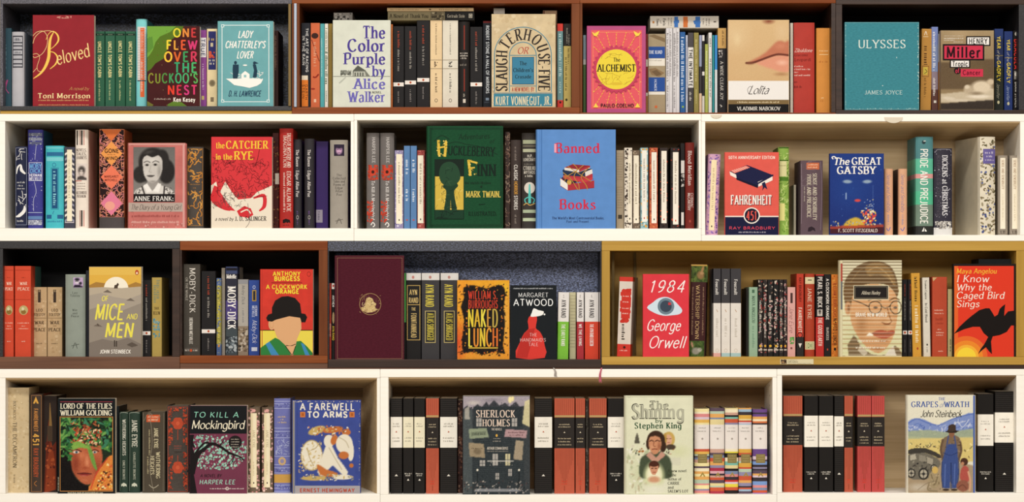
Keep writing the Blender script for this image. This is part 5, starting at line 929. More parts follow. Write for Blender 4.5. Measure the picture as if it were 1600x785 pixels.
P.grad(241, 300, '#1d3176', .5).ell(1330, 300, 40, 40, '#22458f', 1, op=.6).ell(1324, 284, 9, 3.6, '#8fa3b8', .5, 2).ell(1355, 284, 9, 3.6, '#8fa3b8', .5, -2).ell(1340, 313.5, 6, 2.6, '#d84a44', .4).line([(1322, 302), (1322, 311)], 1.4, '#a9c0dc').line([(1364, 290), (1364, 330)], .8, '#5a78b0', .7)
P.bits(1298, 262, 1380, 340, 14, .4, .7, ['#3a62aa', '#4a72b8', '#6a8cc4'], 3, asp=1.4).poly([(1318, 352), (1325, 344), (1338, 340), (1348, 346), (1350, 356), (1316, 356)], '#e0b83c', .9, 3, 2).bits(1346, 328, 1368, 352, 60, .8, 2, ['#e8783a', '#efc04a', '#d8483c', '#f0e0b0'], 5, asp=1.5).bits(1350, 312, 1368, 334, 26, .4, .9, ['#c9d8ea', '#7fa0d0', '#d8c87a'], 6, asp=1.4).bits(1298, 346, 1380, 354, 30, .5, 1.2, ['#8fa8c8', '#d8c06a', '#4a5a8a'], 8, asp=2).poly([(1297, 354), (1381, 351), (1381, 356), (1297, 359)], '#a8402c', .9, 0, 1).poly([(1297, 358), (1381, 355), (1381, 366), (1297, 366)], '#4a1c20', .9).noise(.02, 3)
fo(b, 1296.5, 1381, 240, '#1d3376', 'deep blue face-out paperback with small coloured lights along the bottom', P.out(), T('The', 1302, 247, 1327, 257.5, '#efece6', (.2, .5, 20, .9, .18, .06)), LN([(1302, 249), (1300, 246), (1304, 245), (1308, 250), (1306, 258)], 1.6, '#efece6', 'lettering'), T('GREAT', 1331, 246.5, 1377, 257.5, '#efece6', SB), T('GATSBY', 1308, 260.5, 1368, 271.8, '#efece6', SB), T('F. SCOTT FITZGERALD', 1310, 358, 1371, 363, '#efe2da', SE))
for i, x in enumerate((1382, 1404)):
    sp(b, x, x+13.5, 264, '#dba886', ('left', 'right')[i] + ' of two peach spines with blue handwriting beside the deep blue cover', V('Sense and Sensibility', x+3.6, 272, x+9, 332, '#5566a0', SC), GV(x+4.5, 336, x+7.5, 352, '#8f8aa8'), LN([(x+3, 357), (x+6, 361), (x+9, 355)], 1, '#4a62b8'), side='#5a4038', hard=True, d=.03)
sp(b, 1430.5, 1458, 214, '#85a89c', 'tall green banded spine with white vertical capitals and a black base', V('PRIDE AND PREJUDICE', 1438, 233, 1449, 350, '#f2efe8', SA), E(1443, 222.5, 3, 3, '#2b3c40'), R(1442.5, 220, 1446, 221.5, '#c8d2cc', n=0), PG([(1443, 362), (1440, 362), (1443.5, 355)], WH), PG([(1444.5, 362), (1448, 362), (1444.5, 357)], WH), bands=((213, 248, '#4f8286'), (248, 272, '#5fb89a'), (272, 279, '#d89a96'), (279, 299, '#5fa890'), (299, 320, '#55b890'), (320, 353.5, '#6f8576'), (353.5, 368, '#2b2c2a')), hard=True)
sp(b, 1459, 1488, 232, '#33303c', 'dark slate spine with frosty white lettering and a white base', V('DICKENS at CHRISTMAS', 1472, 243, 1480, 337, '#e2e0e4', SE), V('CHARLES DICKENS', 1464, 243, 1469, 338, '#5d5560', TH), SCAT(1460, 234, 1487, 346, 60, .3, .9, ['#8a8894', '#c2c0ca'], 4), SCAT(1461, 346, 1486, 358, 80, .8, 2, ['#bdb7b0', '#8f8a84', '#dcd8d2'], 5), LN([(1462, 238), (1465, 234), (1483, 234), (1486, 238)], .8, '#8a8894'), bands=((356, 369, '#dcdad8'),), hard=True)
sp(b, 1530, 1556, 214, '#e0d7c2', 'large cream flower-printed spine with a lilac label, turned to show its pale side', SCAT(1531, 216, 1555.4, 366, 150, .7, 1.8, ['#7a6a50', '#5a5438', '#8f8468', '#9a8f74'], 3, asp=2), SCAT(1531, 216, 1555.4, 366, 30, 1.2, 2.6, ['#5f6a9a', '#4a5484'], 5), R(1535, 233, 1555.4, 256, '#6a609c'), G(1538, 237, 1553, 240.5, '#d8cfe0'), G(1540, 243, 1551, 246, '#d8cfe0'), G(1538, 249, 1553, 251.4, '#c8bfd4'), yaw=11, side='#c9bda4', depth=.16, d=.02, hard=True)
for i, x in enumerate((1558.5, 1577)):
    sp(b, x, x+16.5, 243, '#8f8578', ('left', 'right')[i] + ' of two taupe spines with cream labels at the right end of the second tier', R(x+4, 247, x+12, 358, '#efe6d2'), V('SENSE AND SENSIBILITY', x+6.2, 250, x+10, 296, '#9a7a58', SE), GV(x+7, 304, x+9.4, 346, '#cbbd9c'), FR(x+1.5, 245, x+15, 364, .6, '#b0a596'), T('LB', x+4.5, 361, x+11.5, 365, '#3a342c', SB), hard=True, d=.04, depth=.12)
# ================================================================ TIER THREE
b = 'R3A'
for i, (x0, x1) in enumerate(((4.8, 21.5), (23, 48.5))):
    m = (x0+x1)/2+1; w = x1-x0
    sp(b, x0, x1, 416, '#cf4a30', ('first', 'second')[i] + ' of two tall orange-red spines at the left end of the third tier', G(m-3, 433, m+3, 435, '#8a2c1c'), T('WAR', m-w*.22, 441, m+w*.22, 445.5, '#f0d2bc', SE), T('PEACE', m-w*.36, 449.5, m+w*.36, 454, '#f0d2bc', SE), E(m, 485, 7 if i else 5.5, 7.4, '#b9a872'), E(m, 488, 4, 3.4, '#8a6a34'), E(m-1, 483, 2, 2.6, '#d8cfa6'), G(m-w*.36, 504, m+w*.36, 506, '#f0c2ac'), G(m-3, 509, m+3, 510.6, '#f0c2ac'), G(m-w*.3, 513, m+w*.3, 514.6, '#f0c2ac'), G(m-3, 533, m+3, 534.5, '#f4dcc8'), R(x0+1, 422, x1-1, 422.8, '#b03c24'), R(x0+1, 468, x1-1, 468.8, '#b03c24'), side='#4f7a70', d=.02)
for i, x in enumerate((50, 74)):
    m = x+11.5
    sp(b, x, x+23.4, 449, '#bfa27a', ('left', 'right')[i] + ' of two short tan spines with brown capitals on the third tier', SCAT(x+1, 452, x+22.4, 552, 40, 1, 3, ['#c9ae88', '#b3966e', '#cdb48e'], 4+i), R(m-2.2, 453, m+2.2, 473, '#3a2e26', n=0), E(m, 455, 1.4, 2, '#8a7658'), T('LEO', m-5, 483, m+5, 487, '#4a3624', AB), T('TOLSTOY', m-9, 490, m+9, 494, '#4a3624', AB), R(x+1, 497, x+22.4, 497.6, '#7a6244'), T('WAR', m-7, 502, m+7, 507, '#4a3624', SB), T('AND', m-3, 508.5, m+3, 510.5, '#7a5a3a', SE), T('PEACE', m-9.5, 513, m+9.5, 518, '#4a3624', SB), G(m-5, 536, m+5, 538, '#5a4630'), d=.06)
P = Paint(115, 434, 130, 450, '#c0a6cc')
P.ell(121, 440, 4.4, 5, '#d8cfd6', .4).ell(121, 437, 5, 3, '#2a2430', .5).poly([(114, 450), (117, 446), (124, 445), (130, 448), (130, 450)], '#1f1a26', 1, 0, 1).ell(126, 443, 3, 3, '#2a2430', .5).line([(118, 440), (123, 440)], 1, '#3a3440')
sp(b, 102, 133.5, 429, '#8f978d', 'thick grey-green spine with a tiny lilac portrait left of the landscape cover', P.out(), *[T(t, 117.5-w, y, 117.5+w, y+3.4, '#4a5048', SE) for t, y, w in (('Leo', 456, 4), ('Tolstoy', 460.5, 7.5), ('War', 483, 4), ('and', 488, 3.6), ('Peace', 492.5, 6))], LN([(114, 545), (118, 536), (121, 545)], .8, '#4a5048'), LN([(112, 541), (124, 538)], .7, '#4a5048'), hard=True, side='#20202a', d=.03)
sp(b, 134, 139, 423, '#3c3e46', 'dim grey book edge squeezed left of the landscape cover', d=.05)
hill = lambda pts, c: PG([(139.5, 559)] + pts + [(220.5, 559)], c)
fo(b, 139, 221, 417, '#8d8378', 'taupe face-out paperback with a yellow sky, white sun and yellow brush lettering',
   R(139.5, 417.5, 220.6, 452, '#dcae48', 'printed_picture'), R(139.5, 417.5, 220.6, 430, '#e0b856', 'printed_picture'), PG([(139.5, 446), (150, 441), (166, 443), (176, 447), (200, 446), (212, 441), (220.6, 444), (220.6, 452), (139.5, 452)], '#a67c3c'), E(181.5, 451, 19, 18, '#f2ead6', 40), hill([(139.5, 450), (160, 449), (190, 450.5), (220.5, 448)], '#b5a894'), hill([(139.5, 462), (158, 458), (176, 464), (200, 468), (220.5, 460)], '#a59a8c'), hill([(139.5, 484), (160, 478), (190, 486), (220.5, 474)], '#92887c'), hill([(139.5, 536), (160, 530), (180, 534), (200, 528), (220.5, 538)], '#7d736a'),
   PG([(178, 451), (179, 446), (182, 445), (184, 442), (186, 445), (184, 448), (184, 451)], '#4a3c30'), *[PG([(x-7, y), (x, y-4), (x+7, y+1)], '#6f645a') for x, y in ((204, 470), (153, 510), (206, 541), (168, 457))], LN([(152, 506), (154, 510)], 1, '#4a4038'), PG([(198, 539), (206, 535), (216, 540), (206, 543)], '#5a5048'), LN([(179, 532), (179, 542)], 1.8, '#3f3730', smooth=0), LN([(182, 533), (182, 542)], 1.8, '#3f3730', smooth=0),
   T('OF', 159, 463, 168.5, 470.5, '#e8dc58', (.2, .7, 40, 0, .15, .12)), T('MICE', 148, 476, 192, 499.5, '#e8dc58', (.16, .7, 40, 0, .15, .12)), T('AND', 198, 491, 214, 499, '#e8dc58', (.14, .7, 40, 0, .15, .12)), T('MEN', 163.5, 505.5, 207, 527, '#e8dc58', (.16, .7, 40, 0, .15, .12)), T('JOHN STEINBECK', 156, 547, 204, 552.5, '#f2ede4', (.2, .8, 30, 0, .1, .12)), E(214, 426, 2.8, 4, '#b0422a'), E(214, 427, 1.2, 2, '#f0e0c0'))
black_classic(b, 222, 236, 438, 518, 'black paperback spine with a white band right of the landscape cover', 21, 18)
sp(b, 237, 253, 434, '#b39a52', 'ochre yellow spine with faded blue writing near a dark wooden upright', GV(244.5, 438, 250, 470, '#7f8a72'), GV(240, 446, 245, 474, '#7f8a72'), T('SAUL', 241, 480, 249, 484, '#4a3a24', SB), T('BELLOW', 239.5, 487, 250, 492, '#4a3a24', SB), SCAT(239, 498, 250, 528, 40, .8, 2.2, ['#6f9aa0', '#8fb0ac', '#5a8a94'], 4), d=.045)
b = 'R3B'
sp(b, 284.8, 286.2, 500, '#5a8a94', 'sliver of a teal book at the left end of the narrow cherry bookcase', d=.05)
sp(b, 286.6, 313, 413, '#454039', 'large grey-brown spine with white capitals in the narrow cherry bookcase', V('MOBY-DICK', 296.5, 419, 305, 489, '#dcd6cc', SE), V('OR THE WHALE', 290, 434, 293.4, 470, '#b9b2a6', SE), V('HERMAN MELVILLE', 296, 497, 301, 538, '#dcd6cc', SE), R(289, 544, 310, 550, '#57504a'), G(289, 546, 296, 549, '#d0c8bc'), G(302, 546, 309, 549, '#d0c8bc'), E(298.5, 548, 1.8, 2.2, '#c8552c'), d=.028)
black_classic(b, 314.5, 337, 424, 515, 'black paperback with a white band in the narrow cherry bookcase', 24, 30)
sp(b, 338, 346, 435, '#8a8440', 'slim yellow and blue flecked spine beside the black banded paperback', GV(340, 442, 344, 542, '#d8c860'), SCAT(338.8, 436, 345.4, 552, 70, .6, 1.6, ['#4a5f90', '#6a7aa0', '#a39a4a'], 3), E(342, 541, 1.6, 2, '#c8883a'), bands=((434, 447, '#54688f'), (538, 557, '#4a5f86')))
sp(b, 352.5, 371, 417, '#2a2a38', 'black and purple spine with tall white capitals over a sea picture', V('MOBY-DICK', 356, 448, 368, 515, '#efece6', SX), R(353.5, 419, 370.4, 423, '#1c1a22'), G(354.5, 430, 369, 435, '#d8d4d0'), SCAT(353, 526, 370.4, 552, 70, 1, 2.6, ['#5f6a70', '#8a949a', '#2c3238', '#aab2b4'], 4), T('Melville', 354, 429, 369.4, 435.5, '#e2ded8', SB), bands=((416, 428, '#3a4468'), (470, 500, '#4a3f78'), (512, 557, '#3f484c')), side='#b5ada0', d=.03)
sp(b, 345.9, 352, 419, '#a89e90', 'pale grey page edge beside the black and purple spine', d=.05)
sp(b, 371.6, 388, 437, '#a8a39a', 'pale grey spine with a brown seascape foot between darker spines', V('Moby Dick', 378, 446, 382.5, 476, '#5a5c60', SI), GV(378.6, 482, 381.4, 506, '#7a7a7c'), SCAT(372, 512, 387.4, 550, 80, 1, 3, ['#6a5a48', '#8c7c68', '#b5aa9a', '#4f463c'], 5), R(372.4, 437.4, 387.6, 444, '#8f8f92'), bands=((510, 557, '#8a7b68'),))
sp(b, 388.4, 405.5, 438, '#2f4a94', 'royal blue spine with white script left of the red cover with a black hat', V('HERMAN', 398.5, 478, 402, 494, '#d5dcee', SE), V('MELVILLE', 394, 478, 397.5, 496, '#d5dcee', SE), V('Moby-Dick', 394.5, 500, 401.5, 536, '#e2e6f2', SC), E(397, 449, 2.2, 2.6, '#c9d2e8', ring=.8), R(394, 453.5, 400.5, 471, '#b5923c', n=0), R(395.5, 455, 399, 469.5, '#2a2c3a', n=0), R(393, 543, 402, 549, '#c9cfdc', n=0))
cl = '#1a1614'
fo(b, 406.5, 489, 421, '#cb3a2e', 'red face-out paperback with a black rounded hat shape above tan, green and yellow',
   R(407, 516.5, 488.6, 555.5, '#e2d050', 'printed_picture'), R(407, 515.8, 488.6, 517, cl, 'printed_picture', 0), R(409, 421.5, 410, 555, '#b53428', 'groove_tone', 0), T('ANTHONY', 426.5, 424.8, 469.5, 431.2, '#e8d23c', AX), T('BURGESS', 428.5, 432.6, 468.5, 438.8, '#e8d23c', AX), R(424, 441.6, 472, 442.6, '#7a2018', 'printed_panel', 0), T('A CLOCKWORK', 416, 445.4, 480, 451.6, '#e8d23c', AX), T('ORANGE', 430.5, 453, 467, 459, '#e8d23c', AX), E(482.6, 428.6, 3, 4, '#8a2820', ring=.8),  # thin darker red strip is painted shade for the hinge crease
   PG([(407, 544), (418, 536), (430, 528), (446, 536), (470, 533), (480, 542), (488.6, 552), (488.6, 555.5), (407, 555.5)], '#2f7a3c'), PG([(428, 514), (433, 528), (446, 540), (454, 549), (462, 541), (466, 520)], '#d8a678'), PG([(415, 538), (421, 534), (436, 555.5), (424, 555.5)], '#3f86b4'), PG([(470, 536), (475, 538), (484, 555.5), (477, 555.5)], '#3f86b4'),
   PG([(425, 494), (470, 492), (471, 514), (464, 530), (456, 541), (446, 538), (436, 526), (426, 512)], '#d8a678'), E(424.5, 507, 5, 9, '#d8a678'), E(424.5, 507, 3, 6, '#c08c60', ring=.8), PG([(416, 497), (419, 492), (425, 490), (425, 481), (430, 470), (440, 464), (450, 463), (461, 466), (469, 475), (471, 490), (477, 491), (480, 496), (477, 504), (471, 504), (469, 497), (452, 494.5), (431, 500), (425, 503), (418, 502)], cl), LN([(447, 540), (454, 541), (462, 538)], 1, cl), PG([(447, 541), (461, 541), (458, 555.5), (455, 555.5)], '#d8a678'), LN([(446, 541), (456, 555)], 1, cl, smooth=0), LN([(462, 541), (457, 555)], 1, cl, smooth=0), mat=M_WORN)
b = 'R3C'
sp(b, 508.8+5.8, 517.8, 443, '#a83a2c', 'slim red spine left of the large maroon book', GV(515.2, 506, 517.2, 528, '#e2b8a8'), d=.02)
sp(b, 518, 523.4, 442, '#1a1816', 'slim black spine with white capitals touching the large maroon book', V('ANTHEM', 519.4, 462, 522.4, 480, '#e2ded6', AB), R(518.4, 443, 523, 452, '#ded8d0', n=0), E(520.8, 447, 1.4, 2, '#b5342c', 8), E(521, 497, 1.8, 9, '#a8906a'), V('AYN RAND', 519.4, 510, 522.4, 532, '#d8b83c', AB), d=.02)
fo(b, 524, 631, 399.5, '#4d1d29', 'large maroon cloth face-out hardcover with a small round gold emblem', FR(527, 403, 628.5, 561, .6, '#8a6a50'), FR(524.4, 400, 630.6, 562, .5, '#6a3a3c'), E(578.5, 475.5, 17, 17, '#a5885a', 44, ring=.8), WIG(562, 460, 595, 491, 46, .7, ['#a08256', '#7a5a40'], 4, 3, curl=.2),
   E(578, 476, 14.4, 14.4, '#4d1d29', 40), PG([(573, 466), (577, 464.5), (582, 467), (584, 472), (588, 475), (586, 480), (590, 484), (583, 488), (574, 489), (566, 486), (564, 481), (570, 479), (571, 472)], '#c9ae78'), WIG(566, 466, 588, 488, 34, .6, ['#6a4a38', '#e2cc98', '#8a6a4a'], 6, 6), mat=M_CLOTH, hard=True)
sp(b, 630.8, 634.4, 427, '#4f9a4e', 'sliver of a bright green spine right of the large maroon book', bands=((504, 563, '#1c1a1a'),), d=.032)
sp(b, 634.6, 658, 427, '#1b1919', 'black spine with gold boxed capitals and a white top right of the maroon book', FR(636, 446, 656.5, 532, .9, '#c9a860'), R(637, 476, 655.5, 477, '#c9a860', n=0), T('AYN', 640, 453, 652, 461, '#d3b878', AX), T('RAND', 639, 465.5, 653.5, 473.5, '#d3b878', AX), V('FOUNTAINHEAD', 642.5, 490, 650.5, 528, '#d3b878', AX), T('THE', 643, 481, 649.5, 485.5, '#d3b878', AB), E(645.5, 433.5, 2, 2.4, '#c08078'), bands=((426, 438, '#d5d2ce'),), depth=.12)
for i, x in enumerate((658.6, 688.2)):
    sp(b, x, x+28.4, 427, '#3b393b', ('left', 'right')[i] + ' of two charcoal spines with yellow vertical capitals and white tops', V('AYN RAND', x+6.5, 445, x+19, 480, '#d3c34c', AX), FR(x+5.5, 486, x+22, 536, .9, '#cbb874'), R(x+7.5, 488, x+20.5, 534, '#2a2a28', n=0), V('ATLAS SHRUGGED', x+9, 490, x+19, 532, '#d3c34c', AX), E(x+13.5, 433.5, 2, 2.4, '#b58078'), bands=((426, 438, '#d5d2ce'),), depth=.12)
P = Paint(714.5, 438.5, 795.5, 561, '#e2a02c')
P.grad(438, 561, '#d8702a', .35).ell(722, 450, 20, 24, '#e8902c', 1, op=.7).ell(716, 535, 16, 40, '#cc4426', 1, op=.85).ell(790, 500, 10, 60, '#e0b25a', 1, op=.6).ell(786, 452, 18, 16, '#e8c030', 1, op=.8).ell(760, 556, 40, 8, '#d89a3c', 1, op=.7)
P.poly([(724, 450), (740, 446), (760, 451), (772, 447), (785, 446), (790, 460), (787, 480), (789, 506), (786, 540), (788, 552), (770, 551), (752, 555), (736, 550), (724, 552), (722, 530), (725, 500), (720, 480), (725, 466)], '#191413', 1, 2, 1).bits(716, 444, 794, 556, 130, .5, 1.6, ['#191413', '#2a1c14'], 4, keep=lambda x, y: not (730 < x < 781 and 456 < y < 546), asp=1.6).bits(720, 446, 792, 554, 60, .5, 1.2, ['#e09a2c', '#d8702a'], 6, keep=lambda x, y: not (731 < x < 780 and 455 < y < 547), asp=1.8).noise(.05, 3, 2)
fo(b, 714.5, 796, 438, '#d8922c', 'yellow-orange face-out paperback with jumbled block letters on a ragged black patch', P.out(), T('WILLIAM S.', 732, 455, 777.5, 467.5, MUL('#c23a28', '#b5382c', '#c8462c'), AX), T('BURROUGHS', 732, 469.5, 778, 482, MUL('#c8442a', '#b5342a'), AX), T('NAKED', 731.5, 484, 778, 511, MUL('#e0c83c', '#d8b034', '#e2d24a', '#c8923a', '#b8a04a'), (.24, .8, 0, 0, 0, .14)), T('LUNCH', 732, 513.5, 778.5, 541.5, MUL('#e2d24a', '#d88a34', '#dcc03c', '#e09a34', '#d87030'), (.24, .8, 0, 0, 0, .14)), R(732, 543, 778, 545, '#c9a83c', 'lettering', 0), mat=M_WORN, thick=.024)
fo(b, 797, 869.5, 446, '#0f151a', 'black face-out book with white capitals and a red bell shape under a white wedge', G(802, 450, 864, 452, '#c9ccd0'), T('MARGARET', 810, 458, 856.5, 464.5, '#eef0f0', TH), T('ATWOOD', 802.5, 468, 864, 477.8, '#f2f4f4', (.13, .9, 0, 0, 0, .2)),
   PG([(832, 494), (838, 493.5), (839, 501), (837, 513), (843, 518), (848, 527), (851, 540), (851, 559.5), (806, 559.5), (812, 536), (819, 521), (826, 514), (824.5, 503), (827, 495)], '#d33a32', smooth=2), PG([(826, 515), (836, 513), (832, 530), (824, 559.5), (806, 559.5), (813, 534), (820, 521)], '#b52e28', smooth=0), PG([(829, 495), (831, 489), (834, 482), (841, 485), (849.5, 487), (848, 492), (843, 494), (836, 495)], '#efefec', smooth=2), E(850.8, 491.6, 1.4, 1.4, '#efefec', 10),
   T('THE', 827.5, 521, 839, 526, '#eec8c4', TH), T("HANDMAID'S", 812.5, 529, 853, 534, '#eec8c4', TH), T('TALE', 826, 536, 840.5, 541, '#eec8c4', TH))
def rand_spine(x0, x1, c, lab, t, **kw):
    m = (x0+x1)/2; w = min(7, (x1-x0)*.46)
    sp(b, x0, x1, 457, '#e2dedb', lab, V('AYN RAND', m-w/2, 469, m+w/2, 497, '#2a2628', AB), V(t, m-w*.4, 507, m+w*.4, 541, '#efe9e4', AX), GV(m-1, 461, m+1, 466, '#8a8486'), bands=((503, 563, c),), **kw)
rand_spine(870.5, 888, '#79b83c', 'white and lime green spine right of the black face-out cover', 'THE EARLY RAND', d=.02, lean=1)
sp(b, 889.5, 900, 457, '#c6c09c', 'cream book with its leafy page edge between the lime and red based spines', *[R(891, y, 899, y+.7, '#a49e80', n=0) for y in range(462, 545, 5)], d=.05)
rand_spine(901, 912.5, '#a83038', 'narrow white and crimson spine near the oak upright', 'WE THE LIVING', d=.03)
rand_spine(913.6, 935.4, '#d3432c', 'wide white and orange-red spine near the oak upright', 'THE AYN RAND LEXICON', d=.03)
sp(b, 935.9, 937.8, 457, '#e2dedb', 'sliver of a white and red spine against the oak upright', bands=((503, 563, '#d3432c'),), d=.03)
b = 'R3D'
sp(b, 963.5, 985, 433, '#d8cfc4', 'white and red spine tilted beside the red eye cover, a red burst at its middle', SCAT(966, 451, 983, 505, 26, 2, 5, ['#c9382c', '#c43226'], 3), R(968, 457, 982, 498, '#c9382c'), *[G(970, y, 980, y+2, '#efd8cc') for y in (462, 471, 481, 489)], GV(970, 507, 975, 534, '#3a322c'), E(975, 543, 2, 2, '#3a1a14'), G(968, 547, 980, 549, '#f0c8bc'), bands=((432, 440, '#c9382c'), (538, 559, '#c9382c')), lean=2.0, side='#a39a90', d=.035, depth=.13, yaw=-8)
fo(b, 1004.5, 1076.5, 428.5, '#d93742', 'red face-out paperback with a large pale eye and white brush handwriting', T('1984', 1014, 439, 1068, 457, '#f4ecea', (.11, .7, 30, 0, .3, .22)), PG([(1011, 481), (1020, 473), (1030, 466), (1042, 464.5), (1052, 469), (1060, 477), (1066, 485), (1062, 491), (1050, 493), (1036, 493.5), (1022, 489)], '#cfdfec', smooth=3), E(1040.5, 479, 13, 13, '#6b7f8d', 36), E(1040.5, 479, 9, 9, '#3b4757', 32), R(1044, 473, 1048.5, 477, '#c43a40', 'printed_picture', 0),
   T('George', 1010, 500, 1062, 517, '#f4ecea', (.1, .7, 30, 0, .28, .1)), T('Orwell', 1013, 526, 1069, 544, '#f4ecea', (.1, .7, 30, 0, .3, .1)))
P = Paint(1077.5, 414.5, 1103, 441, '#4a5a2a')
P.bits(1077, 414, 1103, 441, 40, 1, 2.5, ['#3a4a20', '#5f6f34', '#2f3c1c'], 3).ell(1092, 430, 7, 8, '#8a6a44', .4).ell(1095, 421, 2.4, 6, '#a07a50', .4, 15).ell(1094, 427, 4, 3, '#a8845a', .5).noise(.06, 2)
P2 = Paint(1075.5, 533, 1100, 560, '#3f5426')
P2.bits(1075, 533, 1100, 560, 30, 1, 2.5, ['#2f421c', '#4f6430'], 5).ell(1087, 549, 8, 7, '#8f8c80', .4).ell(1081, 539, 2, 6, '#b58a70', .4, -15).ell(1093, 547, 4, 4, '#a8a498', .4).ell(1094, 546, 1, 1, '#1c1814', .4).noise(.06, 4)
sp(b, 1076, 1101.5, 413, '#3a1a1a', 'dark maroon leaning spine with animal pictures at top and bottom beside the eye cover', P.out(), P2.out(), V('WATERSHIP DOWN', 1085.5, 446, 1091, 530, '#c0a070', SE), GV(1096, 449, 1098.4, 524, '#9a7a60'), GV(1079.5, 449, 1081.8, 524, '#9a7a60'), R(1077, 413.6, 1102, 416, '#b5924a'), hard=True, lean=1.2, yaw=-6, side='#2a1a14', d=.026, depth=.11, bulge=.001)
for i, (x0, x1) in enumerate(((1114.5, 1126.5), (1127, 1141), (1141.5, 1158))):
    m = (x0+x1)/2
    sp(b, x0, x1, 420, '#e0dad2', ('first', 'second', 'third')[i] + ' of three white spines with charcoal tops right of the dark maroon spine', V('Foucault', m-2.4, 437, m+2.4, 461, '#dcd8d2', SB), LN([(m-1, 484), (m+1, 488)], .9, '#b08a6a'), GV(m-1.8, 498, m+2, 528, '#bdb4a8', i), E(m, 548, 2.6, 2.8, '#c9c0b4', ring=.7), bands=((419, 474, '#3b393c'), (552, 559, ('#dba8a0', '#a6c6c8', '#a6c6c8')[i])), side='#3f3d40' if 0 else '#d3cdc6', d=.022, yaw=0)
sp(b, 1166, 1169.8, 451, '#2c2a26', 'thin near black spine left of the mint green spine', d=.05)
sp(b, 1170.2, 1184, 449, '#93b096', 'mint green spine with dark capitals on the oak shelf', V('MAYA ANGELOU', 1175, 463, 1179.6, 505, '#2c4a3a', SE), GV(1175.4, 510, 1178.8, 544, '#6f8f78'), R(1175, 453, 1179, 458, '#4a6a54', n=0))
for i, (x0, x1, c) in enumerate(((1184.4, 1192, '#262221'), (1192.3, 1199, '#2f2826'), (1199.3, 1208, '#1f1d1d'), (1208.3, 1217, '#1c1b1c'), (1217.3, 1224, '#2b2524'), (1224.3, 1230, '#2a2022'))):
    m = (x0+x1)/2; w = x1-x0
    sp(b, x0, x1, 437, c, ('first', 'second', 'third', 'fourth', 'fifth', 'sixth')[i] + ' from left of six slim black spines with bright flecks, right of the mint spine', GV(m-w*.2, (470, 465, 462, 472, 468, 470)[i], m+w*.2, (520, 528, 524, 512, 530, 516)[i], '#dcd2c6', i), SCAT(x0+.7, 438, x1-.7, 552, 46, .5, 1.5, ['#8a3a34', '#c9b8a8', '#6a5a50', '#b58a8a', '#4a4442'], 3+i, asp=2), E(m, 541, w*.24, 2, '#d8a83c', 10), R(x0+.8, 546, x1-.8, 548, '#c9c0b4', n=0), d=.033+.001*(i % 3))
sp(b, 1230.3, 1243, 449, '#d6a39c', 'dusty pink spine with dark script and a green bird spot', R(1235, 458, 1238.6, 474, '#4a3230', n=0), V('Jane Eyre', 1233.5, 480, 1240, 520, '#6a3a3a', SC), SCAT(1234, 527, 1241, 538, 30, .8, 2, ['#6fa85a', '#4f8a44'], 3), R(1235, 543, 1238, 546, '#7a4a46', n=0))
sp(b, 1244.4, 1256, 428, '#b53a28', 'red spine with a black foot and vertical black capitals beside the dusty pink spine', V('FAHRENHEIT', 1247.4, 481, 1252.6, 520, '#e2d2c4', AX), V('RAY BRADBURY', 1248.4, 434, 1252, 472, '#5a1c14', AB), E(1250, 524, 4.2, 4.2, '#2a2422'), E(1250, 524, 3, 3, '#c9483a'), PG([(1247.5, 537), (1253, 537), (1250, 544)], '#ded6cc'), bands=((527, 559, '#2a2624'),))
sp(b, 1257.4, 1273, 428, '#a83e28', 'brick red spine with two cream boxes and white capitals', R(1258, 433.5, 1272.4, 444, '#d8cba2'), LN([(1262, 438), (1268, 438)], 1.4, '#3a3a2a', smooth=0), V('JANE EYRE', 1262, 450, 1267.6, 499, '#e2cdb4', SE), R(1258, 534, 1272.4, 546.5, '#d8d0a2'), FR(1259.4, 535.6, 1271, 545, .6, '#6a7a4a'), T('DII', 1261.5, 537.4, 1269, 543.4, '#5a7a4a', AB), hard=True)
P = Paint(1277, 484, 1285, 494, '#c9c0b8')
P.ell(1281, 489, 2.6, 3.6, '#6a6460', .5).ell(1281, 486.4, 2.6, 2, '#1f1c1a', .5)
sp(b, 1274.4, 1287.6, 429, '#1c1818', 'black over red spine with white capitals and a tiny photo at its middle', V('PEARL S. BUCK', 1278, 433, 1284.4, 481, '#e6ded6', AX), P.out(), V('THE GOOD EARTH', 1278.4, 497, 1284.4, 541, '#efd8cc', AX), bands=((496, 559, '#b52f2a'), (428, 431, '#b52f2a')))
sp(b, 1288, 1298.4, 429, '#1d1b1c', 'slim black spine with white capitals left of the mottled orange spine', V('A CLOCKWORK ORANGE', 1291, 436, 1295, 500, '#dcd6ce', AB), V('BURGESS', 1291.4, 512, 1294.6, 532, '#b9b2a8', AB), R(1292, 545, 1294, 548, '#b5442c', n=0))
sp(b, 1298.8, 1310.4, 429, '#c9762c', 'mottled orange spine with dark red and black jagged capitals', V('WILLIAM S BURROUGHS', 1302, 443, 1307, 496, '#8a2c1c', AX), V('NAKED LUNCH', 1302, 498, 1307.4, 540, '#1f1814', AX), SCAT(1299.6, 430, 1309.8, 556, 60, .6, 1.6, ['#b5601f', '#dc9a44', '#a8541c'], 3), E(1304.6, 546, 1.8, 2.4, '#1f1814'))
P = Paint(1316.5, 408, 1409, 556, '#e3dcbc', 1.15)
st_ = lambda c, y0, y1, n, w=1.6, o=.55: [P.line([(1316, y0+(y1-y0)*i/n), (1409, y0+(y1-y0)*i/n)], w, c, o, 0) for i in range(n)]
P.grad(408, 556, '#cfcf9c', .8).ell(1340, 530, 26, 30, '#b9c290', 1, op=.6)
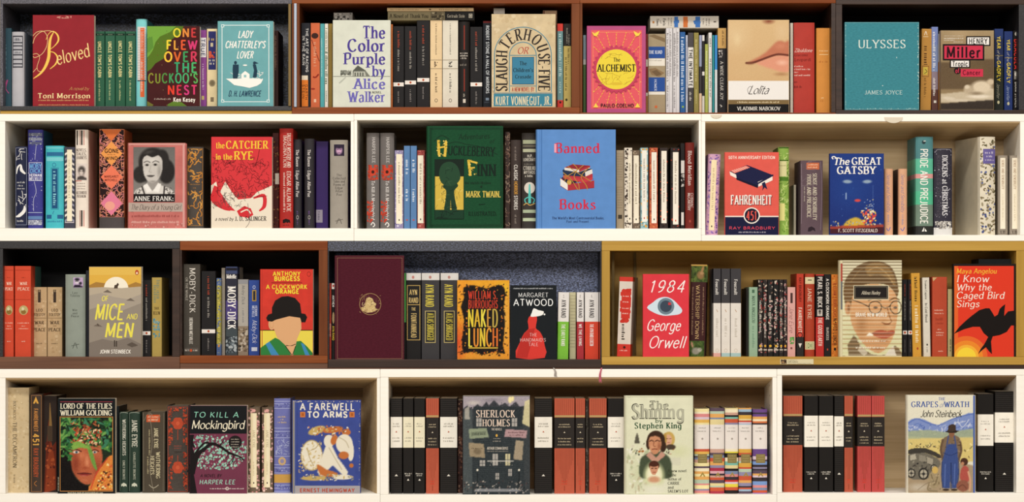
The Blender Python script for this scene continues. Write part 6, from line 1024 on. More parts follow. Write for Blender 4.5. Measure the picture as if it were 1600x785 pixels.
P.poly([(1318, 458), (1320, 440), (1328, 427), (1340, 416), (1358, 408.5), (1380, 410), (1394, 420), (1401, 436), (1404, 456), (1400, 466), (1396, 456), (1386, 446), (1366, 443), (1346, 447), (1336, 456), (1332, 470), (1328, 486), (1321, 478)], '#6e5233', 1, 3, 1).poly([(1352, 418), (1368, 410), (1386, 416), (1397, 432), (1399, 448), (1388, 436), (1370, 428), (1358, 432)], '#9a7646', .9, 3, 2).line([(1356, 424), (1370, 418), (1386, 428), (1396, 444)], 2, '#c09a62', .8).line([(1330, 440), (1342, 424), (1356, 416)], 2, '#8a6a42', .8)
P.poly([(1333, 462), (1345, 448), (1368, 444), (1390, 450), (1401, 464), (1403, 486), (1400, 508), (1396, 526), (1386, 543), (1372, 552), (1354, 543), (1338, 522), (1329, 500), (1330, 478)], '#cf9a6a', 1, 3, 1).ell(1346, 508, 12, 26, '#a8754a', 1, op=.9).ell(1372, 460, 24, 12, '#e2bd90', 1, op=.9).ell(1390, 505, 8, 18, '#e0b486', 1, op=.8).ell(1370, 500, 10, 12, '#d8a678', 1, op=.8).ell(1325, 482, 6, 12, '#c48f62', .3).ell(1326, 482, 2.8, 7, '#8f6440', .5).ell(1372, 546, 14, 6, '#a8754a', .9, op=.8)
P.line([(1357, 470), (1366, 467), (1376, 470)], 2, '#6f5030').line([(1390, 470), (1398, 466), (1405, 469)], 2, '#6f5030').line([(1332, 469), (1346, 474), (1358, 480)], 1.5, '#4a3828').line([(1358, 478), (1362, 472.5), (1371, 471.5), (1377, 478), (1375, 487), (1367, 491), (1360, 487), (1358, 478)], 1.5, '#4a3a28').line([(1377, 479), (1384, 482), (1391, 478)], 1.5, '#4a3a28').line([(1391, 478), (1396, 471.5), (1404, 471.5), (1408, 478), (1406, 488), (1398, 491), (1392, 485), (1391, 478)], 1.5, '#4a3a28').ell(1368, 481, 4.4, 2.2, '#3a2a1e', .5).ell(1399, 481, 4, 2.2, '#3a2a1e', .5).line([(1386, 480), (1391, 498), (1393, 503), (1386, 507), (1378, 504)], 1.8, '#94603a').ell(1386, 507, 7, 2, '#8a5634', .6)
P.poly([(1363, 521), (1376, 515.5), (1386, 518), (1395, 516), (1398, 521), (1386, 529), (1372, 528)], '#b0563e', 1, 3, 1).line([(1363, 521), (1380, 522), (1397, 520)], 1.3, '#6a3024').ell(1380, 533, 10, 2.4, '#9a6440', .8).poly([(1334, 524), (1344, 540), (1362, 554), (1386, 554), (1398, 540), (1409, 552), (1409, 557), (1326, 557)], '#6f5a40', .95, 2, 1).poly([(1388, 548), (1396, 541), (1401, 557), (1382, 557)], '#dcd4c4', .95, 0, 1).poly([(1344, 538), (1356, 552), (1350, 557), (1340, 548)], '#cfc4ae', .8, 0, 1)
st_('#4a3722', 410, 452, 9, 2.4, .5); st_('#f2ecd2', 413, 560, 26, 1.5, .42); st_('#94683c', 494, 552, 8)
P.poly([(1354, 524), (1358, 520), (1364, 523), (1364, 525), (1354, 525.5)], '#efe9d8', 1, 0, 1).noise(.03, 4)
fo(b, 1312.5, 1409, 407, '#d6cda8', 'tall face-out hardcover with a striped face photo and a black label', P.out(), R(1313.5, 440, 1316.5, 484, '#6a6a6c', n=0), R(1313.5, 412, 1316.5, 440, '#a8483c', n=0), R(1333.5, 446, 1388.5, 468.5, '#d8ccac'), R(1334.5, 447, 1387.5, 467.5, '#211d1c'), FR(1336, 448.5, 1386, 466, .5, '#8a806c'), T('Aldous Huxley', 1346, 455, 1375, 460.4, '#c9c0ac', SI), T('BRAVE NEW WORLD', 1337, 489, 1386, 495, '#f2eee0', AX), G(1340, 532, 1384, 534.5, '#efe8d4'), G(1337, 542, 1384, 545, '#efe8d4'), hard=True)
black_classic(b, 1410, 1418, 437, 517, 'first of two slim black spines with a white band right of the striped face cover', 31, 20)
black_classic(b, 1418.4, 1426.6, 437, 517, 'second of two slim black spines with a white band, beside the yellow spine', 34, 24)
sp(b, 1426, 1440, 427, '#cf9a3a', 'golden yellow leaning spine with black and white capitals on the oak shelf', GV(1431, 433, 1435.4, 472, '#2a2216'), GV(1431, 478, 1436, 536, '#efe2c0'), E(1434, 545, 1.4, 2, '#a84c2c'), lean=-1.2, d=.03)
sp(b, 1443, 1454.4, 434, '#d8d2c4', 'white leaning spine with black type between the yellow and brick red spines', V('Truman Capote', 1447, 438, 1450, 468, '#3a3632', SB), V('In Cold Blood', 1446.8, 474, 1450.2, 504, '#3a3632', SB), E(1449, 539, 1.2, 1.6, '#3a3632'), GV(1448, 543, 1450, 551, '#6a645c'), lean=-1.0, d=.034)
sp(b, 1456.4, 1480, 433, '#b5492f', 'broad brick red spine with pale small print left of the red bird cover', G(1460, 484, 1474, 486, '#efc8b4'), G(1460, 489, 1475, 491, '#efc8b4'), G(1462, 497, 1474, 501, '#8f3222'), G(1462, 504, 1474, 507, '#8f3222'), G(1465, 514, 1472, 516, '#efc8b4'), G(1463, 519, 1475, 521, '#efc8b4'), G(1463, 523, 1474, 525, '#efc8b4'), G(1466, 548, 1474, 550, '#efc8b4'), PG([(1457, 434), (1464, 434), (1458, 440)], '#c9a878'), d=.032)
sp(b, 1480.6, 1488.6, 452, '#c9ba86', 'cream-yellow spine squeezed against the red bird cover', GV(1484, 530, 1486.4, 550, '#4a4230'), d=.04)
sp(b, 1529, 1586, 405, '#262a2c', 'dark book standing behind the red bird cover, only its top showing', d=.06, depth=.1)
fo(b, 1489.5, 1587, 412.5, '#1c1512', 'red face-out book with a black swooping bird and a yellow sun',
   R(1491, 416, 1584, 558.5, '#dc3b25', 'printed_picture'), PG([(1491, 416), (1497, 416), (1497, 558.5), (1491, 558.5)], '#e2622c'), *[PG([(1491, 558.5)] + [(1491 + max(0, 19 + r*math.cos(a)), 558.5 - max(0, r*math.sin(a))) for a in [math.acos(max(-1, -19.0/r)) * (1 - i/20.0) for i in range(21)]], c) for r, c in ((33, '#e2682c'), (26, '#e8882c'), (19.2, '#efb03a'), (15, '#f2d23e'))],
   T('Maya Angelou', 1494.5, 420, 1557, 427.5, '#efb83c', (.15, .5, 20, .8, .15, .1)), T('I Know', 1494.5, 430.5, 1545, 441, '#f2e6d8', (.14, .5, 20, .8, .18, .1)), T('Why the', 1494.5, 444, 1549, 454, '#f2e6d8', (.14, .5, 20, .8, .18, .1)), T('Caged Bird', 1494.5, 456.5, 1569, 467, '#f2e6d8', (.14, .5, 20, .8, .18, .1)), T('Sings', 1494.5, 470, 1530, 480, '#f2e6d8', (.14, .5, 20, .8, .18, .1)),
   PG([(1490.5, 522), (1499, 511), (1508.5, 502), (1518, 494), (1530, 485), (1540, 482), (1546, 482), (1550, 488), (1554, 495), (1559, 492), (1562, 483), (1566, 479), (1570.6, 475.6), (1569.5, 486), (1569, 494), (1575, 487), (1586, 485.5), (1586, 509), (1580, 509), (1573, 519), (1562, 524), (1551, 526), (1548.5, 534), (1550, 554), (1545, 549), (1540.6, 543), (1534, 548), (1528, 554), (1532, 546), (1538, 538), (1544, 527), (1537, 521), (1531, 511), (1520, 511), (1506, 515)], '#181210'))
# ================================================================ TIER FOUR
b = 'R4A'
sp(b, 9.5, 45.5, 606, '#c9b48e', 'thick cream marbled spine with spaced black capitals at the bottom left corner', SCAT(10.5, 608, 45, 770, 160, .8, 2.4, ['#bda67e', '#d5c29e', '#c4ad85'], 3), V('THE DECAMERON', 20.5, 660, 26.5, 731, '#3a3226', SE), V('BOCCACCIO', 21, 627, 25.4, 656, '#6a5c46', SE), GV(21.5, 742, 24.5, 756, '#7a6a50'), hard=True, bulge=.003)
sp(b, 47, 66.5, 616, '#41342c', 'dark brown spine with orange capitals and a thin frame left of the leafy face cover', FR(49, 618, 65, 769, .6, '#a8764a'), V('FAHRENHEIT', 53.5, 639, 59.5, 675, '#cf8a44', AX), V('451', 52, 678, 61, 697, '#d8a24a', AX), V('RAY BRADBURY', 53, 701, 60, 746, '#b5502c', AX), PG([(52, 631), (56.5, 620), (61, 631), (58, 631), (56.5, 627), (55, 631)], '#d8a24a'), LN([(58, 752), (54, 756), (58, 760)], .8, '#b5763c'), side='#6a2c1c', hard=True, d=.03)
sp(b, 67.6, 89, 619, '#2c211c', 'dark book with a red-orange flame side set back left of the leafy face cover', PG([(68.5, 771), (72, 700), (76, 655), (80, 700), (88, 690), (88, 765), (72, 771)], '#6a2a1a'), PG([(70, 770), (74, 720), (80, 690), (86, 720), (86, 766)], '#8a3a1f'), LN([(78, 630), (79, 668)], 3, '#8a6a3c', taper=[.6, 5]), R(74, 666, 82, 690, '#4a3a2c', n=0), SCAT(71, 690, 86, 760, 30, 1, 3, ['#a8502c', '#4a2018', '#5a241a'], 4), d=.045)
P = Paint(94.5, 653, 175.5, 767, '#1f2a1c', 1.15)
P.bits(94, 653, 176, 705, 240, 1.2, 3.2, ['#2f6a34', '#1f4a2a', '#4f8a44', '#16301c', '#3a7a5a', '#0f1f16', '#6fa050'], 3, asp=3).bits(112, 660, 160, 702, 120, .8, 2, ['#8a4a2c', '#b5683c', '#6a2c1f', '#a83a24', '#c98a5a', '#3a1c14'], 5, asp=2).bits(118, 672, 158, 700, 40, .8, 1.5, ['#e2b48a', '#d8543a', '#f0d2a8'], 6)
P.poly([(110, 704), (122, 696), (140, 698), (156, 700), (160, 712), (158, 732), (150, 750), (138, 758), (126, 754), (114, 738), (108, 720)], '#b5603f', 1, 3, 2).ell(118, 725, 10, 26, '#7a3020', 1, op=.8).ell(128, 712, 8, 10, '#cf7a52', 1, op=.8).ell(152, 730, 8, 20, '#8a3a28', 1, op=.7).ell(136, 722, 5, 14, '#dc9068', 1, op=.9).ell(133, 732, 8, 4, '#a04a30', .8, op=.8).ell(119, 707, 6, 2.6, '#e2d8c8', .4).ell(119.5, 707, 2.4, 2.4, '#2c4a5a', .4).line([(111, 705), (118, 702.5), (127, 706)], 1.6, '#3a1a14').line([(111, 699), (120, 696), (128, 699)], 2, '#4a2418', .8).ell(148, 707, 5, 2.4, '#c9b8a8', .4).ell(148, 707, 2, 2, '#2c4a5a', .4).line([(141, 706), (148, 703), (154, 706)], 1.4, '#3a1a14')
P.ell(132, 741.5, 11, 3.6, '#8a2f2c', .5).line([(121, 740.5), (132, 740), (143, 741)], 1.2, '#3a1412').ell(131, 744, 7, 1.6, '#c06a5a', .8).ell(132, 751, 8, 3, '#c87a58', 1, op=.6).ell(104, 740, 10, 34, '#120e0c', .5).poly([(94, 705), (108, 708), (112, 736), (124, 754), (138, 760), (136, 768), (94, 768)], '#100c0c', .95, 2, 2)
P.poly([(176, 712), (164, 722), (152, 740), (144, 754), (138, 768), (176, 768)], '#d8823a', 1, 2, 1).bits(146, 724, 176, 767, 60, .8, 2, ['#3a1c12', '#f0c05a', '#c8502c', '#5a2a18', '#efd89a'], 8, keep=lambda x, y: x + (y-712)*.55 > 174, asp=1.5).line([(168, 716), (152, 738), (142, 764)], 2, '#c8402c', .8)
P.poly([(134, 690), (142, 700), (148, 718), (152, 736), (146, 730), (140, 714)], '#6a9a44', .95, 2, 1).poly([(108, 696), (120, 690), (132, 694), (140, 702), (124, 700), (114, 704)], '#7fae4c', .95, 2, 1).bits(98, 690, 112, 720, 24, 1, 2.5, ['#2f6a34', '#4f8a44', '#173820'], 9, asp=2.5).noise(.07, 4)
fo(b, 90, 180, 623, '#14191c', 'black-bordered face-out paperback with a painted face under green leaves', T('LORD OF THE FLIES', 94.5, 631, 175, 639, '#e6dfc6', (.2, .3, 10, .8, 0, .08)), T('WILLIAM GOLDING', 94.5, 641.5, 175, 649.5, '#e6dfc6', (.2, .3, 10, .8, 0, .08)), FR(93.5, 651.5, 176.5, 768.5, .9, '#c98a4a'), P.out(), R(94, 628, 176, 628.7, '#a83a4a', n=0), G(106, 769.6, 161, 771.6, '#dcd4b8'), GV(90.5, 746, 92, 768, '#dcd4b8'), mat=M_WORN)
sp(b, 180.6, 186, 635, '#1d2326', 'dark spine edge touching the right side of the leafy face cover', d=.045)
for i, (x0, x1, t, t2) in enumerate(((186.4, 201, 'WUTHERING HEIGHTS', 'EMILY BRONTE'), (201.4, 219, 'JANE EYRE', 'CHARLOTTE BRONTE'))):
    m = (x0+x1)/2; y = 703 if i else 716
    sp(b, x0, x1, 644, '#2c3d33', ('left', 'right')[i] + ' of a shrink-wrapped pair of dark green spines with white capitals', V(t, m-(3.6 if i else 2), 656, m+(4.4 if i else 3), y-4, '#d8d6c6', SE), V(t2, m-1.6, y+4, m+1.8, 750, '#b9bba8', SE), PG([(m-4, 761), (m-4, 757), (m, 754.6), (m+4, 757), (m+4.6, 761), (m+2, 759.5), (m, 761), (m-2, 759.5)], '#c9cbb8'), LN([(x0+1, 646), (x0+1.6, 700), (x0+1, 768)], .5, '#8f9c90'), LN([(x0+1, 646), (m, 644.6), (x1-1, 646)], .7, '#a8b2a4'), hard=True)
sp(b, 222, 258, 644, '#4a4236', 'dark olive-brown shrink-wrapped boxed pair with an orange sticker beside the red-patterned spine', R(229, 648.5, 250, 660, '#c8542c'), G(231, 650.5, 248, 653, '#f0c0a0'), G(231, 655, 248, 658, '#f0c0a0'), V('JANE EYRE', 241, 669, 247, 701, '#d8cca6', SE), V('WUTHERING', 244, 707, 250, 748, '#d8cca6', SE), V('HEIGHTS', 235, 713, 241, 742, '#d8cca6', SE), GV(232.5, 672, 235, 712, '#b5a882'), GV(230, 714, 232.5, 742, '#b5a882'), LN([(234, 646), (238, 690), (234, 730), (240, 768)], .7, '#8c8270'), LN([(233, 758), (240, 763), (248, 758)], 1.2, '#a39a86'), LN([(224, 646), (224.6, 768)], .6, '#8c8270'), LN([(256, 646), (255, 768)], .6, '#7c7262'), WIG(224, 645, 256, 660, 8, .5, ['#8c8270'], 4, 14, curl=.3), hard=True, bulge=.001, d=.03)
sp(b, 260.5, 295, 634, '#4c4540', 'charcoal cloth spine printed with red flowers left of the dark tree cover', FR(262.5, 636, 293.5, 769, .7, '#a8452f'), *[E(278+5.6*math.cos(a), y+6.5*math.sin(a), 3.4, 4.4, '#b54a30', 12, rot=math.degrees(a)) for y in (662, 731) for a in [i*1.047 for i in range(6)]], *[E(278, y, 3, 3.4, '#c85a3c', 12) for y in (662, 731)], *[LN([(278, y+8), (278, y+24)], 1, '#a8452f', smooth=0) for y in (664, 704)], *[SCAT(x, y, x+7, y+14, 12, .8, 2.2, ['#b54a30', '#8f3a28'], int(x+y)) for x in (263, 286) for y in (638, 652, 668, 682, 706, 722, 738, 752)], SCAT(270, 637, 288, 643, 10, .8, 2, ['#b54a30'], 8), R(272, 696, 284, 706, '#4c4540', n=0), G(272, 696.5, 284, 698, '#a8452f'), G(272, 700, 284, 701.5, '#a8452f'), hard=True, mat=M_CLOTH, bulge=.002)
inT = lambda x, y: (y < 735 and ((x-340)/46)**2 + ((y-705)/30)**2 < 1.1) and not (y < 690 and 355 < x < 380)
fo(b, 296, 386, 634, '#70344a', 'plum face-out paperback with a black tree, pale green leaves and a black top', SCAT(297, 680, 385.6, 745, 420, .7, 2.0, ['#8fc4b0', '#a6d2be', '#7fb09e', '#9a5a6c'], 4, asp=1.3, keep=inT),
   PG([(296.5, 680), (303, 680), (301, 700), (306, 716), (302, 736), (308, 772), (296.5, 772)], '#1a1416'), LN([(298, 740), (306, 716), (316, 704), (326, 698)], 8, '#1a1416', taper=[13, 9, 5, 4]), LN([(316, 706), (330, 694), (345, 699), (358, 708), (374, 714), (382, 720)], 4, '#1a1416', taper=[5, 5, 4, 3.4, 2.4, 1]), LN([(300, 716), (312, 700), (322, 692), (332, 696)], 3, '#1a1416'), LN([(342, 699), (350, 688)], 2, '#1a1416', taper=[2.6, 1]), LN([(358, 708), (352, 718)], 1.6, '#1a1416', taper=[2, .7]), LN([(366, 711), (362, 724), (354, 728)], 1.5, '#1a1416', taper=[2, 1, .6]), LN([(304, 700), (300, 690), (302, 680)], 3, '#1a1416'), LN([(374, 714), (378, 724)], 1.4, '#1a1416', taper=[1.6, .6]),
   R(296.5, 634.5, 385.6, 678, '#15171a'), T('TO KILL A', 302, 644.5, 372.5, 652.5, '#8fd0b8', (.16, .5, 30, 0, .15, .2)), T('Mockingbird', 299, 657.5, 382, 670.5, '#efe6cc', (.13, .4, 35, 0, .16, .03)), E(367.5, 691.5, 10.4, 10.4, '#1c1718'), *[G(361, y, 374, y+1.6, '#c9c0b0', y) for y in (686, 690, 694, 698)], T('A NOVEL BY', 313, 741.5, 346, 746, '#1c1416', (.16, .6, 30, 0, .2, .14)), T('HARPER LEE', 311.5, 750.5, 367, 757, '#a8dcc8', (.15, .6, 30, 0, .15, .16)), G(328, 763, 382, 765, '#e2d2d0'), E(355, 764, 2.6, 2.6, '#e6ddd2', ring=.9))
for i, (x0, x1) in enumerate(((387, 406.5), (408.5, 427))):
    m = (x0+x1)/2
    sp(b, x0, x1, 637, '#6a5a4a', ('left', 'right')[i] + ' of two taupe spines with cream labels and pink flower borders', SCAT(x0+.8, 639, x1-.8, 770, 130, .8, 2.2, ['#d8a8a0', '#e6c4ba', '#c98a88'], 6+i), R(m-5, 646, m+4.6, 762, '#eadbb4'), R(m-1, 646, m+3.4, 762, '#f0e4c4', n=0), V('JANE EYRE', m-1.6, 672, m+2, 700, '#a8966c', SE), GV(m-1, 722, m+1, 744, '#c4b48a'), E(m, 755, .9, 1.5, '#3a302a'), E(m, 642, 3, 2.4, '#e0a8a0'), hard=True)
lv = '#aab0d8'
sp(b, 428, 454, 623, '#6f73b0', 'periwinkle blue ribbed spine with gold and silver ornament on the bottom tier', *[R(428.6, y, 453.6, y+1, lv) for y in (627, 631, 638, 669, 674, 684, 713, 726, 731, 739, 758, 763, 768)], SCAT(431, 631, 452, 637, 20, .5, 1.4, ['#9aa0cc', '#5a5e9a'], 3), SCAT(431, 675, 452, 683, 20, .5, 1.4, ['#9aa0cc', '#5a5e9a'], 4), WIG(431, 686, 452, 711, 34, .8, ['#b9c0e2', '#9aa0cc'], 5, 6), E(441, 721, 6, 6.5, '#c9a878'), E(441, 721, 3, 3.4, '#8f88a8'), SCAT(431, 731, 452, 738, 20, .5, 1.4, ['#9aa0cc', '#5a5e9a'], 6), SCAT(431, 758, 452, 766, 20, .5, 1.4, ['#9aa0cc', '#5a5e9a'], 7), G(434.5, 650.5, 447.5, 653, '#d8bc8a'), G(438.5, 655, 443.5, 657, '#d8bc8a'), G(434, 659, 448, 661.5, '#d8bc8a'), bands=((741.5, 755, '#c79a4e'),), hard=True, bulge=.003)
P = Paint(466, 665, 555, 754, '#3d4c92')
cr_ = '#e6dfcc'; gd = '#c4a866'; orr = '#c0703a'
P.ell(487, 712, 17, 24, gd, .1).ell(487, 712, 15.5, 22.5, cr_, .1).bits(471, 692, 503, 735, 70, .6, 1.3, [gd, '#d2bc84', '#efe8d6'], 3, asp=2.4).ell(495, 673, 14, 6, gd, .2, -20).ell(520, 672, 16, 5, orr, .2, -8).ell(541, 676, 7, 5, orr, .2).bits(480, 666, 545, 682, 50, .6, 1.6, [gd, cr_, orr, '#8a5a34'], 5).ell(514, 690, 8, 10, cr_, .1).ell(522, 688, 5, 8, orr, .2, 20).ell(538, 694, 13, 15, cr_, .1).ell(548, 706, 5, 15, cr_, .12).ell(537, 712, 8, 6, orr, .2).poly([(508, 700), (516, 692), (528, 716), (544, 738), (536, 744), (520, 728), (506, 744), (496, 738)], cr_, 1, 2, 1).poly([(496, 726), (510, 734), (528, 740), (518, 746), (500, 742)], orr, 1, 2, 1)
P.ell(490, 748, 20, 3.4, gd, .2).ell(535, 746, 16, 4, cr_, .2).bits(474, 742, 552, 751, 50, .7, 1.4, [gd, cr_, '#8f8a72'], 7).line([(500, 690), (494, 700), (486, 704)], .9, '#a08a54').line([(530, 684), (540, 690), (545, 700)], .9, '#a89a78').line([(514, 700), (522, 714), (534, 734)], .9, '#a89a78').line([(480, 700), (484, 716), (490, 728)], 1, '#a08a54').bits(466, 700, 476, 740, 18, .6, 1.2, [gd, cr_], 9).ell(549, 728, 4, 4, orr, .3)
fo(b, 457, 563, 626, '#3d4c92', 'worn royal blue face-out hardcover with a cream and orange ornament and grey foot', R(457.5, 626.5, 460.5, 771.5, '#9a8f80', 'worn_edge', 0), R(459.5, 627, 461, 771.5, '#7a8098', 'groove_tone', 0), P.out(), T('A FAREWELL', 469, 631, 554, 641, '#e6e0d2', AX), T('TO ARMS', 480, 644, 543, 652.5, '#e6e0d2', AX), *[R(x, 644, x+8, 652.5, '#c9783c', n=0) for x in (469, 546)], *[R(x+2, 646, x+6, 650.5, '#a85a28', n=0) for x in (469, 546)], R(461, 759.5, 562.6, 771.6, '#a7a2a6'), T('ERNEST HEMINGWAY', 468.5, 764, 554, 769.4, '#b0503c', AX), SCAT(458, 626.6, 562.6, 629, 40, .5, 1.4, ['#c9c2b4', '#8a8aa0'], 4), SCAT(560.6, 628, 562.8, 760, 40, .4, 1.2, ['#b9b2a8', '#7a80a4'], 5), mat=M_WORN, hard=True)  # groove strip is a flat greyer tone beside the worn edge
b = 'R4B'
def ml(bay_, x0, x1, yt, red, lab, seed, ruled=False, y0=None, y1=None, n=4, white='#f0ebdf', tri=True, rc='#b5573f', **kw):
    m = (x0+x1)/2; w = (x1-x0)
    y0 = y0 or (652 if not red else 653); y1 = y1 or (700 if not red else 701)
    yb = BAYS[bay_]['floor']
    tc = '#c9b99a' if red else '#8a847a'; de = []
    if red:
        de += [R(x0+1+i*(w-2)/max(3, int(w/3)), yt+1, x0+1.5+i*(w-2)/max(3, int(w/3)), y0-4, '#8f3f2c', 'ruled_lines', 0) for i in range(1, max(3, int(w/3)))]
        k = max(4, int(w/2.4))
        for i in range(1, k):
            x = x0+1+i*(w-2)/k; e = 1-abs(2*i/k-1); de.append(R(x, y1+1, x+.45, y1+12+e*46, '#93402d', 'ruled_lines', 0))
        de += [R(x0+.6, y0-3.6, x1-.6, y0-.6, '#b59a66'), T('M', m-w*.16, yb-22, m+w*.16, yb-19.5, '#d8402c', AB), G(m-w*.16, yb-18, m+w*.16, yb-16, '#d8402c'), LN([(m, yb-14), (m, yb-6)], 1, '#93402d', smooth=0)]
    else:
        if ruled: de += [R(x0+.8, y, x1-.8, y+.5, '#3a3634', 'ruled_lines', 0) for y in list(np.arange(yt+3, y0-1, 3.2)) + list(np.arange(y1+3, yb-3, 3.2))]
        if ruled: de += [PG([(m-2.6, yb-29), (m, yb-32), (m+2.6, yb-29)], '#e6e0d4')]
        else: de += [G(m-w*.34, yb-34, m+w*.34, yb-32, '#d8d2c6'), G(m-w*.26, yb-31, m+w*.26, yb-29, '#d8d2c6'), PG([(m-1.8, yb-22), (m, yb-25), (m+1.8, yb-22)], '#e6e0d4')]
    H = y1-y0
    de += [G(m-w*.26, y0+H*.2, m+w*.26, y0+H*.2+2, tc, seed), G(m-w*.3, y0+H*.28, m+w*.3, y0+H*.28+2, tc, seed+1), PG([(m-1.4, y0+H*.5), (m, y0+H*.45), (m+1.4, y0+H*.5)], '#b5502c' if not red else '#d8ccb4'), G(m-w*.32, y0+H*.66, m+w*.32, y0+H*.66+2, tc, seed+2), G(m-w*.3, y0+H*.76, m+w*.3, y0+H*.76+2, tc, seed+3)]
    if red and w > 18: de += [G(m-w*.34, y0+H*.86, m+w*.34, y0+H*.86+2, tc, seed+4)]
    return sp(bay_, x0, x1, yt, rc if red else '#1c1917', lab, *de, bands=((y0, y1, '#2a2522' if red else white), (yt-1, y0, rc if red else '#1c1917')), side='#d8ccb0' if not ruled else None, **kw)
ml(b, 610, 628.5, 623, False, 'black ruled spine with a white label at the left end of the middle white bookcase', 3, True)
ml(b, 629.6, 646, 623, False, 'plain black spine with a cream label, second from the left of the middle white bookcase', 7, white='#ebe4c8')
ml(b, 647, 664, 623, False, 'creased black spine with a cream label left of the first terracotta spine', 11, white='#ebe4c8')
ml(b, 665.4, 686, 623, True, 'terracotta spine with a black label between two black spines left of the dark city cover', 15)
ml(b, 687.4, 714.6, 623, False, 'wide black ruled spine with a white label left of the dark city cover', 19, True)
sp(b, 715, 723, 626, '#3a2420', 'narrow brown marbled book edge left of the dark city cover', SCAT(715.6, 628, 722.4, 770, 80, .8, 2.4, ['#6a4638', '#8a6a58', '#2c1814'], 4), d=.05)
P = Paint(723.8, 619.8, 827.5, 773, '#3a3f42', 1.1)
P.grad(619, 640, '#8f8790', -1.0 if 0 else 0).poly([(723, 619), (828, 619), (828, 640), (723, 640)], '#a39aa2', 1, 0, 2).ell(740, 630, 14, 5, '#c4bcb8', .8).ell(770, 626, 20, 5, '#8c848e', .8).poly([(723, 640), (730, 634), (738, 640), (746, 632), (752, 638), (760, 628), (764, 634), (772, 626), (780, 634), (790, 630), (796, 636), (806, 628), (812, 636), (828, 632), (828, 650), (723, 650)], '#3a3c42', 1, 0, 1).bits(726, 630, 826, 640, 20, .6, 1.6, ['#2c2e34', '#6a6870'], 5, asp=1)
P.poly([(740, 636), (816, 636), (820, 773), (736, 773)], '#2b3236', .95, 0, 1).poly([(723, 645), (738, 640), (738, 773), (723, 773)], '#4a5254', .9, 0, 1).ell(797, 625, 4, 7, '#efe2a8', .5).ell(801, 623, 3, 6, '#efe2a8', .5).poly([(820, 628), (828, 624), (828, 668), (816, 662)], '#d8cfa0', .9, 0, 1).poly([(726, 640), (733, 634), (734, 656), (726, 656)], '#b9b4a8', .8, 0, 1)
for y in range(668, 770, 3): P.line([(738, y), (818, y)], .7, '#3f474a', .8, 0)
P.poly([(732, 671), (760, 669), (764, 684), (734, 686)], '#8f9a80', 1, 0, 1).poly([(736, 676), (760, 674), (760, 680), (736, 682)], '#5f6858', .6, 0, 1).poly([(790, 671), (824, 673), (822, 685), (788, 683)], '#b08f92', 1, 0, 1).poly([(732, 692), (756, 694), (758, 716), (734, 714)], '#9a8a70', 1, 0, 1).ell(746, 706, 8, 6, '#6a5c48', .5, op=.7).poly([(806, 688), (818, 690), (816, 720), (802, 718)], '#a0927c', 1, 0, 1)
for x, y, w, h in ((744, 654, 8, 13), (800, 654, 8, 13), (770, 710, 8, 18), (790, 710, 7, 18), (750, 720, 8, 9), (794, 733, 6, 11), (774, 740, 6, 10)): P.poly([(x, y), (x+w, y), (x+w, y+h), (x, y+h)], '#b8b3ac' if x != 790 else '#dcd2a4', .9, 0, 0); P.line([(x+w/2, y), (x+w/2, y+h)], .8, '#4a4c4e', 1, 0).line([(x, y+h/2), (x+w, y+h/2)], .8, '#4a4c4e', 1, 0)
P.line([(762, 721), (802, 721)], 1.6, '#c9c4bc', .9, 0).bits(762, 723, 802, 728, 24, .4, .9, ['#a8a49c', '#1f2426'], 8, asp=1).line([(746, 735), (746, 764)], 1, '#14181a').line([(811, 735), (811, 764)], 1, '#14181a').ell(746, 735, 2, 2.4, '#f0ead8', .5).ell(811, 735, 2, 2.4, '#f0ead8', .5).bits(724, 752, 828, 772, 110, .7, 1.8, ['#8f8a86', '#1c2022', '#6a6664', '#b5ada2', '#4a3c3a', '#2c3438'], 9, asp=1.2).poly([(744, 764), (808, 764), (812, 769), (740, 769)], '#b0b0b4', .7, 0, 1).noise(.08, 4)
fo(b, 723, 828, 619, '#3a3f42', 'dark grey city-front face-out paperback with pale pink block capitals', P.out(), T('SHERLOCK', 744, 641.5, 805, 652.5, '#d8c4b4', SX), T('HOLMES', 754, 656, 797, 666.5, '#d8c4b4', SX), T('THE NOVELS', 768, 669.6, 784, 673, '#c9c0b4', AB), E(776, 681, 1.6, 2.2, '#d8a84a'), G(771, 685, 782, 686.4, '#b5aca0'), G(770, 689, 783, 690.6, '#b5aca0'), T('ARTHUR CONAN DOYLE', 761, 699, 794, 703, '#d3cabc', AB), G(761, 705, 794, 706.4, '#b5aca0'), G(738, 677, 758, 680, '#4a5244'), G(794, 675, 820, 677.4, '#5a3c40'), G(796, 679, 818, 681.4, '#5a3c40'), G(737, 700, 754, 702, '#4a3c2c'), thick=.026)
ml(b, 835, 863, 623, False, 'wide black ruled spine with a white label right of the dark city cover', 23, True)
ml(b, 866, 898, 623, True, 'wide terracotta spine with a black label, first right of the dark city cover', 27)
ml(b, 899, 914.4, 623, True, 'narrow terracotta spine with a black label beside a dark gap', 33)
sp(b, 915, 919.8, 626, '#57524a', 'thin mottled grey book side in the dark gap between terracotta spines', SCAT(915.6, 628, 919.2, 770, 30, .8, 2, ['#8a857a', '#3a3630'], 4), d=.06)
ml(b, 920.4, 948, 623, True, 'wide terracotta spine with a black label left of a plain black spine', 38)
ml(b, 949.5, 976, 623, False, 'plain black spine with a white label touching the pale family cover', 43)
P = Paint(979, 672, 1082, 772, '#dedfc2')
